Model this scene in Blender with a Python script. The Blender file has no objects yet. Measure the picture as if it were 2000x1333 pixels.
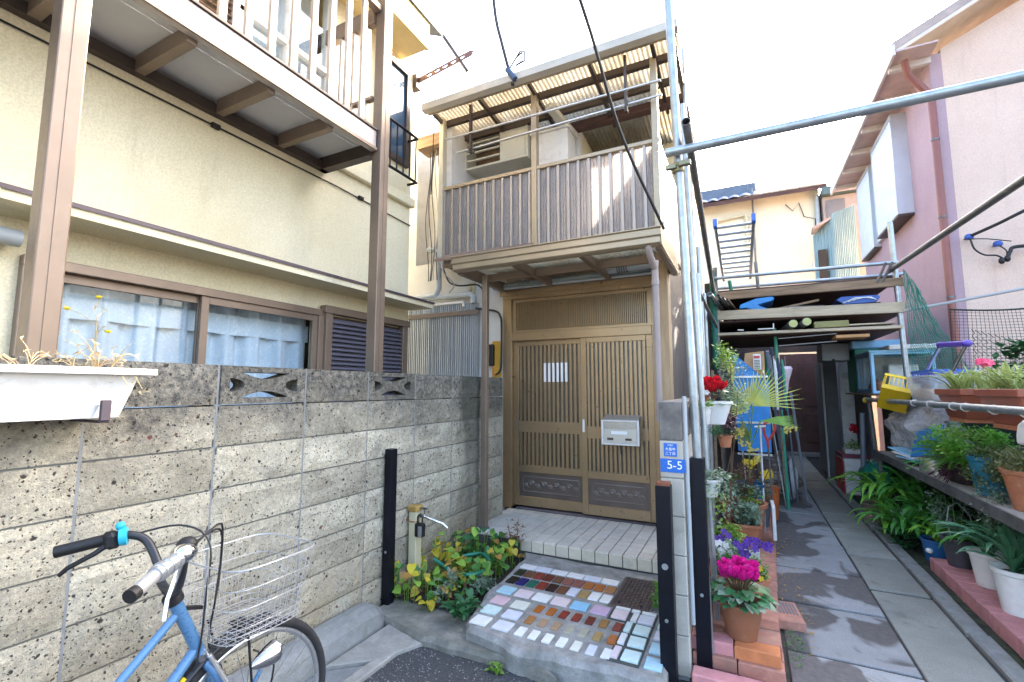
import bpy, bmesh, math, random
from mathutils import Vector, Matrix
from mathutils import noise as mnoise
random.seed(7)
rad = math.radians
S = bpy.context.scene
COL = S.collection

# ---------------------------------------------------------------- camera, sky, sun, exposure
cd = bpy.data.cameras.new('camera'); cd.sensor_width = 36; cd.sensor_fit = 'HORIZONTAL'; cd.lens = 16.276
cd.clip_start = 0.05; cd.clip_end = 500
cam = bpy.data.objects.new('camera', cd); COL.objects.link(cam)
cam.location = (0, 0, 1.5); cam.rotation_euler = (math.pi/2 + 0.103, 0, 0.4639)
S.camera = cam
SUN_AZ, SUN_EL = rad(24), rad(25.5)            # azimuth measured from +Y towards +X
w = bpy.data.worlds.new('World'); S.world = w; w.use_nodes = True
nt = w.node_tree; bg = nt.nodes['Background']
sky = nt.nodes.new('ShaderNodeTexSky'); sky.sky_type = 'NISHITA'; sky.sun_disc = False
sky.sun_elevation = SUN_EL; sky.sun_rotation = SUN_AZ
sky.air_density = .9; sky.dust_density = 5.5; sky.ozone_density = 1.0
nt.links.new(sky.outputs[0], bg.inputs[0]); bg.inputs[1].default_value = 0.15
sd = bpy.data.lights.new('sun', 'SUN'); sd.energy = 2.0; sd.angle = rad(1.2); sd.color = (1, .93, .82)
sun = bpy.data.objects.new('sun', sd); COL.objects.link(sun)
sdir = Vector((math.sin(SUN_AZ)*math.cos(SUN_EL), math.cos(SUN_AZ)*math.cos(SUN_EL), math.sin(SUN_EL)))
sun.rotation_euler = sdir.to_track_quat('Z', 'Y').to_euler(); sun.location = sdir*40
vs = S.view_settings; vs.view_transform = 'Standard'; vs.look = 'None'; vs.gamma = 1; vs.use_curve_mapping = False
vs.exposure = 3.35

# ---------------------------------------------------------------- materials
MATS = {}
def node(t, ty, **kw):
    n = t.nodes.new(ty)
    for k, v in kw.items():
        if k.startswith('i_'):
            n.inputs[k[2:].replace('_', ' ')].default_value = v
        else: setattr(n, k, v)
    return n
def rgba(c): return (c[0], c[1], c[2], 1)
def mix(t, fac, a, b, blend='MIX'):
    m = t.nodes.new('ShaderNodeMix'); m.data_type = 'RGBA'; m.blend_type = blend
    for s, v in ((0, fac), (6, a), (7, b)):
        if isinstance(v, bpy.types.NodeSocket): t.links.new(v, m.inputs[s])
        elif s == 0: m.inputs[0].default_value = v
        else: m.inputs[s].default_value = rgba(v)
    return m.outputs[2]
def ramp(t, src, p0, p1, smooth=False):
    r = t.nodes.new('ShaderNodeMapRange'); r.interpolation_type = 'SMOOTHSTEP' if smooth else 'LINEAR'
    t.links.new(src, r.inputs[0]); r.inputs[1].default_value = p0; r.inputs[2].default_value = p1
    return r.outputs[0]
def mth(t, op, a, b=None):
    m = t.nodes.new('ShaderNodeMath'); m.operation = op
    for i, v in enumerate((a, b)):
        if v is None: continue
        if isinstance(v, bpy.types.NodeSocket): t.links.new(v, m.inputs[i])
        else: m.inputs[i].default_value = v
    return m.outputs[0]
def noi(t, pos, scale, detail=5, rough=.55, dist=0):
    n = t.nodes.new('ShaderNodeTexNoise'); n.inputs['Scale'].default_value = scale; n.inputs['Detail'].default_value = detail
    n.inputs['Roughness'].default_value = rough; n.inputs['Distortion'].default_value = dist
    t.links.new(pos, n.inputs['Vector']); return n.outputs[0]
def mapped(t, pos, sc):
    m = t.nodes.new('ShaderNodeMapping'); m.inputs['Scale'].default_value = sc
    t.links.new(pos, m.inputs['Vector']); return m.outputs[0]
def base_mat(name):
    m = bpy.data.materials.new(name); m.use_nodes = True; t = m.node_tree
    b = t.nodes['Principled BSDF']; g = t.nodes.new('ShaderNodeNewGeometry')
    return m, t, b, g.outputs['Position']
def mat(name, col, rough=.6, metal=0, var=.12, vs=5, bump=0, bs=90, col2=None, dirt=0, dcol=(.05, .045, .04), ds=3, spec=.5,
        alpha=1, trans=0, transl=0, coat=0, obj_var=0, stretch=None):
    """plain procedural paint / stone / plastic: large and fine colour noise, dirt blotches, relief, roughness noise"""
    if name in MATS: return MATS[name]
    m, t, b, pos = base_mat(name)
    if stretch: pos = mapped(t, pos, stretch)
    n1 = noi(t, pos, vs, 6, .6); n2 = noi(t, pos, vs*9, 4, .6)
    c2 = col2 or tuple(max(0, c*(1-2*var)) for c in col); hi = tuple(min(1, c*(1+var)) for c in col)
    c = mix(t, ramp(t, n1, .3, .7), c2, hi)
    c = mix(t, ramp(t, n2, .35, .65), c, mix(t, .5, c, tuple(x*(1-var) for x in col)))
    if dirt:
        d = ramp(t, noi(t, pos, ds, 8, .7, .4), .62-.25*dirt, .78)
        c = mix(t, mth(t, 'MULTIPLY', d, min(1, .4+dirt)), c, dcol)
    if obj_var:
        oi = t.nodes.new('ShaderNodeObjectInfo')
        hs = t.nodes.new('ShaderNodeHueSaturation'); t.links.new(c, hs.inputs['Color'])
        t.links.new(mth(t, 'ADD', mth(t, 'MULTIPLY', oi.outputs['Random'], 2*obj_var), 1-obj_var), hs.inputs['Value'])
        c = hs.outputs[0]
    t.links.new(c, b.inputs['Base Color'])
    rr = t.nodes.new('ShaderNodeMapRange'); t.links.new(n2, rr.inputs[0]); rr.inputs[3].default_value = max(.03, rough-.1); rr.inputs[4].default_value = min(1, rough+.12)
    t.links.new(rr.outputs[0], b.inputs['Roughness'])
    b.inputs['Metallic'].default_value = metal; b.inputs['Specular IOR Level'].default_value = spec
    b.inputs['Alpha'].default_value = alpha; b.inputs['Transmission Weight'].default_value = trans; b.inputs['Coat Weight'].default_value = coat
    if bump:
        bn = t.nodes.new('ShaderNodeBump'); bn.inputs['Strength'].default_value = bump; bn.inputs['Distance'].default_value = .01
        t.links.new(noi(t, pos, bs, 4, .65), bn.inputs['Height']); t.links.new(bn.outputs[0], b.inputs['Normal'])
    if transl:
        tr = t.nodes.new('ShaderNodeBsdfTranslucent'); t.links.new(c, tr.inputs[0])
        ms = t.nodes.new('ShaderNodeMixShader'); ms.inputs[0].default_value = transl
        t.links.new(b.outputs[0], ms.inputs[1]); t.links.new(tr.outputs[0], ms.inputs[2])
        t.links.new(ms.outputs[0], t.nodes['Material Output'].inputs[0])
    MATS[name] = m; return m

# ---------------------------------------------------------------- mesh building
def V(*a): return Vector(a if len(a) == 3 else a[0])
class MB:
    def __init__(s): s.v = []; s.f = []
    def add(s, vs, fs):
        o = len(s.v); s.v += [tuple(p) for p in vs]; s.f += [tuple(i+o for i in f) for f in fs]; return s
    def box(s, x0, x1, y0, y1, z0, z1):
        return s.add([(x, y, z) for z in (z0, z1) for y in (y0, y1) for x in (x0, x1)],
                     [(0, 2, 3, 1), (4, 5, 7, 6), (0, 1, 5, 4), (2, 6, 7, 3), (0, 4, 6, 2), (1, 3, 7, 5)])
    def obox(s, c, size, M=None):
        M = M or Matrix(); hx, hy, hz = (q/2 for q in size); c = V(c)
        vs = [c + (M @ V(x, y, z)) for z in (-hz, hz) for y in (-hy, hy) for x in (-hx, hx)]
        return s.add(vs, [(0, 2, 3, 1), (4, 5, 7, 6), (0, 1, 5, 4), (2, 6, 7, 3), (0, 4, 6, 2), (1, 3, 7, 5)])
    def bar(s, p0, p1, wd, h, up=(0, 0, 1)):
        p0, p1 = V(p0), V(p1); d = (p1-p0); L = d.length; y = d.normalized(); u = V(up)
        x = y.cross(u); x = x.normalized() if x.length > 1e-5 else V(1, 0, 0); z = x.cross(y)
        return s.obox((p0+p1)/2, (wd, L, h), Matrix((x, y, z)).transposed())
    def rings(s, rs, closed=True, cap=True):
        n = len(rs[0]); o = len(s.v)
        for r in rs: s.v += [tuple(p) for p in r]
        for i in range(len(rs)-1):
            for j in range(n if closed else n-1):
                k = (j+1) % n
                s.f.append((o+i*n+j, o+i*n+k, o+(i+1)*n+k, o+(i+1)*n+j))
        if cap: s.f.append(tuple(o+j for j in reversed(range(n)))); s.f.append(tuple(o+(len(rs)-1)*n+j for j in range(n)))
        return s
    def tube(s, pts, r, n=8, cap=True):
        pts = [V(p) for p in pts]; rs = []; nrm = None
        for i, p in enumerate(pts):
            d = (pts[min(i+1, len(pts)-1)] - pts[max(i-1, 0)]).normalized()
            if nrm is None: nrm = d.orthogonal().normalized()
            else:
                nrm = nrm - d*nrm.dot(d); nrm = nrm.normalized() if nrm.length > 1e-6 else d.orthogonal().normalized()
            b = d.cross(nrm); rr = r[i] if isinstance(r, (list, tuple)) else r
            rs.append([p + (nrm*math.cos(a) + b*math.sin(a))*rr for a in (2*math.pi*k/n for k in range(n))])
        return s.rings(rs, True, cap)
    def cord(s, pts, r, n=6, k=5):
        """tube along a smooth curve through the points (Catmull-Rom)"""
        P = [V(p) for p in pts]; P = [2*P[0]-P[1]] + P + [2*P[-1]-P[-2]]; out = []
        for i in range(1, len(P)-2):
            a, b, c, d = P[i-1:i+3]
            for j in range(k):
                t = j/k; out.append(.5*(2*b+(c-a)*t+(2*a-5*b+4*c-d)*t*t+(3*b-3*c+d-a)*t**3))
        return s.tube(out+[P[-2]], r, n)
    def cyl(s, p0, p1, r, r1=None, n=14): return s.tube([p0, p1], [r, r if r1 is None else r1], n)
    def pipe(s, p0, p1, r, t=.004, n=14):
        """open-ended hollow pipe"""
        p0, p1 = V(p0), V(p1); d = (p1-p0).normalized()
        return s.tube_raw([p0+d*.06, p0, p0, p1, p1, p1-d*.06], [r-t, r-t, r, r, r-t, r-t], d, n)
    def tube_raw(s, pts, r, d, n):
        nrm = d.orthogonal().normalized(); b = d.cross(nrm)
        return s.rings([[p + (nrm*math.cos(a) + b*math.sin(a))*rr for a in (2*math.pi*k/n for k in range(n))] for p, rr in zip(pts, r)], True, True)
    def lathe(s, prof, c=(0, 0, 0), n=24, sx=1, sy=1, sq=0, cap=True):
        c = V(c); rs = []
        for r, z in prof:
            ring = []
            for k in range(n):
                a = 2*math.pi*k/n; ca, sa = math.cos(a), math.sin(a)
                if sq:
                    q = (abs(ca)**sq + abs(sa)**sq)**(-1/sq); ca *= q; sa *= q
                ring.append(c + V(r*ca*sx, r*sa*sy, z))
            rs.append(ring)
        return s.rings(rs, True, cap)
    def prism(s, poly, ext):
        """planar polygon (3D points) swept by the vector ext"""
        e = V(ext); n = len(poly); a = [V(p) for p in poly]; b = [p+e for p in a]
        return s.add(a+b, [tuple(reversed(range(n))), tuple(range(n, 2*n))] + [(i, (i+1) % n, n+(i+1) % n, n+i) for i in range(n)])
    def sheet(s, fn, nu, nv, thick=None):
        """grid surface fn(u,v) with u,v in 0..1"""
        o = len(s.v)
        for i in range(nu+1):
            for j in range(nv+1): s.v.append(tuple(fn(i/nu, j/nv)))
        for i in range(nu):
            for j in range(nv):
                a = o+i*(nv+1)+j; s.f.append((a, a+nv+1, a+nv+2, a+1))
        return s
    def sphere(s, c, r, n=10, m=6, sz=1):
        return s.lathe([(max(1e-4, r*math.sin(math.pi*i/m)), -r*sz*math.cos(math.pi*i/m)) for i in range(m+1)], c, n)
    def build(s, name, m, parent=None, smooth=False, bevel=0, solid=0, loc=None, seg=1):
        return obj_from(name, s.v, s.f, m, parent, smooth, bevel, solid, loc, seg)
def wloc(o):
    p = Vector((0, 0, 0))
    while o is not None: p += o.location; o = o.parent
    return p
def obj_from(name, v, f, m, parent=None, smooth=False, bevel=0, solid=0, loc=None, seg=1):
    if parent is not None: org = wloc(parent)
    elif loc is not None: org = V(loc)
    else:
        xs = [p[0] for p in v]; ys = [p[1] for p in v]; zs = [p[2] for p in v]
        org = V((min(xs)+max(xs))/2, (min(ys)+max(ys))/2, min(zs))
    me = bpy.data.meshes.new(name)
    me.from_pydata([(p[0]-org.x, p[1]-org.y, p[2]-org.z) for p in v], [], f)
    bm = bmesh.new(); bm.from_mesh(me); bmesh.ops.recalc_face_normals(bm, faces=bm.faces); bm.to_mesh(me); bm.free()
    mm = m if isinstance(m, (list, tuple)) else [m]
    for q in mm: me.materials.append(q)
    if smooth:
        me.polygons.foreach_set('use_smooth', [True]*len(me.polygons))
        if smooth is True: me.set_sharp_from_angle(angle=rad(40))
    o = bpy.data.objects.new(name, me); COL.objects.link(o)
    if parent is not None: o.parent = parent
    else: o.location = org
    if solid:
        md = o.modifiers.new('thickness', 'SOLIDIFY'); md.thickness = solid; md.offset = 0
    if bevel:
        md = o.modifiers.new('bevel', 'BEVEL'); md.width = bevel; md.segments = seg; md.limit_method = 'ANGLE'; md.angle_limit = rad(35)
    return o
def tag(o, label, cat, group=None):
    o['label'] = label; o['category'] = cat
    if group: o['group'] = group
    return o
def thing(name, label, cat, loc, group=None):
    o = bpy.data.objects.new(name, None); o.empty_display_size = .1; COL.objects.link(o); o.location = loc
    return tag(o, label, cat, group)
def struct(o, kind='structure'): o['kind'] = kind; return o
def inst(src, parent, loc, rot=(0, 0, 0), scale=1, name=None, m=None):
    """a copy of one part sharing its mesh, placed in the parent's space (world location given)"""
    c = src.copy(); COL.objects.link(c); c.parent = parent; c.location = V(loc) - wloc(parent); c.rotation_euler = rot
    c.scale = (scale,)*3 if not isinstance(scale, (tuple, list)) else scale
    return c
def mesh_obj(name, mesh, parent, loc, rot=(0, 0, 0), scale=(1, 1, 1), m=None):
    o = bpy.data.objects.new(name, mesh); COL.objects.link(o); o.parent = parent
    o.location = V(loc) - (wloc(parent) if parent else V(0, 0, 0)); o.rotation_euler = rot; o.scale = scale
    if m is not None:
        o.material_slots[0].link = 'OBJECT'; o.material_slots[0].material = m
    return o
def proto(v, f, m, smooth=False):
    """mesh data only, to be shared by alike pieces"""
    me = bpy.data.meshes.new('piece'); me.from_pydata([tuple(p) for p in v], [], f)
    bm = bmesh.new(); bm.from_mesh(me); bmesh.ops.recalc_face_normals(bm, faces=bm.faces); bm.to_mesh(me); bm.free()
    me.materials.append(m)
    if smooth:
        me.polygons.foreach_set('use_smooth', [True]*len(me.polygons)); me.set_sharp_from_angle(angle=rad(45))
    return me
def bevel_box(sx, sy, sz, b):
    """closed box standing on z=0 with chamfered upper edges: 8 + 4 corners"""
    x, y = sx/2, sy/2
    r0 = [(-x, -y, 0), (x, -y, 0), (x, y, 0), (-x, y, 0)]; r1 = [(p[0], p[1], sz-b) for p in r0]
    r2 = [(math.copysign(x-b, p[0]), math.copysign(y-b, p[1]), sz) for p in r0]
    q = MB().rings([r0, r1, r2]); return q.v, q.f
def curve_mesh(outlines, depth):
    """2D outlines (first outer, others holes) in the XY plane -> extruded mesh data (centred on z)"""
    cu = bpy.data.curves.new('tmp', 'CURVE'); cu.dimensions = '2D'; cu.fill_mode = 'BOTH'; cu.extrude = depth/2
    for pts in outlines:
        sp = cu.splines.new('POLY'); sp.points.add(len(pts)-1); sp.use_cyclic_u = True
        for p, q in zip(sp.points, pts): p.co = (q[0], q[1], 0, 1)
    o = bpy.data.objects.new('tmp', cu); COL.objects.link(o); bpy.context.view_layer.update()
    me = bpy.data.meshes.new_from_object(o.evaluated_get(bpy.context.evaluated_depsgraph_get()))
    bpy.data.objects.remove(o); bpy.data.curves.remove(cu); return me
def text_mesh(body, size, ext=.0005):
    cu = bpy.data.curves.new('tmp', 'FONT'); cu.body = body; cu.size = size; cu.extrude = ext; cu.align_x = 'CENTER'; cu.align_y = 'CENTER'
    o = bpy.data.objects.new('tmp', cu); COL.objects.link(o); bpy.context.view_layer.update()
    me = bpy.data.meshes.new_from_object(o.evaluated_get(bpy.context.evaluated_depsgraph_get()))
    bpy.data.objects.remove(o); bpy.data.curves.remove(cu); return me
def rnd(a, b): return random.uniform(a, b)

# ---------------------------------------------------------------- shared materials
bronze = mat('bronze_aluminium', (.235, .175, .13), .38, .35, .1, 3, .04, 200, dirt=.12, ds=5, dcol=(.12, .1, .08))
bronze_dk = mat('dark_bronze', (.075, .055, .045), .45, .3, .1, 4)
gold = mat('golden_bronze', (.345, .24, .135), .3, .5, .12, 2, .05, 150, dirt=.12, ds=4, dcol=(.16, .11, .06))
galv = mat('galvanised_steel', (.42, .46, .48), .38, .75, .16, 14, .06, 60, dirt=.15, ds=9, dcol=(.2, .2, .2))
galv_dk = mat('weathered_steel_pipe', (.2, .2, .2), .5, .6, .2, 10, .08, 70, dirt=.4, ds=7, dcol=(.09, .06, .045))
alu = mat('silver_aluminium', (.6, .61, .62), .3, .8, .06, 8)
chrome = mat('chrome', (.75, .76, .78), .12, 1, .03, 8)
pvc = mat('grey_plastic_pipe', (.42, .45, .46), .45, 0, .07, 5, dirt=.25, ds=6, dcol=(.2, .19, .17))
beigepvc = mat('beige_plastic', (.62, .55, .36), .5, 0, .06, 5, dirt=.25, ds=8, dcol=(.4, .3, .15))
black_rub = mat('black_plastic', (.009, .009, .01), .55, 0, .2, 10)
black_paint = mat('black_paint', (.005, .006, .011), .4, 0, .2, 10, .03, 120, dirt=.08, ds=12, dcol=(.03, .03, .036), spec=.25)
white_pl = mat('white_plastic', (.74, .73, .70), .4, 0, .06, 6, dirt=.42, ds=11, dcol=(.47, .43, .35))
terra = mat('terracotta', (.42, .155, .075), .75, 0, .14, 12, .15, 120, dirt=.3, ds=14, dcol=(.5, .36, .28), obj_var=.12)
brownpot = mat('brown_plastic_pot', (.27, .11, .055), .5, 0, .08, 8, .03, 100, dirt=.2, ds=10, dcol=(.3, .2, .14))
soil = mat('potting_soil', (.045, .032, .024), .95, 0, .35, 60, .6, 150)
green_pl = mat('green_plastic', (.02, .22, .14), .4, 0, .08, 6)
blue_pl = mat('blue_plastic', (.03, .16, .5), .4, 0, .1, 6, dirt=.15, ds=9, dcol=(.1, .2, .35))
skyblue = mat('pale_blue_paint', (.28, .55, .75), .5, 0, .08, 6, dirt=.3, ds=9, dcol=(.3, .38, .42))
concrete = mat('concrete', (.36, .35, .32), .85, 0, .2, 5, .6, 55, dirt=.65, ds=5, dcol=(.15, .15, .13))
whitewall = mat('white_plaster', (.66, .64, .60), .85, 0, .06, 3, .15, 120, dirt=.35, ds=2.2, dcol=(.38, .36, .33))
wood = mat('weathered_timber', (.30, .20, .12), .8, 0, .25, 3, .25, 60, stretch=(1, 8, 8), dirt=.25, ds=4, dcol=(.1, .06, .04))
wood_lt = mat('pale_timber', (.52, .42, .29), .75, 0, .18, 3, .2, 60, stretch=(1, 8, 8), dirt=.25, ds=4, dcol=(.2, .13, .08))
wood_dk = mat('dark_timber', (.10, .05, .04), .8, 0, .25, 3, .2, 60, stretch=(1, 8, 8))
brickm = mat('red_brick', (.46, .21, .15), .85, 0, .16, 16, .35, 110, dirt=.45, ds=9, dcol=(.30, .22, .16), obj_var=.16)
brick_or = mat('orange_brick', (.58, .20, .075), .8, 0, .12, 16, .3, 110, dirt=.2, ds=9, dcol=(.4, .25, .15))
brick_pk = mat('pink_brick', (.56, .24, .24), .8, 0, .12, 16, .3, 110, dirt=.3, ds=7, dcol=(.34, .2, .17), obj_var=.1)
glassm = mat('window_glass', (.75, .82, .85), .03, 0, 0, 3, spec=.6, trans=1)
dark_in = mat('dark_interior', (.03, .028, .026), .9)
cablem = mat('black_cable', (.012, .012, .014), .5)
wirem = mat('grey_wire', (.35, .33, .3), .5, .3)
greycable = mat('grey_cable', (.4, .4, .4), .5)
# architectural glass: clear sheet with Fresnel reflection
def glass(name, tint=(.9, .95, .95), refl=.9, rough=.02):
    m, t, b, pos = base_mat(name); out = t.nodes['Material Output']
    tr = node(t, 'ShaderNodeBsdfTransparent'); tr.inputs[0].default_value = rgba(tint)
    gl = node(t, 'ShaderNodeBsdfGlossy'); gl.inputs['Roughness'].default_value = rough
    fr = node(t, 'ShaderNodeFresnel'); fr.inputs[0].default_value = 1.5
    ms = node(t, 'ShaderNodeMixShader'); t.links.new(mth(t, 'MULTIPLY', fr.outputs[0], refl), ms.inputs[0])
    t.links.new(tr.outputs[0], ms.inputs[1]); t.links.new(gl.outputs[0], ms.inputs[2]); t.links.new(ms.outputs[0], out.inputs[0])
    return m
pane_m = glass('pane_glass', (.95, .97, .98), .35); clear_pl = glass('clear_plastic', (.88, .9, .92), 1.0, .12)

# ---------------------------------------------------------------- ground sheets
groundm = mat('bare_ground', (.16, .14, .115), .95, 0, .2, 3, .5, 60)
struct(MB().add([(-120, -120, -.12), (120, -120, -.12), (120, 120, -.12), (-120, 120, -.12)], [(0, 1, 2, 3)]).build('ground', groundm))
def asphalt_mat():
    m, t, b, pos = base_mat('asphalt')
    n = noi(t, pos, 1.6, 6, .6); f = noi(t, pos, 260, 2, .5)
    vo = node(t, 'ShaderNodeTexVoronoi'); vo.inputs['Scale'].default_value = 85; t.links.new(pos, vo.inputs['Vector'])
    c = mix(t, ramp(t, n, .35, .65), (.026, .028, .033), (.062, .064, .068))
    c = mix(t, ramp(t, f, .45, .75), c, (.12, .125, .13))
    sp = mth(t, 'LESS_THAN', vo.outputs['Distance'], .34)
    pick = mth(t, 'GREATER_THAN', node_sep(t, vo.outputs['Color']), .78)
    c = mix(t, mth(t, 'MULTIPLY', sp, pick), c, (.36, .36, .37))
    c = mix(t, ramp(t, noi(t, pos, 4.5, 7, .7, .6), .63, .74), c, (.2, .18, .14))
    t.links.new(c, b.inputs['Base Color']); b.inputs['Roughness'].default_value = .72
    bn = node(t, 'ShaderNodeBump'); bn.inputs['Strength'].default_value = 1; bn.inputs['Distance'].default_value = .012
    t.links.new(vo.outputs['Distance'], bn.inputs['Height']); t.links.new(bn.outputs[0], b.inputs['Normal'])
    return m
def node_sep(t, c):
    s = t.nodes.new('ShaderNodeSeparateColor'); t.links.new(c, s.inputs[0]); return s.outputs[0]
def sep_xyz(t, pos):
    s = t.nodes.new('ShaderNodeSeparateXYZ'); t.links.new(pos, s.inputs[0]); return s.outputs
asphalt = asphalt_mat()
def slab(name, poly, z0, z1, m, **k): return MB().prism([(x, y, z0) for x, y in poly], (0, 0, z1-z0)).build(name, m, **k)
struct(slab('asphalt_road', [(-1.83, -14), (9, -14), (9, 2.86), (-.2, 2.86), (-.2, 2.75), (-1.3, 2.75), (-1.83, 2.45)], -.1, -.004, asphalt))

# gutter: half-round kerb by the wall, cover slabs, frame strip, apron
kerbm = mat('old_kerb_concrete', (.29, .295, .285), .85, 0, .2, 7, .6, 70, dirt=.7, ds=7, dcol=(.15, .155, .125))
g = MB()
prof = [(-2.285, -.05), (-2.285, .12), (-2.25, .15), (-2.2, .15), (-2.15, .135), (-2.115, .1), (-2.1, .03), (-2.1, -.05)]
g.rings([[(x, y, z) for x, z in prof] for y in (-3, -1.2, .6)]); k1 = g.build('kerb_stone', kerbm, bevel=.006)
struct(k1)
g = MB(); g.rings([[(x, y, z) for x, z in prof] for y in (.612, 1.5, 2.3)] + [[(-2.285+(x+2.285)*.96, 2.38, z*.93-.005) for x, z in prof], [(-2.285+(x+2.285)*.8, 2.45, z*.72-.01) for x, z in prof]])
k2 = g.build('kerb_stone', kerbm, bevel=.006); struct(k2)
cover = slab('gutter_cover', [(-2.09, -3), (-1.92, -3), (-1.92, 2.05), (-2.09, 1.9)], -.06, .0, mat('gutter_slab', (.23, .245, .25), .85, 0, .18, 5, .5, 90, dirt=.55, ds=6, dcol=(.14, .15, .13)))
struct(cover)
struct(slab('gutter_edge', [(-1.905, -3), (-1.835, -3), (-1.835, 2.2), (-1.76, 2.36), (-2.09, 2.44), (-2.09, 1.925), (-1.905, 2.08)], -.06, .018, concrete, bevel=.006))
# lower step of the apron in front of the planting bed
def lumpy(name, poly, z0, z1, m, amp=.012, n=5, inner=.04):
    """slab with an uneven cast edge: outline subdivided and jittered, chamfered top"""
    pts = []
    for i, (a, b) in enumerate(poly):
        c, d = poly[(i+1) % len(poly)]
        L = math.hypot(c-a, d-b); k = max(1, int(L/.06))
        for j in range(k): pts.append((a+(c-a)*j/k, b+(d-b)*j/k))
    cx = sum(p[0] for p in pts)/len(pts); cy = sum(p[1] for p in pts)/len(pts)
    r0, r1, r2 = [], [], []
    for x, y in pts:
        e = mnoise.noise(V(x*7, y*7, 1.3))*amp*2
        dx, dy = cx-x, cy-y; L = math.hypot(dx, dy); dx, dy = dx/L, dy/L
        r0.append((x+dx*e, y+dy*e, z0)); r1.append((x+dx*e, y+dy*e, z1-.025+mnoise.noise(V(x*9, y*9, 4))*amp*.6))
        r2.append((x+dx*(e+inner*.6), y+dy*(e+inner*.6), z1))
    return MB().rings([r0, r1, r2]).build(name, m, smooth=False)
oldcon = mat('mossy_concrete', (.25, .24, .21), .9, 0, .28, 8, .9, 40, dirt=.75, ds=5, dcol=(.10, .11, .075))
struct(lumpy('concrete_apron', [(-2.27, 2.47), (-1.78, 2.34), (-1.2, 2.37), (-.9, 2.33), (-1.3, 2.62), (-1.66, 2.72), (-1.7, 2.78), (-2.27, 2.74)], -.1, .05, oldcon))
mosaicm = mat('mosaic_mortar', (.33, .325, .31), .85, 0, .28, 9, .7, 60, dirt=.5, ds=7, dcol=(.13, .14, .10))
ms_ = lumpy('entrance_slab', [(-1.66, 2.98), (-1.56, 2.52), (-1.52, 2.44), (-1.36, 2.41), (-1.2, 2.36), (-.9, 2.38), (-.62, 2.41), (-.4, 2.4), (-.4, 3.725), (-1.74, 3.725), (-1.7, 3.62)], -.05, .118, mosaicm, .016)
struct(ms_)
# mosaic tiles: (x0, x1, y0, y1, colour key)
MC = dict(W=(.80, .80, .78), I=(.74, .74, .64), P=(.74, .62, .64), K=(.72, .50, .54), B=(.42, .64, .74), S=(.28, .56, .78), U=(.58, .42, .58), N=(.66, .68, .76), M=(.62, .77, .74),
          g=(.03, .045, .03), b=(.012, .013, .014), n=(.03, .025, .22), e=(.03, .2, .14), r=(.36, .055, .035), d=(.2, .03, .02), m=(.045, .012, .01), t=(.24, .10, .055), o=(.62, .19, .035),
          q=(.42, .15, .12), y=(.60, .40, .16), a=(.62, .42, .26), c=(.46, .24, .07), x=(.58, .27, .10), h=(.64, .62, .48))
MC = {k: (v if k.isupper() else tuple(q*.62 for q in v)) for k, v in MC.items()}
MM = {k: mat('mosaic_'+('pale' if k.isupper() else 'dark')+'_'+k, v, .22, 0, .06, 25, .02, 80, dirt=.28, ds=30, dcol=tuple(q*.5+.1 for q in v)) for k, v in MC.items()}
def tile_mesh(w_, d_, h_, b=.002):
    v, f = bevel_box(w_, d_, h_, b); return proto(v, f, MM['W'])
tcache = {}
def mtile(x0, x1, y0, y1, k, dz=0):
    key = (round(x1-x0, 3), round(y1-y0, 3))
    if key not in tcache: tcache[key] = tile_mesh(key[0], key[1], .014)
    mesh_obj('mosaic_tile', tcache[key], ms_, ((x0+x1)/2, (y0+y1)/2, .1135+dz+rnd(-.001, .0015)), (rnd(-.012, .012), rnd(-.012, .012), rnd(-.025, .025)), m=MM[k])
for i in range(6): mtile(-1.625+i*.128, -1.625+i*.128+.12, 3.385, 3.46, 'WNWWNW'[i])
for i in range(10): mtile(-1.612+i*.0765, -1.612+i*.0765+.066, 3.245, 3.35, 'gtrdtqqoox'[i]); mtile(-1.602+i*.0765, -1.602+i*.0765+.066, 3.095, 3.205, 'bnermtNyWW'[i])
for i in range(6): mtile(-1.583+i*.1315, -1.583+i*.1315+.108, 2.925, 3.028, 'BPWPSU'[i])
for j, (y0, ks) in enumerate(((2.77, 'KI'), (2.63, 'MN'), (2.487, 'WN'))):
    for i in range(2): mtile(-1.552+.012*j+i*.148, -1.552+.012*j+i*.148+.105, y0, y0+.1, ks[i])
for i in range(7):
    mtile(-1.245+i*.083, -1.245+i*.083+.046, 2.778, 2.868, 'oorrdcr'[i]); mtile(-1.238+i*.083, -1.238+i*.083+.046, 2.626, 2.716, 'xaahhyo'[i].replace('x', 'x')); mtile(-1.23+i*.083, -1.23+i*.083+.046, 2.48, 2.568, 'WWWWINW'[i])
darkgrout = mat('dark_grout', (.07, .075, .07), .9, 0, .2, 30, .3, 90)
MB().box(-.81, -.535, 2.9, 3.075, .1, .1215).build('grout_bed', darkgrout, ms_); MB().box(-.70, -.535, 2.475, 2.9, .1, .1214).build('grout_bed', darkgrout, ms_)
for x0, x1 in ((-.79, -.70), (-.69, -.64), (-.628, -.545)): mtile(x0, x1, 3.035, 3.065, 'W', .006)
mtile(-.79, -.70, 2.915, 3.02, 'P', .006)
for j, y0 in enumerate((2.915, 2.785, 2.645, 2.5)):
    mtile(-.685+.012*(j == 0), -.65+.012*(j == 0), y0, y0+.108, 'WMWP'[j], .006); mtile(-.632, -.545, y0, y0+.1, 'NMMM'[j], .006)
    mtile(-.515, -.43, y0-.01, y0+.09, 'MNBB'[j], .002)
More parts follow.
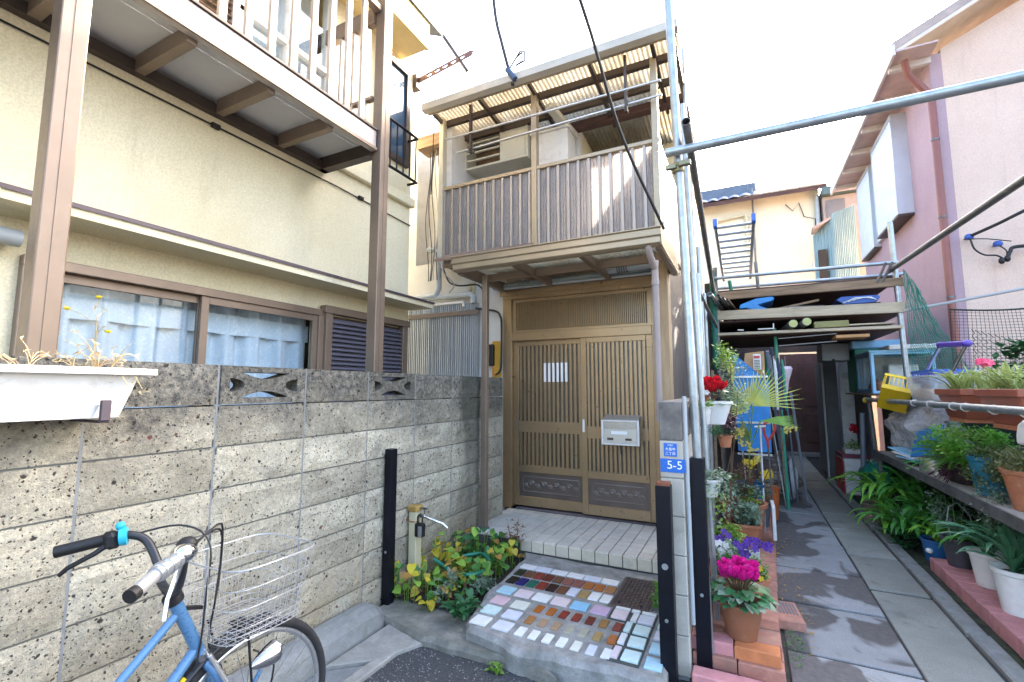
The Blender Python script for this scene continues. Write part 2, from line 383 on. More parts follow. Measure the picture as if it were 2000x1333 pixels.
# inspection cover
mh = thing('inspection_cover', 'dark brown patterned inspection cover set in the entrance slab', 'manhole cover', (-.715, 3.31, .118))
irn = mat('cast_iron', (.10, .075, .07), .55, .3, .2, 20, .2, 90)
MB().box(-.835, -.60, 3.08, 3.56, .117, .128).build('lid', irn, mh, bevel=.003)
q = MB()
for i in range(9):
    for j in range(18):
        cx, cy = -.815+i*.0245, 3.105+j*.0255; a = .009
        q.obox((cx, cy, .1295), (.018, .005, .004), Matrix.Rotation(rad(45 if (i+j) % 2 else -45), 3, 'Z'))
q.build('tread_pattern', irn, mh)
MB().box(-.852, -.838, 3.065, 3.575, .116, .124).box(-.598, -.585, 3.065, 3.575, .116, .124).box(-.838, -.598, 3.563, 3.577, .116, .124).box(-.838, -.598, 3.063, 3.077, .116, .124).build('frame', galv_dk, mh)
for x in (-.79, -.65): MB().lathe([(.001, 0), (.011, 0), (.013, .004), (.008, .006)], (x, 3.13, .128), 10).build('lift_hole', black_rub, mh)

# planting bed
def soil_patch(name, x0, x1, y0, y1, z, m, amp=.02, n=24):
    return MB().sheet(lambda u, v: (x0+(x1-x0)*u, y0+(y1-y0)*v, z+mnoise.noise(V(u*5, v*7, 2))*amp+mnoise.noise(V(u*19, v*23, 5))*amp*.5), n, n).build(name, m, smooth=2)
gardsoil = mat('garden_soil', (.05, .038, .03), .95, 0, .4, 40, .9, 90, dirt=.25, ds=25, dcol=(.16, .11, .06))
struct(soil_patch('soil_bed', -2.28, -1.64, 2.66, 3.74, .06, gardsoil, .03))

# ---------------------------------------------------------------- porch with tiled floor
porch = slab('porch_floor', [(-2.285, 3.735), (-.45, 3.735), (-.45, 4.78), (-2.285, 4.78)], -.05, .2, mat('tile_grout', (.10, .095, .085), .95, 0, .2, 30, .3, 80))
struct(porch)
ptile = mat('cream_floor_tile', (.58, .55, .49), .45, 0, .06, 20, .04, 90, dirt=.32, ds=6, dcol=(.36, .33, .28), obj_var=.07)
pt = proto(*bevel_box(.1035, .1035, .016, .002), ptile)
for i in range(17):
    for j in range(9):
        x, y = -.52-.1105*i, 3.785+.1105*j
        if y > 4.66: continue
        mesh_obj('floor_tile', pt, porch, (x, y, .203+rnd(-.0008, .0008)), (rnd(-.004, .004), rnd(-.004, .004), 0))
rt = proto(*bevel_box(.1035, .085, .014, .002), mat('cream_riser_tile', (.62, .56, .44), .4, 0, .06, 20, .04, 90, dirt=.3, ds=12, dcol=(.3, .27, .2), obj_var=.06))
for i in range(12): mesh_obj('riser_tile', rt, porch, (-.52-.1105*i, 3.737, .168), (rad(90), 0, 0))
MB().box(-2.285, -.45, 4.665, 4.785, .19, .226).build('threshold', mat('threshold_stone', (.15, .12, .13), .7, 0, .15, 20, .2, 90), porch, bevel=.004)

# ---------------------------------------------------------------- alley
mud = struct(soil_patch('alley_soil', -.35, 1.75, 2.7, 13, -.012, mat('alley_mud', (.055, .047, .042), .85, 0, .25, 7, .5, 60, dirt=.35, ds=5, dcol=(.04, .05, .025)), .005, 60))
def paver_mat(name, c0, c1, muddy):
    m, t, b, pos = base_mat(name); x, y, z = sep_xyz(t, pos)
    c = mix(t, ramp(t, noi(t, pos, 3.2, 6, .65), .3, .7), c0, c1)
    c = mix(t, ramp(t, noi(t, pos, 170, 2, .5), .3, .75), mix(t, .5, c, (.1, .1, .1)), c)
    c = mix(t, ramp(t, noi(t, pos, 2.2, 8, .7, 1.0), .56, .66), c, (.17, .165, .14))
    c = mix(t, ramp(t, noi(t, pos, 6, 7, .7, .6), .66, .76), c, (.09, .12, .05))
    if muddy:
        e = mth(t, 'ADD', x, mth(t, 'MULTIPLY', mth(t, 'SUBTRACT', noi(t, mapped(t, pos, (1.2, 1.0, 1)), 1.7, 3, .5, .6), .5), 2.3))
        f = mth(t, 'SUBTRACT', 1, ramp(t, e, .43, .54, True))
        c = mix(t, f, c, mix(t, ramp(t, noi(t, pos, 30, 5, .6), .3, .7), (.09, .08, .076), (.135, .12, .113)))
    oi = node(t, 'ShaderNodeObjectInfo'); hs = node(t, 'ShaderNodeHueSaturation'); t.links.new(c, hs.inputs['Color'])
    t.links.new(mth(t, 'ADD', mth(t, 'MULTIPLY', oi.outputs['Random'], .3), .85), hs.inputs['Value'])
    t.links.new(hs.outputs[0], b.inputs['Base Color']); b.inputs['Roughness'].default_value = .8
    bn = node(t, 'ShaderNodeBump'); bn.inputs['Strength'].default_value = .35; bn.inputs['Distance'].default_value = .008
    t.links.new(noi(t, pos, 60, 5, .7), bn.inputs['Height']); t.links.new(bn.outputs[0], b.inputs['Normal']); return m
pvL = paver_mat('granite_paver', (.31, .31, .31), (.42, .42, .415), True); pvR = paver_mat('concrete_paver', (.28, .28, .24), (.39, .385, .335), False)
path = struct(MB().box(-.34, 1.145, 2.84, 12.9, -.1, -.05).build('alley_path', groundm))
def paver(x0, x1, y0, y1, m, lab=None):
    v, f = bevel_box(x1-x0-.015, y1-y0-.036, .06, .005)
    mesh_obj('paver', proto(v, f, m), path, ((x0+x1)/2, (y0+y1)/2, -.058+rnd(-.003, .004)), (rnd(-.006, .006), rnd(-.006, .006), rnd(-.006, .006)))
ys = [2.87, 3.26, 3.98, 4.72, 5.54, 6.18, 6.75, 7.4, 8.05, 8.7, 9.4, 10.1, 10.8, 11.6, 12.4]
for a, b_ in zip(ys, ys[1:]): paver(.14, .768, a, b_, pvL)
ys = [2.87, 3.1, 4.49, 5.3, 6.2, 6.9, 7.6, 8.4, 9.2, 10, 10.8, 11.6, 12.4]
for a, b_ in zip(ys, ys[1:]): paver(.768, 1.14, a, b_, pvR)
# edging stones on the right
edging = struct(MB().box(1.15, 1.25, 2.9, 9.5, -.1, -.06).build('path_edging', groundm)); yy = 2.7
while yy < 9.3:
    L = rnd(.55, .68); v, f = bevel_box(.105, L-.012, .11, .012)
    mesh_obj('edging_stone', proto(v, f, kerbm), edging, (1.203+rnd(-.006, .006), yy+L/2, -.085), (0, 0, rnd(-.01, .01))); yy += L
struct(soil_patch('soil_strip', 1.25, 2.32, 2.6, 9.5, -.005, mat('mossy_soil', (.05, .05, .03), .95, 0, .4, 14, .9, 60, dirt=.55, ds=8, dcol=(.045, .085, .02)), .025, 50))

# ---------------------------------------------------------------- cast block wall on the left
def block_mat():
    m, t, b, pos = base_mat('pumice_block'); x, y, z = sep_xyz(t, pos)
    oi = node(t, 'ShaderNodeObjectInfo'); rv = oi.outputs['Random']
    of = node(t, 'ShaderNodeVectorMath'); of.operation = 'ADD'; t.links.new(pos, of.inputs[0]); cm = node(t, 'ShaderNodeCombineXYZ')
    for k in range(3): t.links.new(mth(t, 'MULTIPLY', rv, (37, 53, 71)[k]), cm.inputs[k])
    t.links.new(cm.outputs[0], of.inputs[1]); own = of.outputs[0]          # each block has its own grain
    c = mix(t, ramp(t, noi(t, own, 4, 6, .65), .32, .68), (.48, .425, .30), (.74, .67, .50))
    c = mix(t, ramp(t, noi(t, pos, 48, 5, .65), .36, .68), mix(t, .55, c, (.26, .25, .215)), c)
    c = mix(t, ramp(t, noi(t, pos, 150, 3, .6), .35, .6), mix(t, .35, c, (.2, .19, .17)), c)
    # weathering: grey lichen and soot towards the coping and in random patches, ochre towards the ground
    top = ramp(t, mth(t, 'ADD', z, mth(t, 'MULTIPLY', mth(t, 'SUBTRACT', noi(t, pos, 2.4, 7, .68, .5), .5), .95)), 1.14, 1.50)
    fine = ramp(t, noi(t, pos, 34, 6, .72), .30, .62)
    c = mix(t, mth(t, 'MULTIPLY', top, mth(t, 'ADD', mth(t, 'MULTIPLY', fine, .62), .38)), c, (.085, .082, .075))
    pa = ramp(t, noi(t, own, 3.4, 7, .7, .8), .54, .70); c = mix(t, mth(t, 'MULTIPLY', pa, .6), c, (.20, .19, .165))
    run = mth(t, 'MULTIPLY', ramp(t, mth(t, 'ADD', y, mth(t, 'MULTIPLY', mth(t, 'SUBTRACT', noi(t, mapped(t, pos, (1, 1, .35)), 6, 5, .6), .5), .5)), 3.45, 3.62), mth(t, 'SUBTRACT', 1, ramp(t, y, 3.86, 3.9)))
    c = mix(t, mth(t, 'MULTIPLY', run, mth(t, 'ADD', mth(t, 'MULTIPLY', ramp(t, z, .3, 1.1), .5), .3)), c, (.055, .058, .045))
    low = mth(t, 'MULTIPLY', mth(t, 'SUBTRACT', 1, ramp(t, z, .1, .6)), ramp(t, noi(t, pos, 3.1, 6, .6), .42, .62)); c = mix(t, mth(t, 'MULTIPLY', low, .6), c, (.42, .31, .17))
    # pumice and scoria lumps
    wp = node(t, 'ShaderNodeVectorMath'); wp.operation = 'ADD'; t.links.new(pos, wp.inputs[0])
    wn = node(t, 'ShaderNodeTexNoise'); wn.inputs['Scale'].default_value = 60; t.links.new(pos, wn.inputs['Vector'])
    wsx = node(t, 'ShaderNodeVectorMath'); wsx.operation = 'SCALE'; wsx.inputs['Scale'].default_value = .016; t.links.new(wn.outputs['Color'], wsx.inputs[0]); t.links.new(wsx.outputs[0], wp.inputs[1])
    h = None
    for sc, thr, pk, c_ in ((19, .15, .62, (.03, .024, .022)), (33, .17, .35, (.035, .03, .028)), (60, .22, .5, (.03, .028, .026)), (26, .2, .90, (.16, .06, .045)), (95, .25, .55, (.06, .055, .05))):
        vo = node(t, 'ShaderNodeTexVoronoi'); vo.inputs['Scale'].default_value = sc; t.links.new(wp.outputs[0], vo.inputs['Vector'])
        s3 = t.nodes.new('ShaderNodeSeparateColor'); t.links.new(vo.outputs['Color'], s3.inputs[0])
        rr = mth(t, 'MULTIPLY', thr, mth(t, 'ADD', mth(t, 'MULTIPLY', s3.outputs[1], .9), .5))
        d = mth(t, 'MULTIPLY', ramp(t, mth(t, 'SUBTRACT', rr, vo.outputs['Distance']), 0, .07), mth(t, 'GREATER_THAN', s3.outputs[0], pk))
        c = mix(t, mth(t, 'MULTIPLY', d, .93), c, c_); h = d if h is None else mth(t, 'MAXIMUM', h, d)
    hs = node(t, 'ShaderNodeHueSaturation'); t.links.new(c, hs.inputs['Color']); t.links.new(mth(t, 'ADD', mth(t, 'MULTIPLY', rv, .38), .80), hs.inputs['Value'])
    t.links.new(hs.outputs[0], b.inputs['Base Color']); b.inputs['Roughness'].default_value = .9; b.inputs['Specular IOR Level'].default_value = .25
    hh = mth(t, 'SUBTRACT', mth(t, 'ADD', mth(t, 'MULTIPLY', noi(t, pos, 26, 7, .72), 1.3), mth(t, 'MULTIPLY', noi(t, pos, 120, 3, .6), .4)), mth(t, 'MULTIPLY', h, .35))
    bn = node(t, 'ShaderNodeBump'); bn.inputs['Strength'].default_value = .85; bn.inputs['Distance'].default_value = .014
    t.links.new(hh, bn.inputs['Height']); t.links.new(bn.outputs[0], b.inputs['Normal']); return m
blockm = block_mat()
mortar = mat('wall_mortar', (.24, .25, .25), .9, 0, .12, 12, .2, 90, dirt=.3, ds=6, dcol=(.12, .12, .1))
WX, BW, BH, ZT = -2.295, .5063, .2, 1.62
wall = thing('block_wall', 'rough pumice block garden wall in front of the cream house', 'wall', (WX-.06, 2, 0))
MB().box(WX-.11, WX-.011, -1.15, 4.366, -.1, ZT-.2-.012).build('mortar_core', mortar, wall)
def rough_block(wd, ht, seed, amp=.011):
    q = MB(); nu, nv = 10, 5
    def pt_(u, v):
        e = min(u, 1-u, )*wd; e2 = min(v, 1-v)*ht; k = min(1, e/.03)*min(1, e2/.03)
        y, z = (u-.5)*wd, v*ht
        d = (mnoise.noise(V(y*6+seed*7.3, z*9, seed))*.9 + mnoise.noise(V(y*17+seed, z*21, seed*3))*.6)*amp
        return (.002 + (d+.007)*k, y, z)
    grid = [[pt_(i/nu, j/nv) for j in range(nv+1)] for i in range(nu+1)]
    q.sheet(lambda u, v: grid[round(u*nu)][round(v*nv)], nu, nv)
    q.add([(-.118, -wd/2, 0), (-.118, wd/2, 0), (-.118, wd/2, ht), (-.118, -wd/2, ht), (.002, -wd/2, 0), (.002, wd/2, 0), (.002, wd/2, ht), (.002, -wd/2, ht)],
          [(0, 3, 2, 1), (0, 1, 5, 4), (3, 7, 6, 2), (0, 4, 7, 3), (1, 2, 6, 5)])
    return proto(q.v, q.f, blockm, False)
variants = [rough_block(BW-.009, BH-.008, s+1) for s in range(9)]; vlast = [rough_block(4.366-(.879+6*BW)-.009, BH-.008, s+31) for s in range(3)]
def vent_mesh():
    wd, ht = BW-.009, BH-.008; a = lambda x0, x1, y0, y1: None
    hole = []
    hole.append([(-.14+.28*i/12, .066-.034*math.sin(math.pi*i/12)) for i in range(13)])
    hole.append([(-.14+.28*i/12, -.066+.034*math.sin(math.pi*i/12)) for i in range(13)])
    for s in (-1, 1):
        hole.append([(s*(.195-.078*math.sin(math.pi*i/10)), .034*math.cos(math.pi*i/10)) for i in range(11)])
    me = curve_mesh([[(-wd/2, -ht/2), (wd/2, -ht/2), (wd/2, ht/2), (-wd/2, ht/2)]] + hole, .1); me.materials.append(blockm); return me
vent = vent_mesh()
for c in range(-4, 7):
    y0 = .879 + BW*c; wd = BW if c < 6 else 4.366-y0
    for r in range(8):
        z0 = ZT - BH*(r+1)
        if r == 0 and c in (1, 3):
            o = mesh_obj('vent_block', vent, wall, (WX-.048, y0+wd/2, z0+BH/2), (rad(90), 0, rad(90))); continue
        me = variants[(c*5+r*3+c*r) % 9] if c < 6 else vlast[(r+c) % 3]
        fl = (c*3+r*7) % 2
        mesh_obj('block', me, wall, (WX, y0+wd/2, z0+.004))
    if c < 6:
        wj = {-1: .016, 0: .03, 1: .016, 2: .012}.get(c, .010)
        MB().box(WX-.1, WX+.002, y0+wd-wj/2, y0+wd+wj/2, -.02, ZT-.003).build('mortar_joint', mortar, wall, bevel=.002)

# ---------------------------------------------------------------- gate pier
pierm = mat('pale_concrete_block', (.50, .46, .39), .88, 0, .1, 7, .3, 90, dirt=.35, ds=6, dcol=(.25, .22, .16))
pierdk = mat('sooty_concrete', (.22, .2, .18), .9, 0, .3, 9, .4, 80, dirt=.4, ds=8, dcol=(.06, .06, .05))
pier = thing('gate_pier', 'slim pier of pale concrete blocks carrying the blue address plates', 'pier', (-.375, 3.3, 0))
for r in range(7):
    z0 = .02 + .2*r; MB().box(-.435, -.315, 2.685, 3.9, z0, z0+.196 if r < 6 else 1.43).build('block', pierdk if r == 6 else pierm, pier, bevel=.005)
MB().box(-.428, -.322, 2.692, 3.89, 0, 1.40).build('mortar_core', mortar, pier)
bluep = mat('blue_enamel', (.02, .14, .52), .25, 0, .05, 8, dirt=.15, ds=20, dcol=(.2, .3, .45)); whitep = mat('white_enamel', (.85, .86, .86), .3, 0, .02, 8)
def plate(name, label, x0, x1, z0, z1, y, lines):
    t_ = thing(name, label, 'sign', ((x0+x1)/2, y, z0))
    MB().box(x0, x1, y-.003, y, z0, z1).build('plate', bluep, t_, bevel=.001)
    for s, x, z, sz in lines:
        me = text_mesh(s, sz); me.materials.append(whitep); mesh_obj('lettering', me, t_, (x, y-.0038, z), (rad(90), 0, 0))
plate('block_number_plate', 'blue enamel plate reading 5-5 fixed to the pier', -.433, -.305, 1.05, 1.122, 2.683, [('5-5', -.358, 1.088, .062)])
plate('district_plate', 'small blue district name plate above the number plate', -.412, -.344, 1.135, 1.205, 2.683, [('大島中', -.378, 1.173, .018), ('二丁目', -.378, 1.150, .018), ('江東区', -.378, 1.194, .010)])
# ================================================================ cream house on the left
def stucco(name, c0, c1, bump=.38):
    m, t, b, pos = base_mat(name)
    c = mix(t, ramp(t, noi(t, pos, 1.3, 6, .6), .3, .7), c0, c1)
    c = mix(t, ramp(t, noi(t, pos, 85, 4, .65), .38, .62), mix(t, .3, c, tuple(q*.5 for q in c0)), c)
    c = mix(t, mth(t, 'MULTIPLY', ramp(t, noi(t, mapped(t, pos, (1, 1, .12)), 7, 7, .7), .56, .8), .4), c, tuple(q*.55 for q in c0))
    t.links.new(c, b.inputs['Base Color']); b.inputs['Roughness'].default_value = .9; b.inputs['Specular IOR Level'].default_value = .2
    bn = node(t, 'ShaderNodeBump'); bn.inputs['Strength'].default_value = bump; bn.inputs['Distance'].default_value = .006
    t.links.new(noi(t, pos, 110, 4, .7), bn.inputs['Height']); t.links.new(bn.outputs[0], b.inputs['Normal']); return m
cream = stucco('cream_stucco', (.75, .665, .44), (.85, .775, .56))
HX = -3.25
lh = thing('cream_house', 'two storey cream stucco house with balcony behind the block wall', 'house', (HX-2, 1.5, 0))
q = MB()
def wallbox(y0, y1, z0, z1): q.box(HX-.12, HX, y0, y1, z0, z1)
WY0, WY1, WZ0, WZ1 = .97, 2.79, .75, 2.12           # ground floor window
UY0, UY1, UZ0, UZ1 = 1.92, 2.78, 3.72, 5.35          # glazed balcony door
wallbox(-3, WY0, 0, 3.0); wallbox(WY1, 3.95, 0, 3.0); wallbox(WY0, WY1, 0, WZ0); wallbox(WY0, WY1, WZ1, 3.0)
wallbox(-3, UY0, 3.0, 5.6); wallbox(UY1, 3.95, 3.0, 5.6); wallbox(UY0, UY1, 3.0, UZ0); wallbox(UY0, UY1, UZ1, 5.6)
q.box(-7, HX-.12, 3.83, 3.95, 0, 5.6); q.box(-7, HX-.12, -3, -2.88, 0, 5.6); q.box(-7, -6.88, -2.88, 3.83, 0, 5.6); q.box(-7, HX, -3, 3.95, 5.6, 5.7)
q.build('wall', cream, lh)
MB().box(-6.8, HX-.7, -2.8, 3.8, .3, .32).box(HX-.72, HX-.7, -2.8, 3.8, .3, 2.7).box(HX-.9, HX-.88, -2.8, 3.8, 3.3, 5.5).build('interior', dark_in, lh)
# roof with eave boards over the balcony side
rf = MB().prism([(-2.84, 3.95, 5.42), (-2.84, 3.95, 5.55), (-5, 3.95, 6.6), (-7.4, 3.95, 5.5), (-7.4, 3.95, 5.4), (-5, 3.95, 6.45)], (0, -7.2, 0)).build('roof', mat('slate_roof', (.09, .1, .12), .6, 0, .2, 6), lh)
MB().box(-3.25, -2.9, -3.2, 3.74, 5.14, 5.2).box(-2.9, -2.865, -3.2, 3.74, 5.12, 5.42).build('eave_board', mat('yellow_eave', (.70, .55, .26), .7, 0, .08, 4, .1, 60), rf)
# moulded string course under the upper floor end
MB().box(-3.25, -3.19, 2.80, 3.97, 3.50, 3.60).build('string_course', cream, lh, bevel=.01)
# awning over the ground floor window
aw = MB().prism([(HX, .76, 2.355), (-2.95, .76, 2.355), (-2.95, .76, 2.42), (HX, .76, 2.50)], (0, 3.25, 0)).build('awning', cream, lh)
MB().prism([(HX, .75, 2.503), (-2.94, .75, 2.423), (-2.94, .75, 2.40), (-2.95, .75, 2.423-.002), (HX, .75, 2.5)], (0, 3.27, 0)).build('flashing', mat('purple_brown_flashing', (.10, .075, .085), .5, .2, .1, 5), aw)
# window: frame, sashes, panes, curtains
win = MB(); fx0, fx1 = HX-.06, HX+.05
win.box(fx0, fx1, WY0-.04, WY1+.02, WZ1, WZ1+.055).box(fx0, fx1, WY0-.04, WY1+.02, WZ0-.05, WZ0).box(fx0, fx1, WY0-.04, WY0+.02, WZ0, WZ1).box(fx0, fx1, WY1-.045, WY1+.02, WZ0, WZ1)
wn = win.build('window', bronze, lh, bevel=.003)
def sash(x, y0, y1, st=.05):
    s_ = MB().box(x-.014, x+.014, y0, y0+st, WZ0, WZ1).box(x-.014, x+.014, y1-st, y1, WZ0, WZ1).box(x-.014, x+.014, y0+st, y1-st, WZ1-.05, WZ1).box(x-.014, x+.014, y0+st, y1-st, WZ0, WZ0+.07).build('sash', bronze, wn, bevel=.002)
    MB().box(x-.003, x+.003, y0+st, y1-st, WZ0+.07, WZ1-.05).build('pane', pane_m, wn)
sash(HX-.02, WY0+.02, 1.85); sash(HX+.02, 1.8, WY1-.045)
curt = mat('pale_blue_lace', (.70, .78, .84), .9, 0, .08, 14, .12, 60, transl=.25)
def lace_mat():
    m, t, b, pos = base_mat('lace_curtain')
    vo = node(t, 'ShaderNodeTexVoronoi'); vo.feature = 'SMOOTH_F1'; vo.inputs['Scale'].default_value = 14; t.links.new(pos, vo.inputs['Vector'])
    wv = noi(t, pos, 26, 5, .6, 2.2)
    c = mix(t, ramp(t, wv, .52, .58), (.62, .72, .79), (.80, .86, .90)); c = mix(t, ramp(t, vo.outputs['Distance'], .1, .5), c, mix(t, .5, c, (.56, .68, .78)))
    t.links.new(c, b.inputs['Base Color']); b.inputs['Roughness'].default_value = .9; return m
lace = lace_mat()
def curtain(y0, y1, x, hd, ph):
    q = MB().sheet(lambda u, v: (x + (.03+.02*(1-v))*math.sin(u*(y1-y0)*34+ph+1.3*math.sin(u*5)) + .01*math.sin(u*(y1-y0)*71), y0+(y1-y0)*u, WZ0+.05+(WZ1-.06-WZ0)*v), 90, 6)
    c = q.build('curtain', lace, wn, smooth=2)
    MB().sheet(lambda u, v: (x+.03+.006*math.sin(u*(y1-y0)*34+ph), y0+(y1-y0)*u, WZ1-.22+.14*v-.006*math.sin(u*(y1-y0)*8+ph)**2*(1-v)), 60, 3).build('curtain_heading', lace, wn, smooth=2)
curtain(WY0+.0, 1.82, HX-.16, .1, 0); curtain(1.78, WY1, HX-.16, .1, 2)
# louvred shutter case to the right of the window
sc = MB().box(HX+.002, HX+.012, 2.83, 3.86, .72, 2.14).build('shutter_case', bronze_dk, lh)
sf = bronze
MB().box(HX+.012, HX+.075, 2.80, 2.87, .72, 2.15).box(HX+.012, HX+.075, 3.80, 3.88, .72, 2.15).box(HX+.012, HX+.085, 2.78, 3.9, 2.15, 2.215).box(HX+.012, HX+.075, 2.87, 3.8, .72, .79).build('shutter_frame', sf, sc, bevel=.003)
lou = mat('lilac_grey_louvre', (.20, .19, .24), .45, .3, .08, 5)
sl = proto(*MB().add([(.012, -.465, 0), (.062, -.465, -.012), (.066, -.465, -.006), (.016, -.465, .034), (.012, .465, 0), (.062, .465, -.012), (.066, .465, -.006), (.016, .465, .034)],
     [(0, 1, 2, 3), (7, 6, 5, 4), (0, 4, 5, 1), (1, 5, 6, 2), (2, 6, 7, 3), (3, 7, 4, 0)]).__dict__.values(), lou)
z = .83
while z < 2.12: mesh_obj('louvre_slat', sl, sc, (HX, 3.335, z)); z += .0405
# downpipe at the far left, wall cable with clip
MB().tube([(HX+.09, -.2, 2.245), (HX+.09, .9, 2.235)], .042, 12).build('downpipe', pvc, lh, smooth=True); MB().tube([(HX+.09, .60, 2.238), (HX+.09, .72, 2.237)], .047, 12).build('pipe_socket', pvc, lh, smooth=True)
MB().tube([(HX+.012, -1, 3.33), (HX+.012, 2.9, 3.335), (HX+.012, 3.95, 3.30)], .006, 6).build('wall_cable', cablem, lh)
for y in (1.82, 3.2): MB().box(HX+.002, HX+.03, y-.03, y+.03, 3.315, 3.35).build('cable_clip', black_rub, lh, bevel=.004)
# glazed balcony doors, louvred shutters beside
ud = MB(); a, b_ = HX-.05, HX+.04
for y in (UY0, UY0+.40, UY0+.46, UY1-.045): ud.box(a, b_, y, y+.045, UZ0, UZ1)
ud.box(a, b_, UY0, UY1, UZ1-.05, UZ1).box(a, b_, UY0, UY1, UZ0, UZ0+.06).box(a, b_, UY0, UY1, 4.3, 4.345)
udo = ud.build('balcony_door', white_pl, lh, bevel=.003)
for y0, y1 in ((UY0+.045, UY0+.40), (UY0+.505, UY1-.045)):
    for z0, z1 in ((UZ0+.06, 4.3), (4.345, UZ1-.05)): MB().box(HX-.01, HX-.004, y0, y1, z0, z1).build('pane', pane_m, udo)
MB().sheet(lambda u, v: (HX-.2+.02*math.sin(u*28), UY0+(UY1-UY0)*u, UZ0+(UZ1-UZ0)*v), 50, 2).build('curtain', lace, udo, smooth=2)
lb = mat('brown_louvre', (.24, .14, .09), .5, .1, .12, 5); lw = mat('pale_shutter_frame', (.55, .52, .5), .5, .2, .05, 5)
for y0 in (1.03, 1.48):
    sh = MB().box(HX+.02, HX+.06, y0, y0+.05, 3.72, 5.3).box(HX+.02, HX+.06, y0+.38, y0+.43, 3.72, 5.3).box(HX+.02, HX+.06, y0+.05, y0+.38, 3.72, 3.8).build('louvred_shutter', lw, lh, bevel=.003)
    me = proto(*MB().add([(.02, -.165, 0), (.055, -.165, -.02), (.06, -.165, -.014), (.025, -.165, .02), (.02, .165, 0), (.055, .165, -.02), (.06, .165, -.014), (.025, .165, .02)], [(0, 1, 2, 3), (7, 6, 5, 4), (0, 4, 5, 1), (1, 5, 6, 2), (2, 6, 7, 3), (3, 7, 4, 0)]).__dict__.values(), lb)
    z = 3.84
    while z < 5.28: mesh_obj('louvre_slat', me, sh, (HX, y0+.215, z)); z += .05
# ---- balcony
FX = -2.6
bal = MB().box(FX-.05, FX, -2.5, 2.72, 3.43, 3.60).build('balcony_fascia', mat('pale_bronze', (.42, .37, .35), .35, .3, .06, 3), lh, bevel=.004)
MB().box(FX, FX+.012, -2.5, 2.72, 3.43, 3.455).build('drip_edge', bronze, bal); MB().box(FX-.06, FX+.014, -2.5, 2.72, 3.6, 3.615).build('cap_strip', bronze_dk, bal)
for y in (-1.4, -.5, .3, .84, 1.31, 1.79, 2.27): MB().box(HX+.06, FX-.05, y, y+.055, 3.40, 3.50).build('joist', bronze, bal, bevel=.003)
MB().box(HX+.004, FX-.05, 2.70, 2.78, 3.40, 3.52).build('end_beam', bronze_dk, bal); MB().box(HX+.004, HX+.06, -2.5, 2.78, 3.40, 3.47).build('ledger', bronze_dk, bal)
deck = mat('grey_deck_underside', (.66, .66, .66), .6, 0, .05, 3)
for x0, x1 in ((HX+.003, HX+.44), (HX+.448, FX-.05)): MB().box(x0, x1, -2.5, 2.7, 3.505, 3.52).build('deck_panel', deck, bal)
rail = mat('pale_rail', (.45, .39, .34), .35, .3, .06, 3)
bme = proto(*bevel_box(.03, .042, 1.05, .002), rail)
y = -2.3
while y < 2.6: mesh_obj('baluster', bme, bal, (FX-.025, y, 3.615)); y += .157
for x in (-2.75, -2.9, -3.05): mesh_obj('baluster', bme, bal, (x, 2.74, 3.53))
MB().box(FX-.06, FX+.01, -2.5, 2.72, 4.665, 4.72).build('top_rail', bronze, bal, bevel=.004); MB().box(HX+.01, FX-.06, 2.71, 2.77, 4.58, 4.72).build('side_rail', bronze, bal, bevel=.004); MB().box(HX+.01, FX-.06, 2.715, 2.765, 3.9, 3.93).build('side_rail', bronze, bal, bevel=.004)
for y0, nm in ((.775, 'a'), (2.73, 'b')):
    p = MB().box(-2.655, -2.56, y0, y0+.1, 0, 6.2).build('balcony_post', bronze, lh, bevel=.006, seg=2)
    MB().box(-2.56, -2.557, y0+.045, y0+.055, 0, 6.2).build('groove_strip', bronze, p)
# ---- side window on the gable with its grille
sw = MB().box(HX+.002, HX+.05, 3.36, 3.42, 3.92, 5.05).box(HX+.002, HX+.05, 3.80, 3.86, 3.92, 5.05).box(HX+.002, HX+.05, 3.42, 3.80, 4.98, 5.05).box(HX+.002, HX+.05, 3.42, 3.80, 3.92, 3.99).build('side_window', bronze_dk, lh, bevel=.004)
MB().box(HX+.004, HX+.02, 3.42, 3.80, 3.99, 4.98).build('pane', mat('blue_tinted_glass', (.05, .1, .16), .08, 0, .1, 3, spec=.8), sw)
gx = HX+.17; gr = MB()
for zz in (3.72, 4.22): gr.cord([(HX+.05, 3.38, zz), (gx-.02, 3.38, zz), (gx, 3.42, zz), (gx, 3.80, zz), (gx-.02, 3.84, zz), (HX+.05, 3.84, zz)], .015, 8, 4)
for yy in (3.42, 3.52, 3.62, 3.72, 3.82): gr.tube([(gx, yy, 3.74), (gx, yy, 4.22)], .008, 6)
gr.build('window_grille', black_paint, sw, smooth=True)
# ---- clothes-pole bracket and pole at the eave
ab = thing('clothes_pole_bracket', 'perforated rusty bracket carrying a clothes pole at the cream house corner', 'bracket', (-3.2, 3.95, 4.9))
br = curve_mesh([[(0, -.03), (.8, -.03), (.85, 0), (.8, .03), (0, .03)]] + [[(cx+.035*math.cos(k*math.pi/5), .018*math.sin(k*math.pi/5)) for k in range(10)] for cx in (.25, .36, .47, .58, .69)], .012)
br.materials.append(mat('rusty_bracket', (.22, .13, .12), .6, .4, .2, 12)); mesh_obj('arm', br, ab, (-3.30, 4.0, 5.03), (rad(90), rad(-8), rad(0)))
MB().box(-3.3, -3.2, 3.95, 4.04, 4.94, 5.1).build('bracket_foot', bronze_dk, ab); MB().tube([(-3.16, 4.0, 5.95), (-2.55, 4.0, 4.95)], .018, 8).build('pole', bronze_dk, ab, smooth=True)
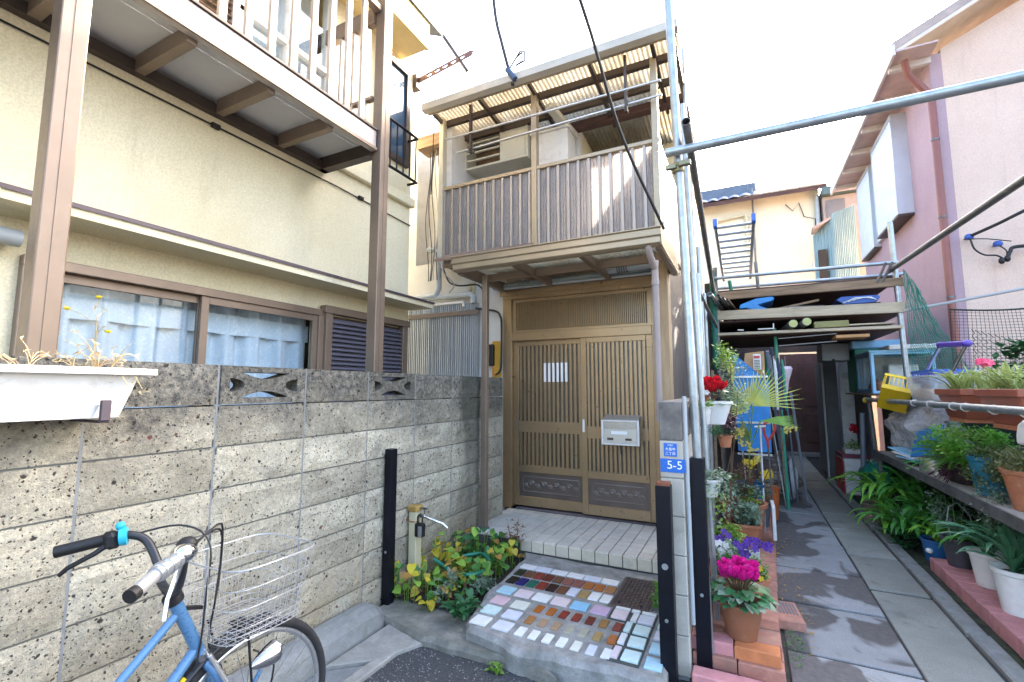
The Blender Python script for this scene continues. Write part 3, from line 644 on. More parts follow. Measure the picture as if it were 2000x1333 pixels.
# ---- white planter on the wall with dry weeds
pl = thing('wall_planter', 'white plastic trough planter of dry weeds hooked on the block wall', 'planter', (-2.15, .62, 1.39))
def trough(x0, x1, y0, y1, z0, z1, tx, ty):
    a = [(x0+tx, y0+ty, z0), (x1-tx, y0+ty, z0), (x1-tx, y1-ty, z0), (x0+tx, y1-ty, z0)]; b = [(x0, y0, z1), (x1, y0, z1), (x1, y1, z1), (x0, y1, z1)]; return a, b
a, b = trough(-2.285, -2.065, .3, .95, 1.395, 1.555, .02, .05)
lip = lambda r, d, z: [(p[0]+(d if p[0] > -2.17 else -d*0), p[1]+(d if p[1] > .6 else -d), z) for p in r]
inn = lambda r, d, z: [(p[0]-(d if p[0] > -2.17 else -d), p[1]-(d if p[1] > .6 else -d), z) for p in r]
MB().rings([a, [(p[0]*.8+q_[0]*.2, p[1]*.8+q_[1]*.2, 1.425) for p, q_ in zip(a, b)], b, lip(b, .04, 1.551), lip(b, .04, 1.575), inn(b, .004, 1.577), inn(b, .012, 1.53)]).build('trough', white_pl, pl, bevel=.003)
MB().box(-2.27, -2.08, .32, .93, 1.51, 1.53).build('soil', mat('pale_dry_soil', (.2, .17, .13), .95, 0, .3, 40, .6, 100), pl)
for y in (.40, .85): MB().box(-2.068, -2.055, y-.016, y+.016, 1.385, 1.46).box(-2.3, -2.06, y-.016, y+.016, 1.378, 1.386).build('hook', mat('dark_hook', (.05, .035, .05), .5), pl, bevel=.003)
dry = mat('dry_stem', (.55, .38, .2), .8, 0, .2, 30); dryg = mat('pale_dead_grass', (.62, .5, .28), .8, 0, .2, 30, transl=.3); yel = mat('yellow_blossom', (.75, .6, .03), .6, 0, .1, 30, transl=.3)
def weed(x, y, z, h, nb, seed, tip=None, name='dead_stem'):
    random.seed(seed); q = MB(); top = V(x+rnd(-.05, .05), y+rnd(-.03, .05), z+h)
    base = V(x, y, z); mid = base.lerp(top, .5)+V(rnd(-.02, .02), rnd(-.02, .02), 0); q.tube([base, mid, top], [.0028, .0022, .001], 5)
    ends = [top]
    for i in range(nb):
        k = rnd(.15, .98); s = base.lerp(mid, k*2) if k < .5 else mid.lerp(top, k*2-1); e = s+V(rnd(-.07, .07), rnd(-.07, .07), rnd(.0, .07)); q.tube([s, (s+e)/2+V(0, 0, .01), e], [.0016, .0013, .0006], 4); ends.append(e)
        for _ in range(2):
            d = e+V(rnd(-.025, .025), rnd(-.025, .025), rnd(-.02, .02)); q.add([e, e+V(rnd(-.006, .006), rnd(-.006, .006), .006), d], [(0, 1, 2)])
    q.build(name, dryg if seed % 2 else dry, pl)
    if tip: 
        b = MB()
        for e in ends[:3]: b.sphere(e, .011, 6, 4, .6)
        b.build('yellow_flower', yel, pl, smooth=True)
weed(-2.17, .84, 1.52, .33, 7, 3, True)
for i, (yy, h) in enumerate(((.80, .12), (.76, .1), (.83, .09), (.86, .12), (.62, .10), (.79, .13))): weed(-2.12, yy, 1.52, h, 9, 20+i)
for i in range(2): 
    q = MB(); random.seed(70+i); s = V(-2.07, .84+.04*i, 1.57)
    q.tube([s, s+V(.03, .03, .0), s+V(.05, .06, -.07)], .0015, 4)
    for k in range(14): p = s+V(.05, .06, -.07)*rnd(.2, 1.1)+V(rnd(-.02, .02), rnd(-.02, .02), rnd(-.02, .02)); q.add([p, p+V(rnd(-.015, .015), rnd(-.015, .015), rnd(-.015, .015)), p+V(rnd(-.01, .01), .006, .006)], [(0, 1, 2)])
    q.build('trailing_weed', dryg, pl)
# ================================================================ main house with the sliding door
mhouse = thing('narrow_house', 'narrow two storey house with golden sliding doors and brown corrugated balcony', 'house', (-1.8, 5.5, 0))
q = MB(); WYF = 4.62
q.box(-3.9, -2.42, WYF, WYF+.12, 0, 3.06).box(-2.42, -.62, WYF+.02, WYF+.14, 2.56, 3.06).box(-.70, -.62, WYF+.0, WYF+.14, 0, 2.56)
MB().box(-.74, -.62, WYF+.14, 9.5, 0, 3.06).build('alley_side_wall', mat('shade_dark_boards', (.15, .125, .105), .85, 0, .3, 4, .4, 40, stretch=(4, 4, .6), dirt=.4, ds=3, dcol=(.06, .05, .045)), mhouse); q.box(-3.9, -.62, 9.38, 9.5, 0, 3.06).box(-3.9, -3.78, WYF+.12, 9.38, 0, 5.0)  # side wall's shade is put into the dark board colour
q.box(-3.78, -1.62, 5.02, 5.12, 3.06, 4.75).box(-3.08, -2.98, 4.36, 5.02, 3.06, 4.62)
q.build('wall', whitewall, mhouse)
creamw = stucco('cream_plaster', (.62, .55, .36), (.70, .63, .44), .3)
MB().box(-1.62, -.62, 5.75, 5.85, 3.06, 4.65).box(-.70, -.62, 5.85, 9.4, 3.06, 4.8).box(-3.78, -.7, 9.28, 9.38, 3.06, 4.8).box(-1.66, -1.62, 5.12, 5.75, 3.06, 4.62).build('upper_wall', creamw, mhouse)
MB().box(-1.60, -.72, 5.735, 5.748, 3.95, 4.18).build('lintel_band', bronze_dk, mhouse); MB().box(-1.12, -1.02, 5.72, 5.734, 3.1, 4.6).build('window_post', bronze_dk, mhouse)
MB().box(-3.9, -.62, 4.7, 9.5, 2.98, 3.05).build('upper_floor', wood_dk, mhouse); MB().box(-3.9, -.62, 5.0, 9.5, 4.75, 4.9).build('roof', mat('grey_roofing', (.2, .2, .21), .7), mhouse)
MB().box(-3.9, -.75, 5.2, 5.25, .1, 2.9).build('interior', mat('amber_interior', (.14, .10, .06), .9), mhouse)
# ---- sliding door set
DY = 4.66
ds = thing('sliding_door', 'golden bronze slatted double sliding door with transom', 'door', (-1.54, DY, .226))
fr = MB().box(-2.42, -2.315, DY-.05, DY+.09, .226, 2.56).box(-.785, -.70, DY-.05, DY+.09, .226, 2.56).box(-2.42, -.70, DY-.055, DY+.09, 2.50, 2.585).box(-2.315, -.785, DY-.045, DY+.085, 2.03, 2.12).build('frame', gold, ds, bevel=.004)
MB().box(-2.45, -.68, DY-.075, DY-.05, 2.545, 2.60).build('head_drip', gold, fr)
frost, t, b, pos = base_mat('frosted_glass'); MATS['frost'] = frost
c = mix(t, ramp(t, noi(t, pos, 5, 6, .7), .35, .7), (.045, .033, .02), (.13, .10, .062)); t.links.new(c, b.inputs['Base Color']); b.inputs['Roughness'].default_value = .16; b.inputs['Specular IOR Level'].default_value = .9
bn = node(t, 'ShaderNodeBump'); bn.inputs['Strength'].default_value = .55; bn.inputs['Distance'].default_value = .004; t.links.new(noi(t, pos, 120, 3, .6), bn.inputs['Height']); t.links.new(bn.outputs[0], b.inputs['Normal'])
MB().box(-2.315, -.785, DY+.02, DY+.026, 2.12, 2.50).build('transom_pane', frost, ds)
tr = MB().box(-2.315, -2.27, DY-.02, DY+.02, 2.12, 2.5).box(-.83, -.785, DY-.02, DY+.02, 2.12, 2.5).box(-2.27, -.83, DY-.02, DY+.02, 2.12, 2.15).box(-2.27, -.83, DY-.02, DY+.02, 2.465, 2.5).build('transom_frame', gold, ds, bevel=.002)
q = MB()
for i in range(74): x = -2.258+i*.0193; q.box(x-.0045, x+.0045, DY-.012, DY+.012, 2.15, 2.465)
struct(q.build('transom_slats', gold, tr), 'stuff')
kick = mat('embossed_panel', (.14, .108, .09), .38, .4, .1, 8, .05, 60)
def leaf_carving(x0, x1, z0, z1, y, parent):
    q = MB(); n = 9; random.seed(int(abs(x0)*100))
    for i in range(n):
        cx = x0+.03+(x1-x0-.06)*i/(n-1); cz = (z0+z1)/2+(.014 if i % 2 else -.014); pts = []
        for k in range(22): a = k*.52; r = .026*(1-k/26); pts.append((cx+r*math.cos(a)*(1 if i % 2 else -1), y, cz+r*math.sin(a)*.85))
        q.tube(pts, .0055, 5)
        for s in (-1, 1): q.sphere((cx+s*.03, y, cz-s*.018), .007, 6, 4)
    q.tube([(x0, y, z0+.012), (x0+.012, y, z0), (x1-.012, y, z0), (x1, y, z0+.012), (x1, y, z1-.012), (x1-.012, y, z1), (x0+.012, y, z1), (x0, y, z1-.012), (x0, y, z0+.012)], .0045, 6)
    q.build('embossing', mat('embossing_metal', (.26, .22, .2), .35, .5, .1, 8), parent, smooth=True)
def dleaf(x0, x1, y, nsl, midz, extra=None):
    lf = MB().box(x0, x0+.062, y-.017, y+.017, .245, 2.04).box(x1-.062, x1, y-.017, y+.017, .245, 2.04).box(x0+.062, x1-.062, y-.017, y+.017, 1.975, 2.04).box(x0+.062, x1-.062, y-.017, y+.017, .60, .675).box(x0+.062, x1-.062, y-.017, y+.017, .245, .345).build('door_leaf', gold, ds, bevel=.004)
    MB().box(x0+.062, x1-.062, y+.008, y+.014, .675, 1.975).build('pane', frost, lf)
    sm = proto(*MB().box(-.0125, .0125, -.014, .006, .0, 1.30).__dict__.values(), gold)
    for i in range(nsl):
        x = x0+.062+(x1-x0-.124)*(i+.5)/nsl; mesh_obj('slat', sm, lf, (x, y, .675))
    MB().box(x0+.062, x1-.062, y-.0162, y-.0145, midz, midz+.12).build('middle_rail', gold, lf)
    kp = MB().box(x0+.062, x1-.062, y-.004, y+.008, .345, .60).build('kick_panel', kick, lf)
    leaf_carving(x0+.11, x1-.11, .40, .555, y-.006, lf)
    return lf
l1 = dleaf(-2.315, -1.46, DY+.03, 15, 1.03); l2 = dleaf(-1.52, -.785, DY-.012, 14, 1.0)
MB().box(-1.507, -1.483, DY-.034, DY-.029, 1.06, 1.19).build('door_pull', white_pl, l2, bevel=.002); MB().box(-2.30, -2.272, DY+.009, DY+.013, 1.05, 1.20).build('door_pull', bronze, l1, bevel=.003)
# white paper strips behind the slats of the left leaf (a notice stuck to the slat fronts)
nt_ = thing('paper_notice', 'white paper strips stuck on the left leaf slats', 'notice', (-1.8, DY+.01, 1.575))
for i in range(6):
    x = -2.253+(.731)*(i+6.5)/15; MB().box(x-.0135, x+.0135, DY+.0130, DY+.0145, 1.575, 1.78).build('paper_strip', mat('white_paper', (.82, .8, .8), .8, 0, .03, 10), nt_)
# mailbox
mb = thing('mailbox', 'silver steel mailbox hung on the right leaf of the sliding door', 'mailbox', (-1.09, 4.57, .97))
MB().prism([(-1.265, 4.64, .97), (-1.265, 4.50, .97), (-1.265, 4.50, 1.19), (-1.265, 4.525, 1.215), (-1.265, 4.64, 1.245)], (.35, 0, 0)).build('body', alu, mb, bevel=.004)
fr_ = MB().box(-1.272, -1.25, 4.488, 4.50, .962, 1.20).box(-.93, -.908, 4.488, 4.50, .962, 1.20).box(-1.25, -.93, 4.488, 4.50, .962, .98).box(-1.25, -.93, 4.488, 4.50, 1.185, 1.20).build('front_frame', white_pl, mb, bevel=.003)
MB().box(-1.248, -.932, 4.490, 4.499, 1.12, 1.183).build('flap', mat('brushed_steel', (.42, .41, .39), .3, .8, .08, 10), mb, bevel=.002)
MB().box(-1.248, -.932, 4.492, 4.499, .982, 1.116).build('door_panel', mat('satin_steel', (.55, .54, .5), .35, .6, .06, 10), mb, bevel=.002)
MB().box(-1.175, -1.02, 4.489, 4.492, 1.065, 1.095).build('name_card', whitep, mb)
for x in (-1.215, -1.04): MB().box(x, x+.06, 4.484, 4.492, 1.01, 1.03).build('latch', bronze_dk, mb, bevel=.003)
MB().cyl((-1.09, 4.49, .965), (-1.085, 4.49, .88), .004).build('hanging_strap', black_rub, mb)
# ---- entrance canopy
cy0, cy1, cz = 3.6, 4.62, 2.6
can = thing('entrance_canopy', 'brown entrance canopy with translucent corrugated roof on a slim post', 'canopy', (-1.46, 4.1, 2.5))
champ = mat('champagne_aluminium', (.40, .315, .205), .36, .4, .08, 3, .03, 100, dirt=.2, ds=5, dcol=(.22, .16, .1))
MB().prism([(-2.415, cy0, 2.60), (-2.415, cy0-.03, 2.615), (-2.415, cy0-.03, 2.66), (-2.415, cy0-.045, 2.67), (-2.415, cy0-.045, 2.72), (-2.415, cy0-.06, 2.725), (-2.415, cy0-.06, 2.735), (-2.415, cy0+.05, 2.735), (-2.415, cy0+.05, 2.60)], (1.9, 0, 0)).build('gutter', champ, can, bevel=.002)
[MB().box(x, x+.05, cy0+.05, cy1, 2.585, 2.69).build('side_beam', bronze, can, bevel=.003) for x in (-2.41, -.575)]; MB().box(-.524, -.518, cy0-.03, cy1, 2.60, 2.78).build('side_fascia', champ, can)
for x in (-1.83, -1.20): MB().box(x, x+.05, cy0+.05, cy1, 2.595, 2.67).build('rafter', bronze, can, bevel=.003)
MB().box(-2.36, -.575, cy1-.05, cy1-.003, 2.60, 2.76).build('wall_plate', bronze, can); MB().box(-2.36, -.575, 4.08, 4.11, 2.60, 2.672).build('purlin', bronze, can)
def corr(name, m, parent, x0, x1, y0, y1, z0, z1, pitch=.045, amp=.014, along='y', n=None):
    """corrugated sheet, ridges running along y (x varies the wave)"""
    k = int((x1-x0)/pitch*6)
    return MB().sheet(lambda u, v: (x0+(x1-x0)*u, y0+(y1-y0)*v, z0+(z1-z0)*v+amp*math.sin(2*math.pi*(x1-x0)*u/pitch)), k, 6).build(name, m, parent, smooth=2)
def frp(name, c, dirtc, transl):
    m, t, b, pos = base_mat(name)
    cc = mix(t, ramp(t, noi(t, mapped(t, pos, (1, .35, 1)), 5, 7, .7), .35, .7), c, dirtc); cc = mix(t, ramp(t, noi(t, pos, 40, 4, .7), .55, .75), cc, tuple(q*.5 for q in dirtc))
    t.links.new(cc, b.inputs['Base Color']); b.inputs['Roughness'].default_value = .35
    tr_ = node(t, 'ShaderNodeBsdfTranslucent'); t.links.new(cc, tr_.inputs[0]); ms = node(t, 'ShaderNodeMixShader'); ms.inputs[0].default_value = transl
    t.links.new(b.outputs[0], ms.inputs[1]); t.links.new(tr_.outputs[0], ms.inputs[2]); t.links.new(ms.outputs[0], t.nodes['Material Output'].inputs[0]); return m
frp_y = frp('yellowed_translucent_sheet', (.45, .41, .32), (.29, .22, .12), .48); frp_g = frp('old_translucent_sheet', (.62, .58, .44), (.40, .32, .18), .7)
corr('roof_sheet', frp_g, can, -2.42, -.53, cy0+.02, cy1, 2.71, 2.80)
cp = MB().box(-2.245, -2.19, 3.83, 3.885, .2, 2.6).build('post', bronze, can, bevel=.005, seg=2)
MB().lathe([(.055, 0), (.06, .1), (.045, .1), (.04, .02)], (-2.2175, 3.8575, .13), 4, sq=0).build('post_shoe', mat('grey_shoe', (.13, .13, .15), .6), cp)
# gutter downpipe of the canopy
dp = thing('canopy_downpipe', 'pale brown rain pipe running down beside the sliding door', 'downpipe', (-.62, 3.75, 1.3))
dpm = mat('mauve_brown_pipe', (.34, .28, .26), .45, 0, .06, 5, dirt=.2, ds=7, dcol=(.2, .15, .12))
MB().cord([(-.62, 3.62, 2.62), (-.62, 3.62, 2.58), (-.615, 3.66, 2.53), (-.60, 3.74, 2.46), (-.60, 3.75, 2.40), (-.60, 3.75, 1.25)], .027, 14).build('pipe', dpm, dp, smooth=True)
for z in (2.34, 2.50): MB().cyl((-.60, 3.75, z-.02), (-.60, 3.75, z+.02), .032).build('socket', dpm, dp, smooth=True)
# rolled blind and folded plastic under the canopy
sb = thing('rolled_blind', 'rolled screen on a rod under the entrance canopy', 'blind', (-1.5, 4.5, 2.52))
MB().tube([(-2.5, 4.53, 2.615), (-.72, 4.53, 2.615)], .014, 10).build('rod', pvc, sb, smooth=True); MB().tube([(-2.5, 4.53, 2.64), (-.74, 4.55, 2.665)], .03, 12).build('roll', mat('grey_green_roll', (.25, .28, .26), .5, 0, .15, 8), sb, smooth=True)
mo = thing('awning_motor', 'horizontal ribbed pipe fitting hanging under the canopy right end', 'fitting', (-.95, 4.4, 2.6))
MB().tube([(-1.22, 4.42, 2.66), (-.70, 4.42, 2.68)], .04, 14).build('tube', pvc, mo, smooth=True)
for i in range(5): MB().cyl((-1.06+i*.022, 4.42, 2.667), (-1.05+i*.022, 4.42, 2.667), .048).build('rib', galv_dk, mo)
pb = thing('plastic_wrap', 'crumpled clear plastic wrap hanging under the canopy left end', 'plastic', (-2.0, 4.4, 2.6))
MB().sheet(lambda u, v: (-2.14+.3*u, 4.4+.05*mnoise.noise(V(u*4, v*4, 0)), 2.58+.1*v+.04*mnoise.noise(V(u*5, v*5, 8))), 14, 8).build('wrap', clear_pl, pb)
# ---- balcony
by = 4.30
bc = MB().box(-3.08, -.62, by+.06, 4.62, 2.92, 2.98).build('balcony', wood_dk, mhouse)
pan = frp('smoky_corrugated_sheet', (.52, .47, .44), (.42, .375, .35), .5)
def panel(x0, x1, nm):
    out = []; x = x0; prof = []
    pat = [(.0, 0), (.006, .016), (.03, .016), (.036, 0), (.05, 0), (.053, .006), (.061, .006), (.064, 0), (.078, 0), (.081, .006), (.089, .006), (.092, 0), (.106, 0)]
    while x < x1:
        for dx, d in pat:
            if x+dx <= x1: prof.append((x+dx, d))
        x += .108
    n = len(prof); v = [(p[0], by-p[1], z) for z in (2.9, 3.79) for p in prof]
    return MB().add(v, [(i, i+1, n+i+1, n+i) for i in range(n-1)]).build(nm, pan, bc)
panel(-3.03, -1.905, 'corrugated_panel'); panel(-1.845, -.66, 'corrugated_panel')
ribm = mat('champagne_rib', (.40, .345, .29), .4, .35, .06, 4); rb = proto(*bevel_box(.026, .018, .88, .003), ribm)
for x0, x1 in ((-3.03, -1.905), (-1.845, -.66)):
    x = x0+.018
    while x < x1: mesh_obj('cover_rib', rb, bc, (x, by-.022, 2.905)); x += .108
MB().box(-3.06, -.60, by-.035, by+.035, 3.79, 3.83).build('hand_rail', champ, bc, bevel=.004); MB().box(-3.06, -.62, by-.03, by+.03, 2.88, 2.92).build('bottom_rail', bronze, bc, bevel=.003)
MB().prism([(-3.08, by-.02, 3.02), (-3.08, by-.11, 2.96), (-3.08, by-.11, 2.93), (-3.08, by-.02, 2.99)], (1.2, 0, 0)).build('rain_board', mat('brown_flashing', (.24, .17, .13), .5, .2, .1, 5), bc)
for x, z1 in ((-1.875, 4.66), (-3.06, 4.7), (-.64, 4.64)): MB().box(x-.03, x+.03, by-.045, by+.03, 2.85 if x > -3 else 3.0, z1).build('post', champ if x > -3 else mat('cream_post', (.52, .47, .36), .5, .1, .08, 4), bc, bevel=.004)
MB().box(-.645, -.60, by+.05, 5.7, 2.9, 3.80).build('side_panel', pan, bc)
# ---- balcony roof
ry0, ry1, rz0, rz1 = 4.1, 5.1, 4.665, 4.555
rfz = lambda y: rz0+(rz1-rz0)*(y-ry0)/(ry1-ry0)
br_ = MB().box(-3.12, -.40, ry0-.05, ry0-.005, rz0-.03, rz0+.075).build('balcony_roof', champ, mhouse, bevel=.004)
MB().prism([(-3.14, ry0-.05, rz0-.035), (-3.14, ry0-.12, rz0-.02), (-3.14, ry0-.12, rz0+.06), (-3.14, ry0-.11, rz0+.06), (-3.14, ry0-.11, rz0-.005), (-3.14, ry0-.05, rz0-.015)], (2.76, 0, 0)).build('eave_gutter', mat('pale_gutter', (.50, .46, .38), .45, .1, .08, 4), br_)
for x0, x1 in ((-3.10, -2.45), (-2.47, -1.86), (-1.88, -1.20), (-1.22, -.40)): corr('roof_sheet', frp_y, br_, x0, x1, ry0-.03, 5.9, rfz(ry0-.03)+.05+rnd(0, .004), rfz(5.9)+.05)
MB().box(-3.1, -.42, 4.9, 5.0, rfz(4.95)-.06, rfz(4.95)+.03).build('purlin', wood_dk, br_)
for y in (4.34, 4.66): MB().box(-3.1, -.42, y-.025, y+.025, rfz(y)-.03, rfz(y)+.036).build('purlin', bronze_dk, br_)
for x in (-3.06, -2.45, -1.86, -1.21, -.62): MB().bar((x, ry0, rz0-.01), (x, 5.1, rfz(5.1)-.01), .035, .05).build('rafter', bronze_dk, br_, bevel=.003)
MB().box(-.44, -.40, ry0, 5.9, rz1-.06, rz1+.0).build('verge_board', bronze_dk, br_)
# hanging arms and clothes poles
cpo = thing('clothes_poles', 'two silver clothes poles hung across the front of the balcony', 'clothes pole', (-1.75, 4.15, 4.15))
MB().tube([(-2.93, 4.16, 4.335), (-.56, 4.16, 4.315)], .012, 10).build('pole', alu, cpo, smooth=True); MB().tube([(-2.80, 4.2, 4.165), (-.56, 4.2, 4.195)], .012, 10).build('pole', alu, cpo, smooth=True)
for x in (-2.6, -.88): MB().box(x-.012, x+.012, 4.15, 4.19, 4.10, rz0).build('hanger', bronze_dk, cpo); MB().tube([(x, 4.13, 4.13), (x, 4.24, 4.13), (x, 4.25, 4.17)], .008, 6).build('hook', bronze_dk, cpo)
# ---- window air conditioner casing
ac = thing('air_conditioner', 'boxy cream air conditioner mounted high on the balcony wall', 'air conditioner', (-2.55, 4.72, 4.2))
acm = mat('aged_white_metal', (.60, .57, .46), .5, 0, .06, 5, dirt=.35, ds=5, dcol=(.34, .28, .18))
MB().box(-3.0, -2.13, 4.66, 5.015, 4.19, 4.22).box(-3.0, -2.97, 4.66, 5.015, 4.22, 4.58).box(-2.16, -2.13, 4.66, 5.015, 4.22, 4.58).box(-3.0, -2.13, 4.66, 5.015, 4.58, 4.61).build('casing', acm, ac, bevel=.004)
MB().box(-2.50, -2.165, 4.668, 5.0, 4.225, 4.575).build('service_panel', acm, ac, bevel=.004)
MB().box(-2.965, -2.51, 4.9, 5.0, 4.225, 4.575).build('coil', mat('rusty_coil', (.22, .14, .08), .7, .3, .25, 14), ac)
for z in (4.30, 4.40, 4.52): MB().box(-2.965, -2.51, 4.67, 4.70, z, z+.018).build('grille_bar', acm, ac)
MB().box(-2.4, -2.34, 4.66, 4.668, 4.46, 4.475).build('badge', wood, ac)
cab = thing('balcony_cabinet', 'tall white cupboard standing behind the balcony railing', 'cabinet', (-1.85, 5.0, 3.0))
MB().box(-2.1, -1.66, 4.72, 5.0, 3.06, 4.45).build('body', white_pl, cab, bevel=.006); MB().box(-2.12, -1.64, 4.70, 5.0, 4.45, 4.475).build('top', white_pl, cab, bevel=.003)
for z in (3.5, 3.95): MB().box(-1.659, -1.655, 4.75, 4.98, z, z+.005).build('seam', bronze_dk, cab)
rbx = thing('roller_shade_box', 'pale roller box hanging below the balcony roof sheets', 'roller box', (-1.72, 4.6, 4.5))
MB().bar((-1.76, 4.4, 4.55), (-1.66, 5.0, 4.47), .09, .07).build('box', acm, rbx, bevel=.01)
# ---- corrugated grey sheet and pipes in the gap on the left
cs = thing('corrugated_fence_sheet', 'grey ribbed metal sheet closing the gap beside the white wall', 'metal sheet', (-3.25, 4.55, 0))
MB().sheet(lambda u, v: (-3.92+1.2*u, 4.56+.008*(1 if math.sin(2*math.pi*u*42) > 0 else -1), 2.5*v), 252, 1).build('ribbed_sheet', mat('grey_ribbed_metal', (.40, .43, .46), .45, .4, .08, 3, dirt=.25, ds=4, dcol=(.3, .27, .22)), cs)
MB().box(-3.95, -2.70, 4.53, 4.545, 2.36, 2.41).build('batten', mat('brown_batten', (.16, .12, .1), .6), cs)
pp = thing('wall_pipes', 'grey plastic pipes elbowing across the white wall', 'pipes', (-3.0, 4.55, 2.4))
MB().tube([(-3.42, 4.52, 3.2), (-3.28, 4.52, 3.2), (-3.25, 4.52, 3.17), (-3.25, 4.52, 2.70), (-3.30, 4.52, 2.62), (-3.6, 4.52, 2.6)], .035, 12).build('drain_pipe', pvc, pp, smooth=True)
MB().tube([(-3.28, 4.52, 3.14), (-3.05, 4.50, 3.13)], .035, 12).build('drain_pipe', pvc, pp, smooth=True)
MB().tube([(-3.4, 4.54, 2.60), (-2.82, 4.54, 2.60), (-2.775, 4.54, 2.57), (-2.77, 4.54, 2.49)], .034, 12).build('duct', pvc, pp, smooth=True)
MB().tube([(-3.4, 4.54, 2.515), (-2.92, 4.54, 2.515), (-2.9, 4.54, 2.46)], .016, 10).build('duct', white_pl, pp, smooth=True)
# electricity meter on a mustard board with its cable
mt = thing('meter_board', 'black meter switch on a mustard yellow board beside the door', 'meter', (-2.5, 4.58, 1.62))
MB().box(-2.55, -2.43, 4.585, 4.605, 1.63, 2.04).build('board', mat('mustard_board', (.55, .30, .03), .6, 0, .12, 8), mt, bevel=.006); MB().box(-2.60, -2.51, 4.53, 4.584, 1.76, 2.0).build('switch_box', black_rub, mt, bevel=.008)
MB().box(-2.575, -2.545, 4.524, 4.53, 1.86, 1.93).build('dial', mat('smoked_dial', (.1, .1, .1), .2), mt); MB().tube([(-2.53, 4.56, 1.76), (-2.52, 4.57, 1.68), (-2.5, 4.58, 1.64)], .006, 6).build('lead', terra, mt)
MB().cord([(-2.49, 4.57, 1.66), (-2.44, 4.56, 1.69), (-2.415, 4.555, 1.78), (-2.41, 4.555, 2.2), (-2.43, 4.555, 2.32), (-2.5, 4.555, 2.38), (-2.75, 4.555, 2.43)], .012, 8).build('cable', cablem, mt, smooth=True)
iso = thing('wire_insulator', 'small cream porcelain insulator on the white wall above the pipes', 'insulator', (-2.83, 4.56, 2.62))
MB().box(-2.87, -2.79, 4.59, 4.62, 2.62, 2.76).build('back_plate', beigepvc, iso, bevel=.006)
for z in (2.65, 2.71): MB().lathe([(.001, 0), (.022, 0), (.026, .012), (.015, .02), (.024, .03), (.001, .04)], (-2.83, 4.56, z), 12).build('spool', beigepvc, iso, smooth=True)
# cables running down the left corner of the white wall
random.seed(5)
for i in range(5):
    x = -3.42+.05*i; pts = [(x+.03*math.sin(k*.9+i), 4.50-.01*i, 4.6-k*.2) for k in range(10)]
    tag(MB().cord(pts, .005+.001*(i % 2), 6).build('wall_cable', cablem if i != 3 else greycable, smooth=True), ['thin black cable looping down the white wall corner', 'second black cable beside the corner post of the white wall', 'wavy black cable nearest the brown balcony rail', 'pale grey cable hanging down the white wall', 'loose black cable by the grey drain pipe'][i], 'cable')
tag(MB().cord([(-3.10, 4.24, 3.1), (-3.0, 4.2, 2.95), (-2.97, 4.22, 2.8), (-2.95, 4.4, 2.7), (-3.05, 4.45, 2.62)], .007, 6).build('wall_cable', greycable, smooth=True), 'white cable looping under the balcony left end', 'cable')
tag(MB().cord([(-3.2, 4.5, 3.0), (-3.1, 4.5, 2.78), (-3.0, 4.5, 2.72), (-2.9, 4.5, 2.7), (-2.7, 4.5, 2.69), (-2.6, 4.5, 2.6)], .01, 6).build('wall_cable', cablem, smooth=True), 'black cable arching over the grey ducts', 'cable')
MB().box(-3.5, -3.06, 4.36, 4.6, 4.45, 4.6).build('eave_timber', wood, mhouse)
# ---- strip of the alley-side wall with timber jamb, pipes
MB().box(-.70, -.60, 4.45, 4.60, .2, 2.95).build('corner_timber', mat('tan_timber', (.46, .33, .2), .75, 0, .15, 3, .2, 50, stretch=(6, 6, 1)), mhouse, bevel=.004)
S.cycles.max_bounces = 7; S.cycles.diffuse_bounces = 3; S.cycles.glossy_bounces = 3; S.cycles.transmission_bounces = 4; S.cycles.transparent_max_bounces = 16
# ================================================================ pink house on the right
pinkm = stucco('peach_stucco', (.69, .50, .40), (.77, .58, .47), .2); mauve_shade = stucco('shaded_mauve_stucco', (.43, .295, .325), (.49, .345, .365), .2)  # alley side: darker mauve copy of the stucco, with its shade painted in
ph = thing('pink_house', 'pink rendered house with shuttered upper window right of the alley', 'house', (4, 9, 0))
PX, PY0, PY1 = 2.3, 7.33, 11.4
MB().box(PX, PX+.12, PY0, PY1, 0, 5.75).build('side_wall', mauve_shade, ph)
MB().prism([(PX+.12, PY0+.002, 0), (7.5, PY0+.002, 0), (7.5, PY0+.002, 5.75), (4.9, PY0+.002, 7.0), (PX+.12, PY0+.002, 5.8)], (0, .12, 0)).build('gable_wall', pinkm, ph)
MB().box(7.4, 7.5, PY0+.13, PY1, 0, 5.75).box(PX+.12, 7.4, PY1-.12, PY1, 0, 5.75).build('back_wall', pinkm, ph)
wht = mat('off_white_eave', (.68, .60, .56), .7, 0, .06, 4); rofm = mat('brown_roof_tile', (.42, .33, .29), .7)
rf2 = MB().prism([(1.86, PY0-.35, 5.72), (1.86, PY0-.35, 5.84), (4.9, PY0-.35, 7.35), (7.9, PY0-.35, 5.85), (7.9, PY0-.35, 5.75), (4.9, PY0-.35, 7.22)], (0, PY1-PY0+.6, 0)).build('roof', rofm, ph)
MB().box(1.85, 1.88, PY0-.36, PY1+.3, 5.66, 5.80).build('eave_fascia', wht, rf2); MB().box(1.88, PX, PY0-.35, PY1+.25, 5.70, 5.72).build('soffit', mat('pink_soffit', (.62, .46, .44), .8), rf2)
for y in (7.3, 8.1, 8.9, 9.7, 10.5, 11.3): MB().box(1.88, PX, y-.035, y+.035, 5.62, 5.698).build('rafter_tail', wht, rf2)
MB().bar((1.88, PY0-.33, 5.76), (4.9, PY0-.33, 7.27), .03, .14).build('barge_board', wht, rf2)
dpr = mat('rust_red_pipe', (.25, .085, .065), .45, 0, .08, 5)
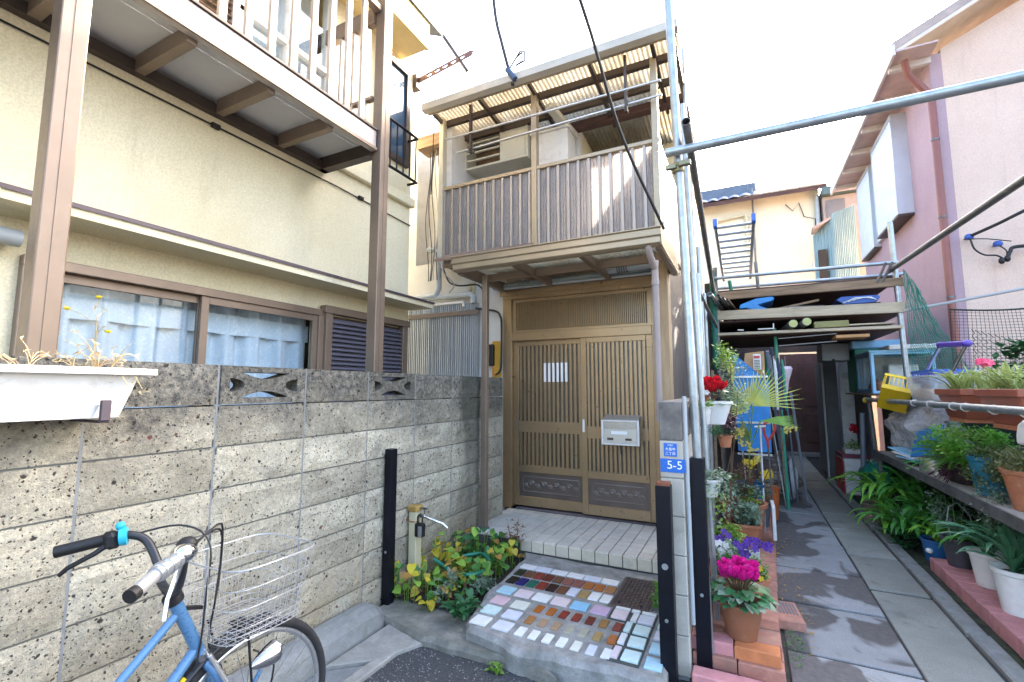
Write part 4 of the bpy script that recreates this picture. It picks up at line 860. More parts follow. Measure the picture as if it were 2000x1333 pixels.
dpo = MB().tube([(2.0, PY0-.2, 5.65), (2.05, PY0-.1, 5.5), (2.28, PY0+.0, 5.22), (2.275, PY0-.035, 5.1), (2.275, PY0-.035, 0)], .04, 12).build('downpipe', dpr, ph, smooth=True)
for z in (1.6, 2.6, 3.6, 4.6): MB().cyl((2.275, PY0-.035, z-.012), (2.275, PY0-.035, z+.012), .045).build('pipe_band', galv_dk, dpo)
# window with box shutters
sv = mat('silver_ribbed_steel', (.56, .58, .62), .4, .5, .05, 4, dirt=.2, ds=6, dcol=(.35, .33, .33))
wn2 = MB().box(PX-.05, PX+.02, 8.4, 11.1, 4.10, 4.16).box(PX-.05, PX+.02, 8.4, 11.1, 5.46, 5.52).box(PX-.05, PX+.02, 8.4, 8.46, 4.16, 5.46).box(PX-.05, PX+.02, 11.04, 11.1, 4.16, 5.46).build('window', white_pl, ph)
MB().box(PX-.03, PX-.02, 8.46, 11.04, 4.16, 5.46).build('pane', mat('pale_blue_glass', (.30, .44, .48), .1, 0, .08, 3, spec=.8), wn2)
def shutter(y0, y1, x):
    MB().box(x, PX-.001, y0+.002, y1-.002, 4.032, 5.498).build('shutter_core', sv, wn2); q = MB(); n = int((y1-y0)/.1); q.sheet(lambda u, v: (x-.012*(round(u*n*4) % 4 in (0, 1)), y0+(y1-y0)*u, 4.05+1.46*v), n*4, 1); o = q.build('shutter', sv, wn2, solid=.004)
    MB().box(x-.02, PX, y0-.02, y1+.02, 5.5, 5.56).box(x-.02, PX, y0-.02, y0, 4.03, 5.5).box(x-.02, PX, y1, y1+.02, 4.03, 5.5).build('shutter_box', sv, wn2); MB().box(x-.02, PX, y0-.02, y1+.02, 4.0, 4.03).build('shutter_sill', bronze_dk, wn2)
shutter(8.36, 9.5, PX-.17); shutter(10.15, 11.1, PX-.09)
# service wires on the peach wall
sv_ = thing('service_wires', 'blue insulators and black wires fixed on the peach wall', 'wires', (2.6, 7.25, 2.9))
insm = mat('blue_insulator', (.02, .09, .38), .35)
for x, z in ((2.47, 3.27), (2.71, 3.15)):
    MB().lathe([(.001, 0), (.035, 0), (.045, .02), (.04, .045), (.025, .06), (.001, .062)], (x, 7.22, z), 14).build('insulator', insm, sv_, smooth=True); MB().cyl((x, 7.22, z+.03), (x, 7.335, z+.03), .01).build('bolt', galv_dk, sv_)
for pts, r in (([(2.47, 7.2, 3.30), (2.65, 7.0, 3.36), (2.96, 6.8, 3.5), (4.5, 6.2, 4.2)], .018), ([(2.47, 7.2, 3.27), (2.50, 7.2, 3.14), (2.58, 7.2, 3.06), (2.68, 7.2, 3.04), (2.74, 7.2, 2.99)], .010), ([(2.41, 7.2, 3.27), (2.6, 7.2, 3.25), (2.82, 7.2, 3.19)], .006), ([(2.71, 7.2, 3.16), (2.77, 7.2, 3.08), (2.76, 7.2, 2.99)], .007), ([(2.77, 7.2, 2.98), (2.80, 7.2, 3.07), (2.87, 7.2, 3.12), (3.3, 7.2, 3.1), (4.2, 7.2, 3.15)], .02)):
    MB().cord(pts, r, 8).build('wire', cablem, sv_, smooth=True)
for x, z in ((2.72, 2.97), (2.77, 2.99)): MB().sphere((x, 7.2, z), .03, 8, 6, 1.3).build('connector', black_rub, sv_, smooth=True)

# ================================================================ houses closing the alley
ch = thing('cream_back_house', 'cream walled house with blue tile eave beyond the storage shelter', 'house', (.6, 16, 0))
backm = stucco('bright_cream_plaster', (.74, .66, .48), (.80, .72, .55), .2)
MB().box(-3, 1.96, 14, 14.12, 0, 6.72).box(1.84, 1.96, 14.12, 20, 0, 6.7).box(-3, -2.88, 14.12, 20, 0, 6.7).build('wall', backm, ch)
eb = MB().prism([(-3.2, 13.6, 6.55), (-3.2, 13.6, 6.66), (-3.2, 17, 8.2), (-3.2, 20.4, 6.6), (-3.2, 20.4, 6.5), (-3.2, 17, 8.0)], (5.3, 0, 0)).build('roof', wood_dk, ch)
btile = mat('blue_roof_tile', (.05, .13, .26), .6, 0, .2, 5); tm = proto(*MB().sheet(lambda u, v: (-.13+.26*u, -.02+.35*v, .16*v+.045*math.sin(math.pi*u)), 8, 1).__dict__.values(), btile, True)
for i in range(20): mesh_obj('roof_tile', tm, eb, (-3.0+.27*i, 13.58, 6.67)); mesh_obj('roof_tile', tm, eb, (-3.0+.27*i, 13.90, 6.82))
bxr = thing('rooftop_unit', 'dark blue grey box standing on the tiled roof of the cream back house', 'roof unit', (-.5, 16, 7)); MB().box(-1.6, .55, 14.6, 15.4, 6.95, 7.45).build('box', mat('slate_blue_panel', (.12, .15, .2), .5), bxr, bevel=.03)
dpc = MB().tube([(1.9, 13.9, 6.5), (1.9, 13.9, 3)], .05, 10).build('corner_pipe', pvc, ch, smooth=True); MB().box(1.72, 1.9, 13.93, 13.998, 4.5, 4.75).build('meter_box', white_pl, ch, bevel=.01)
MB().tube([(-.6, 13.93, 6.2), (.2, 13.93, 6.28), (.25, 13.93, 6.2), (.25, 13.93, 5.2)], .035, 8).build('wall_pipe', beigepvc, ch, smooth=True); MB().tube([(.42, 13.9, 7), (.42, 13.9, 3.2)], .025, 6).build('wall_pipe', galv_dk, ch, smooth=True)
MB().tube([(1.2, 13.95, 6.4), (1.35, 13.95, 6.2), (1.5, 13.95, 6.4), (1.6, 13.95, 6.0), (1.85, 13.95, 5.9), (1.8, 13.95, 5.2)], .012, 6).build('loose_cable', cablem, ch)
ts = thing('teal_shed', 'pale teal corrugated metal shed squeezed between the houses', 'shed', (2.2, 12.9, 0))
tealm = mat('faded_teal_metal', (.26, .38, .40), .55, .2, .1, 3, dirt=.35, ds=3, dcol=(.38, .42, .38))
MB().sheet(lambda u, v: (2.0+.42*u, 12.6+.012*math.sin(u*80), (5.55+.12*u)*v), 60, 1).build('front_sheet', tealm, ts, solid=.01); MB().sheet(lambda u, v: (1.66+.34*u, 13.1-.5*u+.012*math.sin(u*70), (5.2+.35*u)*v), 40, 1).build('angled_sheet', tealm, ts, solid=.01)
MB().bar((1.62, 12.9, 5.27), (2.45, 12.85, 5.70), .5, .05).build('roof', rofm, ts); MB().box(1.70, 1.86, 12.72, 12.84, 3.6, 4.75).build('dark_opening', dark_in, ts)
th = thing('far_roof_house', 'small house end with dark tiled eave above the teal shed', 'house', (2.2, 14.6, 0))
MB().box(1.99, 2.9, 13.7, 15.5, 0, 6.35).build('wall', mat('grey_brown_wall', (.30, .25, .22), .8), th); MB().box(1.97, 3.0, 13.5, 15.6, 6.36, 6.55).build('roof', mat('dark_green_tile', (.06, .1, .1), .4), th); MB().box(2.05, 2.45, 13.68, 13.698, 5.8, 6.25).build('window', mat('dull_pane', (.14, .12, .1), .2), th)

# ================================================================ storage shelter over the far end of the alley
sh_ = thing('storage_shelter', 'timber and pipe storage shelter roofing the far end of the alley', 'shelter', (.65, 9.5, 0)); SY = 6.6
MB().tube([(-.285, SY, 0), (-.285, SY, 3.1)], .028, 12).build('post', galv_dk, sh_, smooth=True)
MB().tube([(1.655, SY, 0), (1.59, SY, 3.42)], .028, 12).build('post', galv, sh_, smooth=True)
MB().tube([(.42, SY+.25, 0), (.38, SY+.25, 2.28)], .022, 12).build('post', mat('green_white_pole', (.05, .32, .2), .45, 0, .2, 4), sh_, smooth=True)
MB().box(-.3, 1.66, SY-.03, SY+.03, 2.66, 2.76).build('roof_beam', wood, sh_, bevel=.004); MB().bar((-.32, SY-.02, 2.455), (1.66, SY-.02, 2.415), .04, .12).build('shelf_beam', wood_lt, sh_, bevel=.004)
MB().bar((-.30, SY, 2.205), (1.62, SY, 2.195), .1, .035).build('shelf_board', wood_lt, sh_, bevel=.003)
MB().box(-.3, 1.66, SY+.03, 10.4, 2.765, 2.79).build('roof_board', wood_dk, sh_); MB().box(-.3, 1.66, SY+.01, 9.5, 2.36, 2.38).build('shelf_deck', wood_dk, sh_); MB().box(-.3, 1.62, SY+.05, 8.5, 2.17, 2.187).build('shelf_deck', wood_dk, sh_)
MB().box(-.42, -.36, SY, 12.6, 0, 2.9).box(-.3, 1.66, 12.55, 12.65, 2.35, 2.76).box(-.36, .74, 12.5, 12.6, 0, 2.4).build('rear_boarding', mat('dark_boarding', (.055, .045, .042), .85), sh_)
MB().box(1.68, 1.74, 8.9, 12.6, 0, 2.76).build('side_boarding', mat('grey_boarding', (.16, .16, .17), .8, 0, .15, 3), sh_)
for z, y, x1 in ((2.93, SY-.05, 1.62), (2.86, SY+.3, 1.75)): MB().tube([(-.3, y, z+.02), (x1, y, z)], .022, 10).build('guard_rail', galv, sh_, smooth=True)
for x, h in ((.22, .36), (-.1, .14)): MB().pipe((x, SY+.15, 2.8), (x-.02, SY+.15, 2.8+h), .022).build('pipe_stub', galv_dk if h > .2 else green_pl, sh_, smooth=True)
for a, b_ in (((1.42, SY-.02, 2.72), (1.50, SY-.1, 2.93)), ((1.47, SY-.02, 2.72), (1.56, SY-.1, 2.93))): MB().cyl(a, b_, .014).build('strut', galv_dk, sh_)
# door at the far end
fd = thing('far_door', 'dark brown panelled door at the far end of the covered alley', 'door', (1.15, 12.5, 0)); fdm = mat('dark_brown_door', (.13, .06, .05), .45, 0, .15, 5)
MB().box(.76, 1.55, 12.48, 12.53, .08, 2.3).build('leaf', fdm, fd)
for x in (.86, 1.2):
    for z0, z1 in ((.3, .95), (1.1, 2.1)): MB().box(x, x+.25, 12.465, 12.479, z0, z1).build('panel', fdm, fd, bevel=.01)
MB().box(.6, 1.66, 12.3, 12.6, 0, .08).build('step', concrete, fd)
cabm = mat('grey_white_panel', (.55, .55, .54), .6, 0, .05, 4, dirt=.2)
gc = thing('tall_grey_cabinet', 'tall grey cabinet with open side standing beside the far door', 'cabinet', (1.5, 9.8, 0)); MB().box(1.22, 1.40, 9.5, 10.6, .02, 1.96).build('side', mat('dark_grey_panel', (.14, .14, .14), .6), gc, bevel=.005); MB().box(1.19, 1.215, 9.5, 9.56, .02, 1.96).build('edge', cabm, gc)
wp_ = thing('white_partition', 'tall narrow white panel with a thermometer standing behind the red flowers', 'panel', (1.55, 9.4, 0)); MB().box(1.415, 1.60, 9.35, 9.40, .02, 1.97).build('board', white_pl, wp_, bevel=.005)
q = MB(); q.v = []; q.lathe([(.001, 0), (.055, 0), (.055, .012), (.04, .014), (.001, .014)], (0, 0, 0), 18); q.v = [(1.50+a, 9.348-c, 1.72+b) for a, b, c in q.v]; q.build('thermometer', cabm, wp_, smooth=True)
ub = thing('shelf_box', 'grey metal box wedged under the shelter shelf', 'box', (1.2, 8.2, 1.95)); MB().box(1.02, 1.35, 8.0, 8.5, 1.90, 2.15).build('box', mat('grey_metal_box', (.30, .31, .32), .5, .2, .08, 5), ub, bevel=.008); MB().box(1.14, 1.17, 7.985, 8.0, 1.89, 1.93).build('catch', black_rub, ub)
# things lying in the shelter roof
def tarp(name, label, x0, z0, pts, L, m):
    t_ = thing(name, label, 'tarp', (x0, SY+.2, z0)); MB().prism([(x0+a, SY-.02, z0+b) for a, b in pts], (0, L, 0)).build('sheet', m, t_, bevel=.006)
tarpm = mat('bright_blue_tarp', (.02, .24, .62), .35, 0, .15, 9, .2, 40)
tarp('blue_gutter_offcut', 'folded bright blue plastic sheet lying on the left of the upper shelf', .0, 2.53, [(-.02, .0), (.0, .05), (.18, .115), (.36, .125), (.385, .10), (.36, .07), (.2, .035), (.22, .015), (.3, -.025), (.29, -.045), (.18, -.04), (.06, .0)], .5, tarpm)
tarp('blue_tarp_bundle', 'flat folded blue tarp with white cords on the right of the upper shelf', 1.02, 2.55, [(0, .0), (.08, -.06), (.38, -.055), (.42, .0), (.4, .03), (.05, .035)], .4, mat('deep_blue_tarp', (.03, .1, .36), .4, 0, .2, 9))
q = thing('tarp_cord', 'white cords coiled over the folded blue tarp', 'cord', (1.25, SY-.03, 2.55))
for i in range(5): MB().tube([(1.08+.05*i, SY-.035, 2.505+.012*i), (1.2+.03*i, SY-.04, 2.56), (1.36+.01*i, SY-.035, 2.555-.008*i)], .004, 5).build('strand', white_pl, q)
random.seed(11)
for i, (x, z, r, L, m, lb) in enumerate(((-.27, 2.53, .03, 1.6, galv, 'fat steel pipe end sticking out left of the upper shelf'), (-.18, 2.535, .018, 1.4, galv_dk, 'rusty thin pipe lying second on the upper shelf'), (-.13, 2.53, .016, 1.3, galv_dk, 'thin grey pipe lying third on the upper shelf'), (-.08, 2.54, .014, 1.4, wood, 'brown stick lying beside the blue sheet'))):
    tag(MB().pipe((x-.06, SY-.55+.06*i, z+.12-.02*i), (x+.16, SY+L, z-.02), r).build('stored_pipe', m, smooth=True), lb, 'pipe', )
for i, (x, z) in enumerate(((.56, 2.285), (.70, 2.30))):
    o = thing('log_roll', ['yellow ended cardboard roll lying left on the lower shelf', 'yellow ended cardboard roll lying right on the lower shelf'][i], 'roll', (x, SY, z)); MB().cyl((x, SY-.12, z), (x-.1, SY+1, z-.02), .048, n=20).build('tube', mat('grey_roll', (.2, .2, .2), .6), o, smooth=True); MB().cyl((x, SY-.124, z), (x, SY-.121, z), .044, n=20).build('end', mat('lime_roll_end', (.50, .52, .2), .7), o)
tag(MB().box(.78, 1.12, SY-.06, SY+1, 2.225, 2.30).build('stored_board', mat('olive_board', (.26, .24, .09), .7), bevel=.004), 'olive board lying right of the rolls on the lower shelf', 'board')
tag(MB().box(1.08, 1.55, SY-.05, SY+1, 2.235, 2.252).build('stored_board', wood_lt, bevel=.003), 'pale plank end at the right of the lower shelf', 'board')
tag(MB().box(.95, 1.45, SY+.02, SY+1.2, 2.445+.03, 2.50).build('stored_board', wood_dk, bevel=.003), 'dark plank under the folded blue tarp', 'board')
tag(MB().bar((.38, SY+.02, 2.49), (.86, SY+.1, 2.585), .03, .025).build('stored_stick', wood), 'brown stick slanting up on the upper shelf', 'stick')
tag(MB().bar((.5, SY+.04, 2.49), (.9, SY+.3, 2.52), .12, .05).build('stored_stick', galv_dk), 'dark grey bar lying on the middle of the upper shelf', 'bar')
tag(MB().bar((-.05, SY-.05, 2.25), (.02, SY-.04, 2.245), .012, .012).box(.18, .36, SY-.06, SY-.048, 2.24, 2.252).box(.348, .36, SY-.06, SY-.048, 2.252, 2.31).build('stored_bracket', white_pl), 'white L shaped bracket on the lower shelf', 'bracket')
tag(MB().box(.98, 1.3, SY-.1, SY+.2, 2.09, 2.125).build('stored_board', mat('orange_offcut', (.5, .26, .1), .7), bevel=.003), 'orange timber offcut under the lower shelf', 'board')
for i, z in enumerate((2.12, 2.03)): tag(MB().tube([(.4, SY-.01, z), (1.0, SY-.02, z+.03)], .006, 6).build('washing_wire', wirem), ['upper grey wire strung under the lower shelf', 'lower grey wire strung under the lower shelf'][i], 'wire')
# aluminium ladder stored above the shelter
ld = thing('ladder', 'aluminium ladder with blue end caps lying over the shelter roof', 'ladder', (0, 6, 3.0))
def LP(s, k): return V(-.19+.34*k-.01*s, 4.95+2.3*s, 3.14-.06*s)
for k in (0, 1): MB().bar(LP(0, k), LP(1, k), .03, .07).build('rail', galv, ld, bevel=.003); MB().bar(LP(-.03, k), LP(.01, k), .036, .078).build('end_cap', mat('blue_cap', (.05, .15, .55), .5), ld, bevel=.004)
for i in range(10): MB().tube([LP(.04+.1*i, 0), LP(.04+.1*i, 1)], .016, 8).build('rung', alu, ld, smooth=True)

# ================================================================ scaffold pipes
R_ = .0243
sf1 = thing('scaffold_pole', 'tall galvanised scaffold pole beside the gate pier', 'pole', (-.24, 2.8, 0)); MB().pipe((-.228, 2.78, .12), (-.345, 2.8, 5.2), R_).build('tube', galv, sf1, smooth=True)
cl = mat('brass_clamp', (.3, .27, .16), .45, .7, .2, 14)
q = MB().lathe([(.03, 0), (.034, .01), (.034, .05), (.03, .06)], (-.293, 2.785, 2.77), 12); q.box(-.36, -.30, 2.74, 2.77, 2.785, 2.815).box(-.285, -.22, 2.73, 2.76, 2.79, 2.82).build('clamp', cl, sf1, bevel=.003)
tag(MB().pipe((-.355, 2.74, 2.885), (3.2, 2.74, 2.885), .0255).build('scaffold_tube', galv, smooth=True), 'galvanised tube spanning the alley overhead', 'pipe')
tag(MB().pipe((-.225, 2.62, 2.985), (-.31, 6.6, 2.77), R_).build('scaffold_tube', galv_dk, smooth=True), 'dark rusty tube running back above the potted plants', 'pipe')
tag(MB().pipe((1.56, 6.7, 2.86), (1.62, 2.2, 2.74), .027).build('scaffold_tube', galv_dk, smooth=True), 'weathered tube running overhead along the right of the alley', 'pipe')
sp = [((-.20, 3.0, .2), (-.285, 3.05, 3.35), .017, galv, 'thinner steel pole right behind the tall scaffold pole'), ((-.27, 3.6, .1), (-.275, 3.62, 2.35), .02, galv, 'steel pole behind the red cyclamen basket'), ((-.30, 4.3, .1), (-.31, 4.3, 2.75), .02, galv, 'steel pole halfway along the left of the alley'), ((-.33, 5.2, .1), (-.335, 5.2, 2.5), .018, galv, 'steel pole left of the palm'), ((-.40, 4.6, .2), (-.40, 4.62, 4.9), .014, pvc, 'slim grey drain standing against the narrow house side'), ((-.5, 6.2, .2), (-.5, 6.2, 4.4), .016, pvc, 'thin grey vent pipe on the narrow house side wall')]
for a, b_, r, m, lb in sp: tag(MB().pipe(a, b_, r).build('steel_pole', m, smooth=True), lb, 'pole')
tag(MB().pipe((-.31, 3.4, 2.30), (-.26, 5.9, 2.22), .016).build('scaffold_tube', galv_dk, smooth=True), 'thin dark tube sloping along the narrow house side', 'pipe')
gn = thing('green_net_roll', 'green netting rolled round the shelter left post', 'net', (-.3, SY-.05, 1.5)); MB().lathe([(.03, 0), (.04, .1), (.036, .4), (.045, .8), (.03, 1.3)], (-.32, SY-.06, 1.75), 10).build('roll', mat('green_net', (.01, .16, .11), .6, 0, .3, 30, .5, 80), gn, smooth=2)
# overhead cables
def cable(pts, r, lb, m=cablem, n=24, sag=0):
    P = [V(p) for p in pts]; out = []
    if len(P) == 2:
        for i in range(n+1): k = i/n; out.append(P[0].lerp(P[1], k)+V(0, 0, -sag*4*k*(1-k)))
    else: out = P
    tag((MB().tube(out, r, 7) if len(P) == 2 else MB().cord(out, r, 7)).build('overhead_cable', m, smooth=True), lb, 'cable')
cable([(-.49, 3.545, 2.70), (-.70, 3.1, 3.30), (-.829, 2.6, 3.988), (-1.17, 1.65, 5.29)], .011, 'thick black cable running down to the canopy right end', sag=.05)
cable([(-2.0, 4.02, 4.62), (-2.06, 3.9, 5.0), (-2.12, 3.85, 5.35), (-2.1, 3.7, 5.9)], .017, 'twisted black service cable dropping onto the balcony eave')
cable([(-3.38, 4.5, 3.9), (-2.6, 3.6, 6.6)], .006, 'thin black wire rising between the two houses', sag=.06)
cable([(-2.35, 4.1, 4.75), (-1.9, 3.3, 6.6)], .004, 'faint grey wire rising from the balcony roof', wirem, sag=.03)
cable([(.3, 13.5, 6.8), (.5, 7, 6.5), (.6, 2.5, 6.2)], .008, 'faint wire high above the alley', wirem)
cable([(1.64, 6.55, 2.37), (5, 6.0, 2.95)], .016, 'grey steel rope stretched in front of the peach wall', greycable, sag=.03)
jb = thing('cable_joint', 'dark blue cable joint with curled wire ends on the balcony eave', 'cable joint', (-1.98, 4.0, 4.65))
MB().tube([(-2.04, 3.97, 4.78), (-1.95, 3.97, 4.64)], .03, 10).build('body', mat('navy_joint', (.04, .08, .16), .5), jb, smooth=True)
for i in range(3): MB().tube([(-2.03, 3.97, 4.76), (-1.97+.04*i, 3.96, 4.82+.05*i), (-1.9+.03*i, 3.96, 4.9), (-1.88+.02*i, 3.96, 4.8), (-1.94, 3.96, 4.78)], .009, 5).build('wire_end', cablem, jb, smooth=True)
# black net fence over the shelf on the right
def net(label, name, fn, nu, nv, r, m, diag=False):
    q = MB()
    for i in range(nu+1):
        q.tube([fn(i/nu, j/nv) for j in range(nv+1)] if not diag else [fn(min(1, max(0, i/nu+(.5/nu)*((j % 2)*2-1)*.9)), j/nv) for j in range(nv+1)], r, 3, False)
    if not diag:
        for j in range(nv+1): q.tube([fn(i/nu, j/nv) for i in range(nu+1)], r, 3, False)
    tag(q.build(name, m), label, 'net')
netm = mat('dark_green_net', (.012, .035, .025), .7)
net('dark green square mesh net hanging before the peach wall', 'mesh_net', lambda u, v: V(1.82+1.25*u, 5.9-.15*u+.03*math.sin(u*9+v*4), 1.55+.72*v+.14*u*v-.10*v*math.sin(math.pi*u)), 44, 24, .0022, netm)
net('black diamond mesh net bunched behind the flower troughs', 'diamond_net', lambda u, v: V(1.9+1.0*u, 5.7+.03*math.sin(u*7), 1.1+(.95-.35*u)*v), 22, 30, .0035, black_rub, True)
gm = mat('bright_green_net', (.01, .26, .19), .55)
net('bright green fishing net bunched at the right shelter post', 'green_net', lambda u, v: V(1.66+(.08+.34*(1-v)**1.3)*u+.02*mnoise.noise(V(u*9, v*9, 1)), 6.55-.2*u+.04*mnoise.noise(V(u*7, v*9, 3)), 1.7+1.15*v-.3*u*v), 22, 60, .0026, gm)
tag(MB().tube([V(1.82+1.25*k/20, 5.9-.15*k/20, 2.27+.14*k/20-.10*math.sin(math.pi*k/20)) for k in range(21)], .008, 6).build('net_rope', netm), 'dark rope edging the top of the mesh net', 'rope')
# ================================================================ bicycle against the wall
bk = thing('bicycle', 'light blue city bicycle with wire basket parked by the block wall', 'bicycle', (-1.6, .6, 0))
bx_ = -1.6
bluef = mat('blue_bike_paint', (.09, .215, .39), .28, .1, .08, 8, coat=.4, dirt=.1, ds=20, dcol=(.2, .35, .5)); blackm = mat('satin_black', (.02, .02, .024), .4, 0, .1, 10); rubber = mat('tyre_rubber', (.022, .022, .024), .75, 0, .2, 30, .3, 200)
def ring(cy, cz, R, r, n=64, m=10, x=bx_):
    q = MB(); q.rings([[(x+r*math.sin(b), cy+(R+r*math.cos(b))*math.cos(a), cz+(R+r*math.cos(b))*math.sin(a)) for b in (2*math.pi*k/m for k in range(m))] for a in (2*math.pi*i/n for i in range(n+1))], True, False); return q
def wheel(cy):
    t_ = ring(cy, .335, .317, .0175).build('tyre', rubber, bk, smooth=2); ring(cy, .335, .294, .010, x=bx_).build('rim', alu, bk, smooth=2)
    h = MB().cyl((bx_-.035, cy, .335), (bx_+.035, cy, .335), .018).build('hub', chrome, bk, smooth=True); q = MB()
    for k in range(32): a = 2*math.pi*k/32; s = 1 if k % 2 else -1; b = a+.5*(1 if (k//2) % 2 else -1); q.tube([(bx_+s*.028, cy+.018*math.cos(b), .335+.018*math.sin(b)), (bx_, cy+.288*math.cos(a), .335+.288*math.sin(a))], .0011, 4)
    q.build('spokes', chrome, h)
    q = MB(); a0, a1 = (rad(78), rad(205)) if cy > .5 else (rad(-20), rad(190)); q.rings([[(bx_+.028*math.sin(b), cy+(.345+.012*math.cos(b))*math.cos(a), .335+(.345+.012*math.cos(b))*math.sin(a)) for b in (-1.6+3.2*k/6 for k in range(7))] for a in (a0+(a1-a0)*i/40 for i in range(41))], False, False); q.build('mudguard', blackm, bk, smooth=2, solid=.002)
wheel(1.14); wheel(.06)
HT, HB = V(bx_, .872, .86), V(bx_, .965, .655); ax = (HB-HT).normalized()
MB().cyl(HT, HB, .0185).build('head_tube', bluef, bk, smooth=True); MB().cyl(HT-ax*.012, HT+ax*.012, .027).build('headset', black_rub, bk, smooth=True); MB().cyl(HB-ax*.01, HB+ax*.012, .026).build('headset', chrome, bk, smooth=True)
fk = MB()
for s in (-1, 1): fk.tube([HB+ax*.02+V(s*.008, 0, 0), HB+ax*.05+V(s*.04, 0, 0), HB+ax*.16+V(s*.048, .01, 0), V(bx_+s*.05, 1.14, .335)], [.016, .016, .014, .010], 10)
fk.build('fork', bluef, bk, smooth=True)
BB = V(bx_, .48, .29); ST = V(bx_, .30, .74)
dt = MB().tube([HB-ax*.03, (HB+BB)/2+V(0, .0, -.03), BB], .0165, 12).build('down_tube', bluef, bk, smooth=True); MB().tube([HT+ax*.05, (HT+BB)/2+V(0, -.05, .0), V(bx_, .42, .40)], .0128, 12).build('top_tube', bluef, bk, smooth=True)
MB().cyl(BB, ST, .016).build('seat_tube', bluef, bk, smooth=True); MB().cyl(ST, ST+V(0, -.03, .12), .012).build('seat_post', chrome, bk, smooth=True)
q = MB()
for s in (-1, 1): q.tube([BB+V(s*.03, 0, 0), V(bx_+s*.055, .06, .335)], .009, 8); q.tube([ST+V(s*.02, 0, -.05), V(bx_+s*.055, .06, .335)], .008, 8)
q.build('rear_stays', bluef, bk, smooth=True)
sd_ = MB().sheet(lambda u, v: (bx_+(v-.5)*(.06+.14*(1-u)**1.5), .12+.27*u, .865+.03*math.sin(math.pi*v)+.01*u), 10, 10).build('saddle', blackm, bk, smooth=2, solid=.03)
ck = MB().cyl(BB+V(-.05, 0, 0), BB+V(.05, 0, 0), .02); ck.build('bottom_bracket', chrome, bk, smooth=True)
MB().bar(BB+V(.06, 0, 0), BB+V(.06, .1, -.12), .012, .02).build('crank', alu, bk); MB().box(bx_+.07, bx_+.15, .55, .61, .16, .18).build('pedal', black_rub, bk); MB().bar(BB+V(-.06, 0, 0), BB+V(-.06, -.1, .12), .012, .02).build('crank', alu, bk); MB().box(bx_-.15, bx_-.07, .35, .41, .40, .42).build('pedal', black_rub, bk)

# decals on the down tube
me = text_mesh('m', .055); me.materials.append(whitep); mesh_obj('lettering', me, dt, (bx_+.0195, .735, .43), (rad(90), rad(-38), rad(90)))
MB().obox((bx_+.017, .905, .60), (.006, .03, .024), Matrix.Rotation(rad(40), 3, 'X')).build('yellow_sticker', mat('yellow_sticker', (.8, .55, .02), .4), dt)
# stem, handlebar, grips, levers
MB().tube([HT, V(bx_, .85, .895)], .013, 10).build('stem', blackm, bk, smooth=True)
MB().cord([(-1.80, .795, 1.034), (-1.775, .822, 1.038), (-1.745, .858, 1.015), (-1.69, .868, .95), (-1.655, .862, .905), (-1.6, .855, .89), (-1.545, .85, .905), (-1.50, .835, .955), (-1.455, .815, 1.02), (-1.42, .80, 1.043), (-1.39, .76, 1.04)], .0125, 12).build('handlebar', blackm, bk, smooth=True)
MB().tube([(-1.80, .793, 1.033), (-1.875, .68, 1.012)], .0175, 12).build('grip', black_rub, bk, smooth=True)
MB().tube([(-1.365, .70, 1.03), (-1.335, .64, 1.012)], .0165, 12).build('grip', mat('silver_grip', (.42, .41, .4), .4, .3), bk, smooth=True); MB().tube([(-1.337, .644, 1.013), (-1.328, .626, 1.009)], .0175, 12).build('grip_end', black_rub, bk, smooth=True)
q = MB()
for i, r in enumerate((.021, .019, .023, .02, .024, .021)): a = V(-1.395, .765, 1.04).lerp(V(-1.362, .695, 1.029), i/6); b_ = V(-1.395, .765, 1.04).lerp(V(-1.362, .695, 1.029), (i+1)/6); q.cyl(a, b_, r)
q.build('twist_shifter', alu, bk, smooth=True); MB().sphere((-1.405, .785, 1.05), .032, 12, 8, .8).build('bell', chrome, bk, smooth=True); MB().sphere((-1.42, .80, 1.066), .026, 12, 8, .8).build('shifter_body', black_rub, bk, smooth=True)
MB().tube([(-1.43, .80, 1.03), (-1.44, .79, .985), (-1.43, .765, .93), (-1.41, .75, .885)], [.009, .007, .006, .006], 8).build('brake_lever', chrome, bk, smooth=True); MB().tube([(-1.79, .79, 1.03), (-1.80, .75, 1.0), (-1.84, .70, .965), (-1.86, .69, .945)], [.01, .008, .007, .006], 8).build('brake_lever', black_rub, bk, smooth=True)
MB().obox((-1.793, .785, 1.03), (.05, .04, .05)).build('lever_clamp', black_rub, bk, bevel=.01)
bl = mat('cyan_plastic', (.03, .45, .62), .35); MB().tube([(-1.778, .80, 1.037), (-1.768, .815, 1.039)], .028, 14).build('bell_clamp', bl, bk, smooth=True); MB().sphere((-1.78, .80, 1.07), .014, 8, 6).build('bell_button', bl, bk, smooth=True)
for pts in ([(-1.79, .80, 1.03), (-1.70, .93, 1.05), (-1.6, .97, 1.0), (-1.58, .96, .85), (-1.58, .93, .6), (-1.6, .8, .45)], [(-1.42, .81, 1.05), (-1.45, .9, 1.09), (-1.5, .95, 1.05), (-1.52, .96, .9), (-1.57, .97, .7), (-1.575, 1.0, .66)], [(-1.43, .82, 1.06), (-1.47, .92, 1.07), (-1.5, .95, .98), (-1.5, .94, .85)], [(-1.53, 1.1, .62), (-1.53, 1.18, .55), (-1.54, 1.16, .4), (-1.56, 1.14, .34)]): MB().cord(pts, .0032).build('brake_cable', cablem, bk, smooth=True)
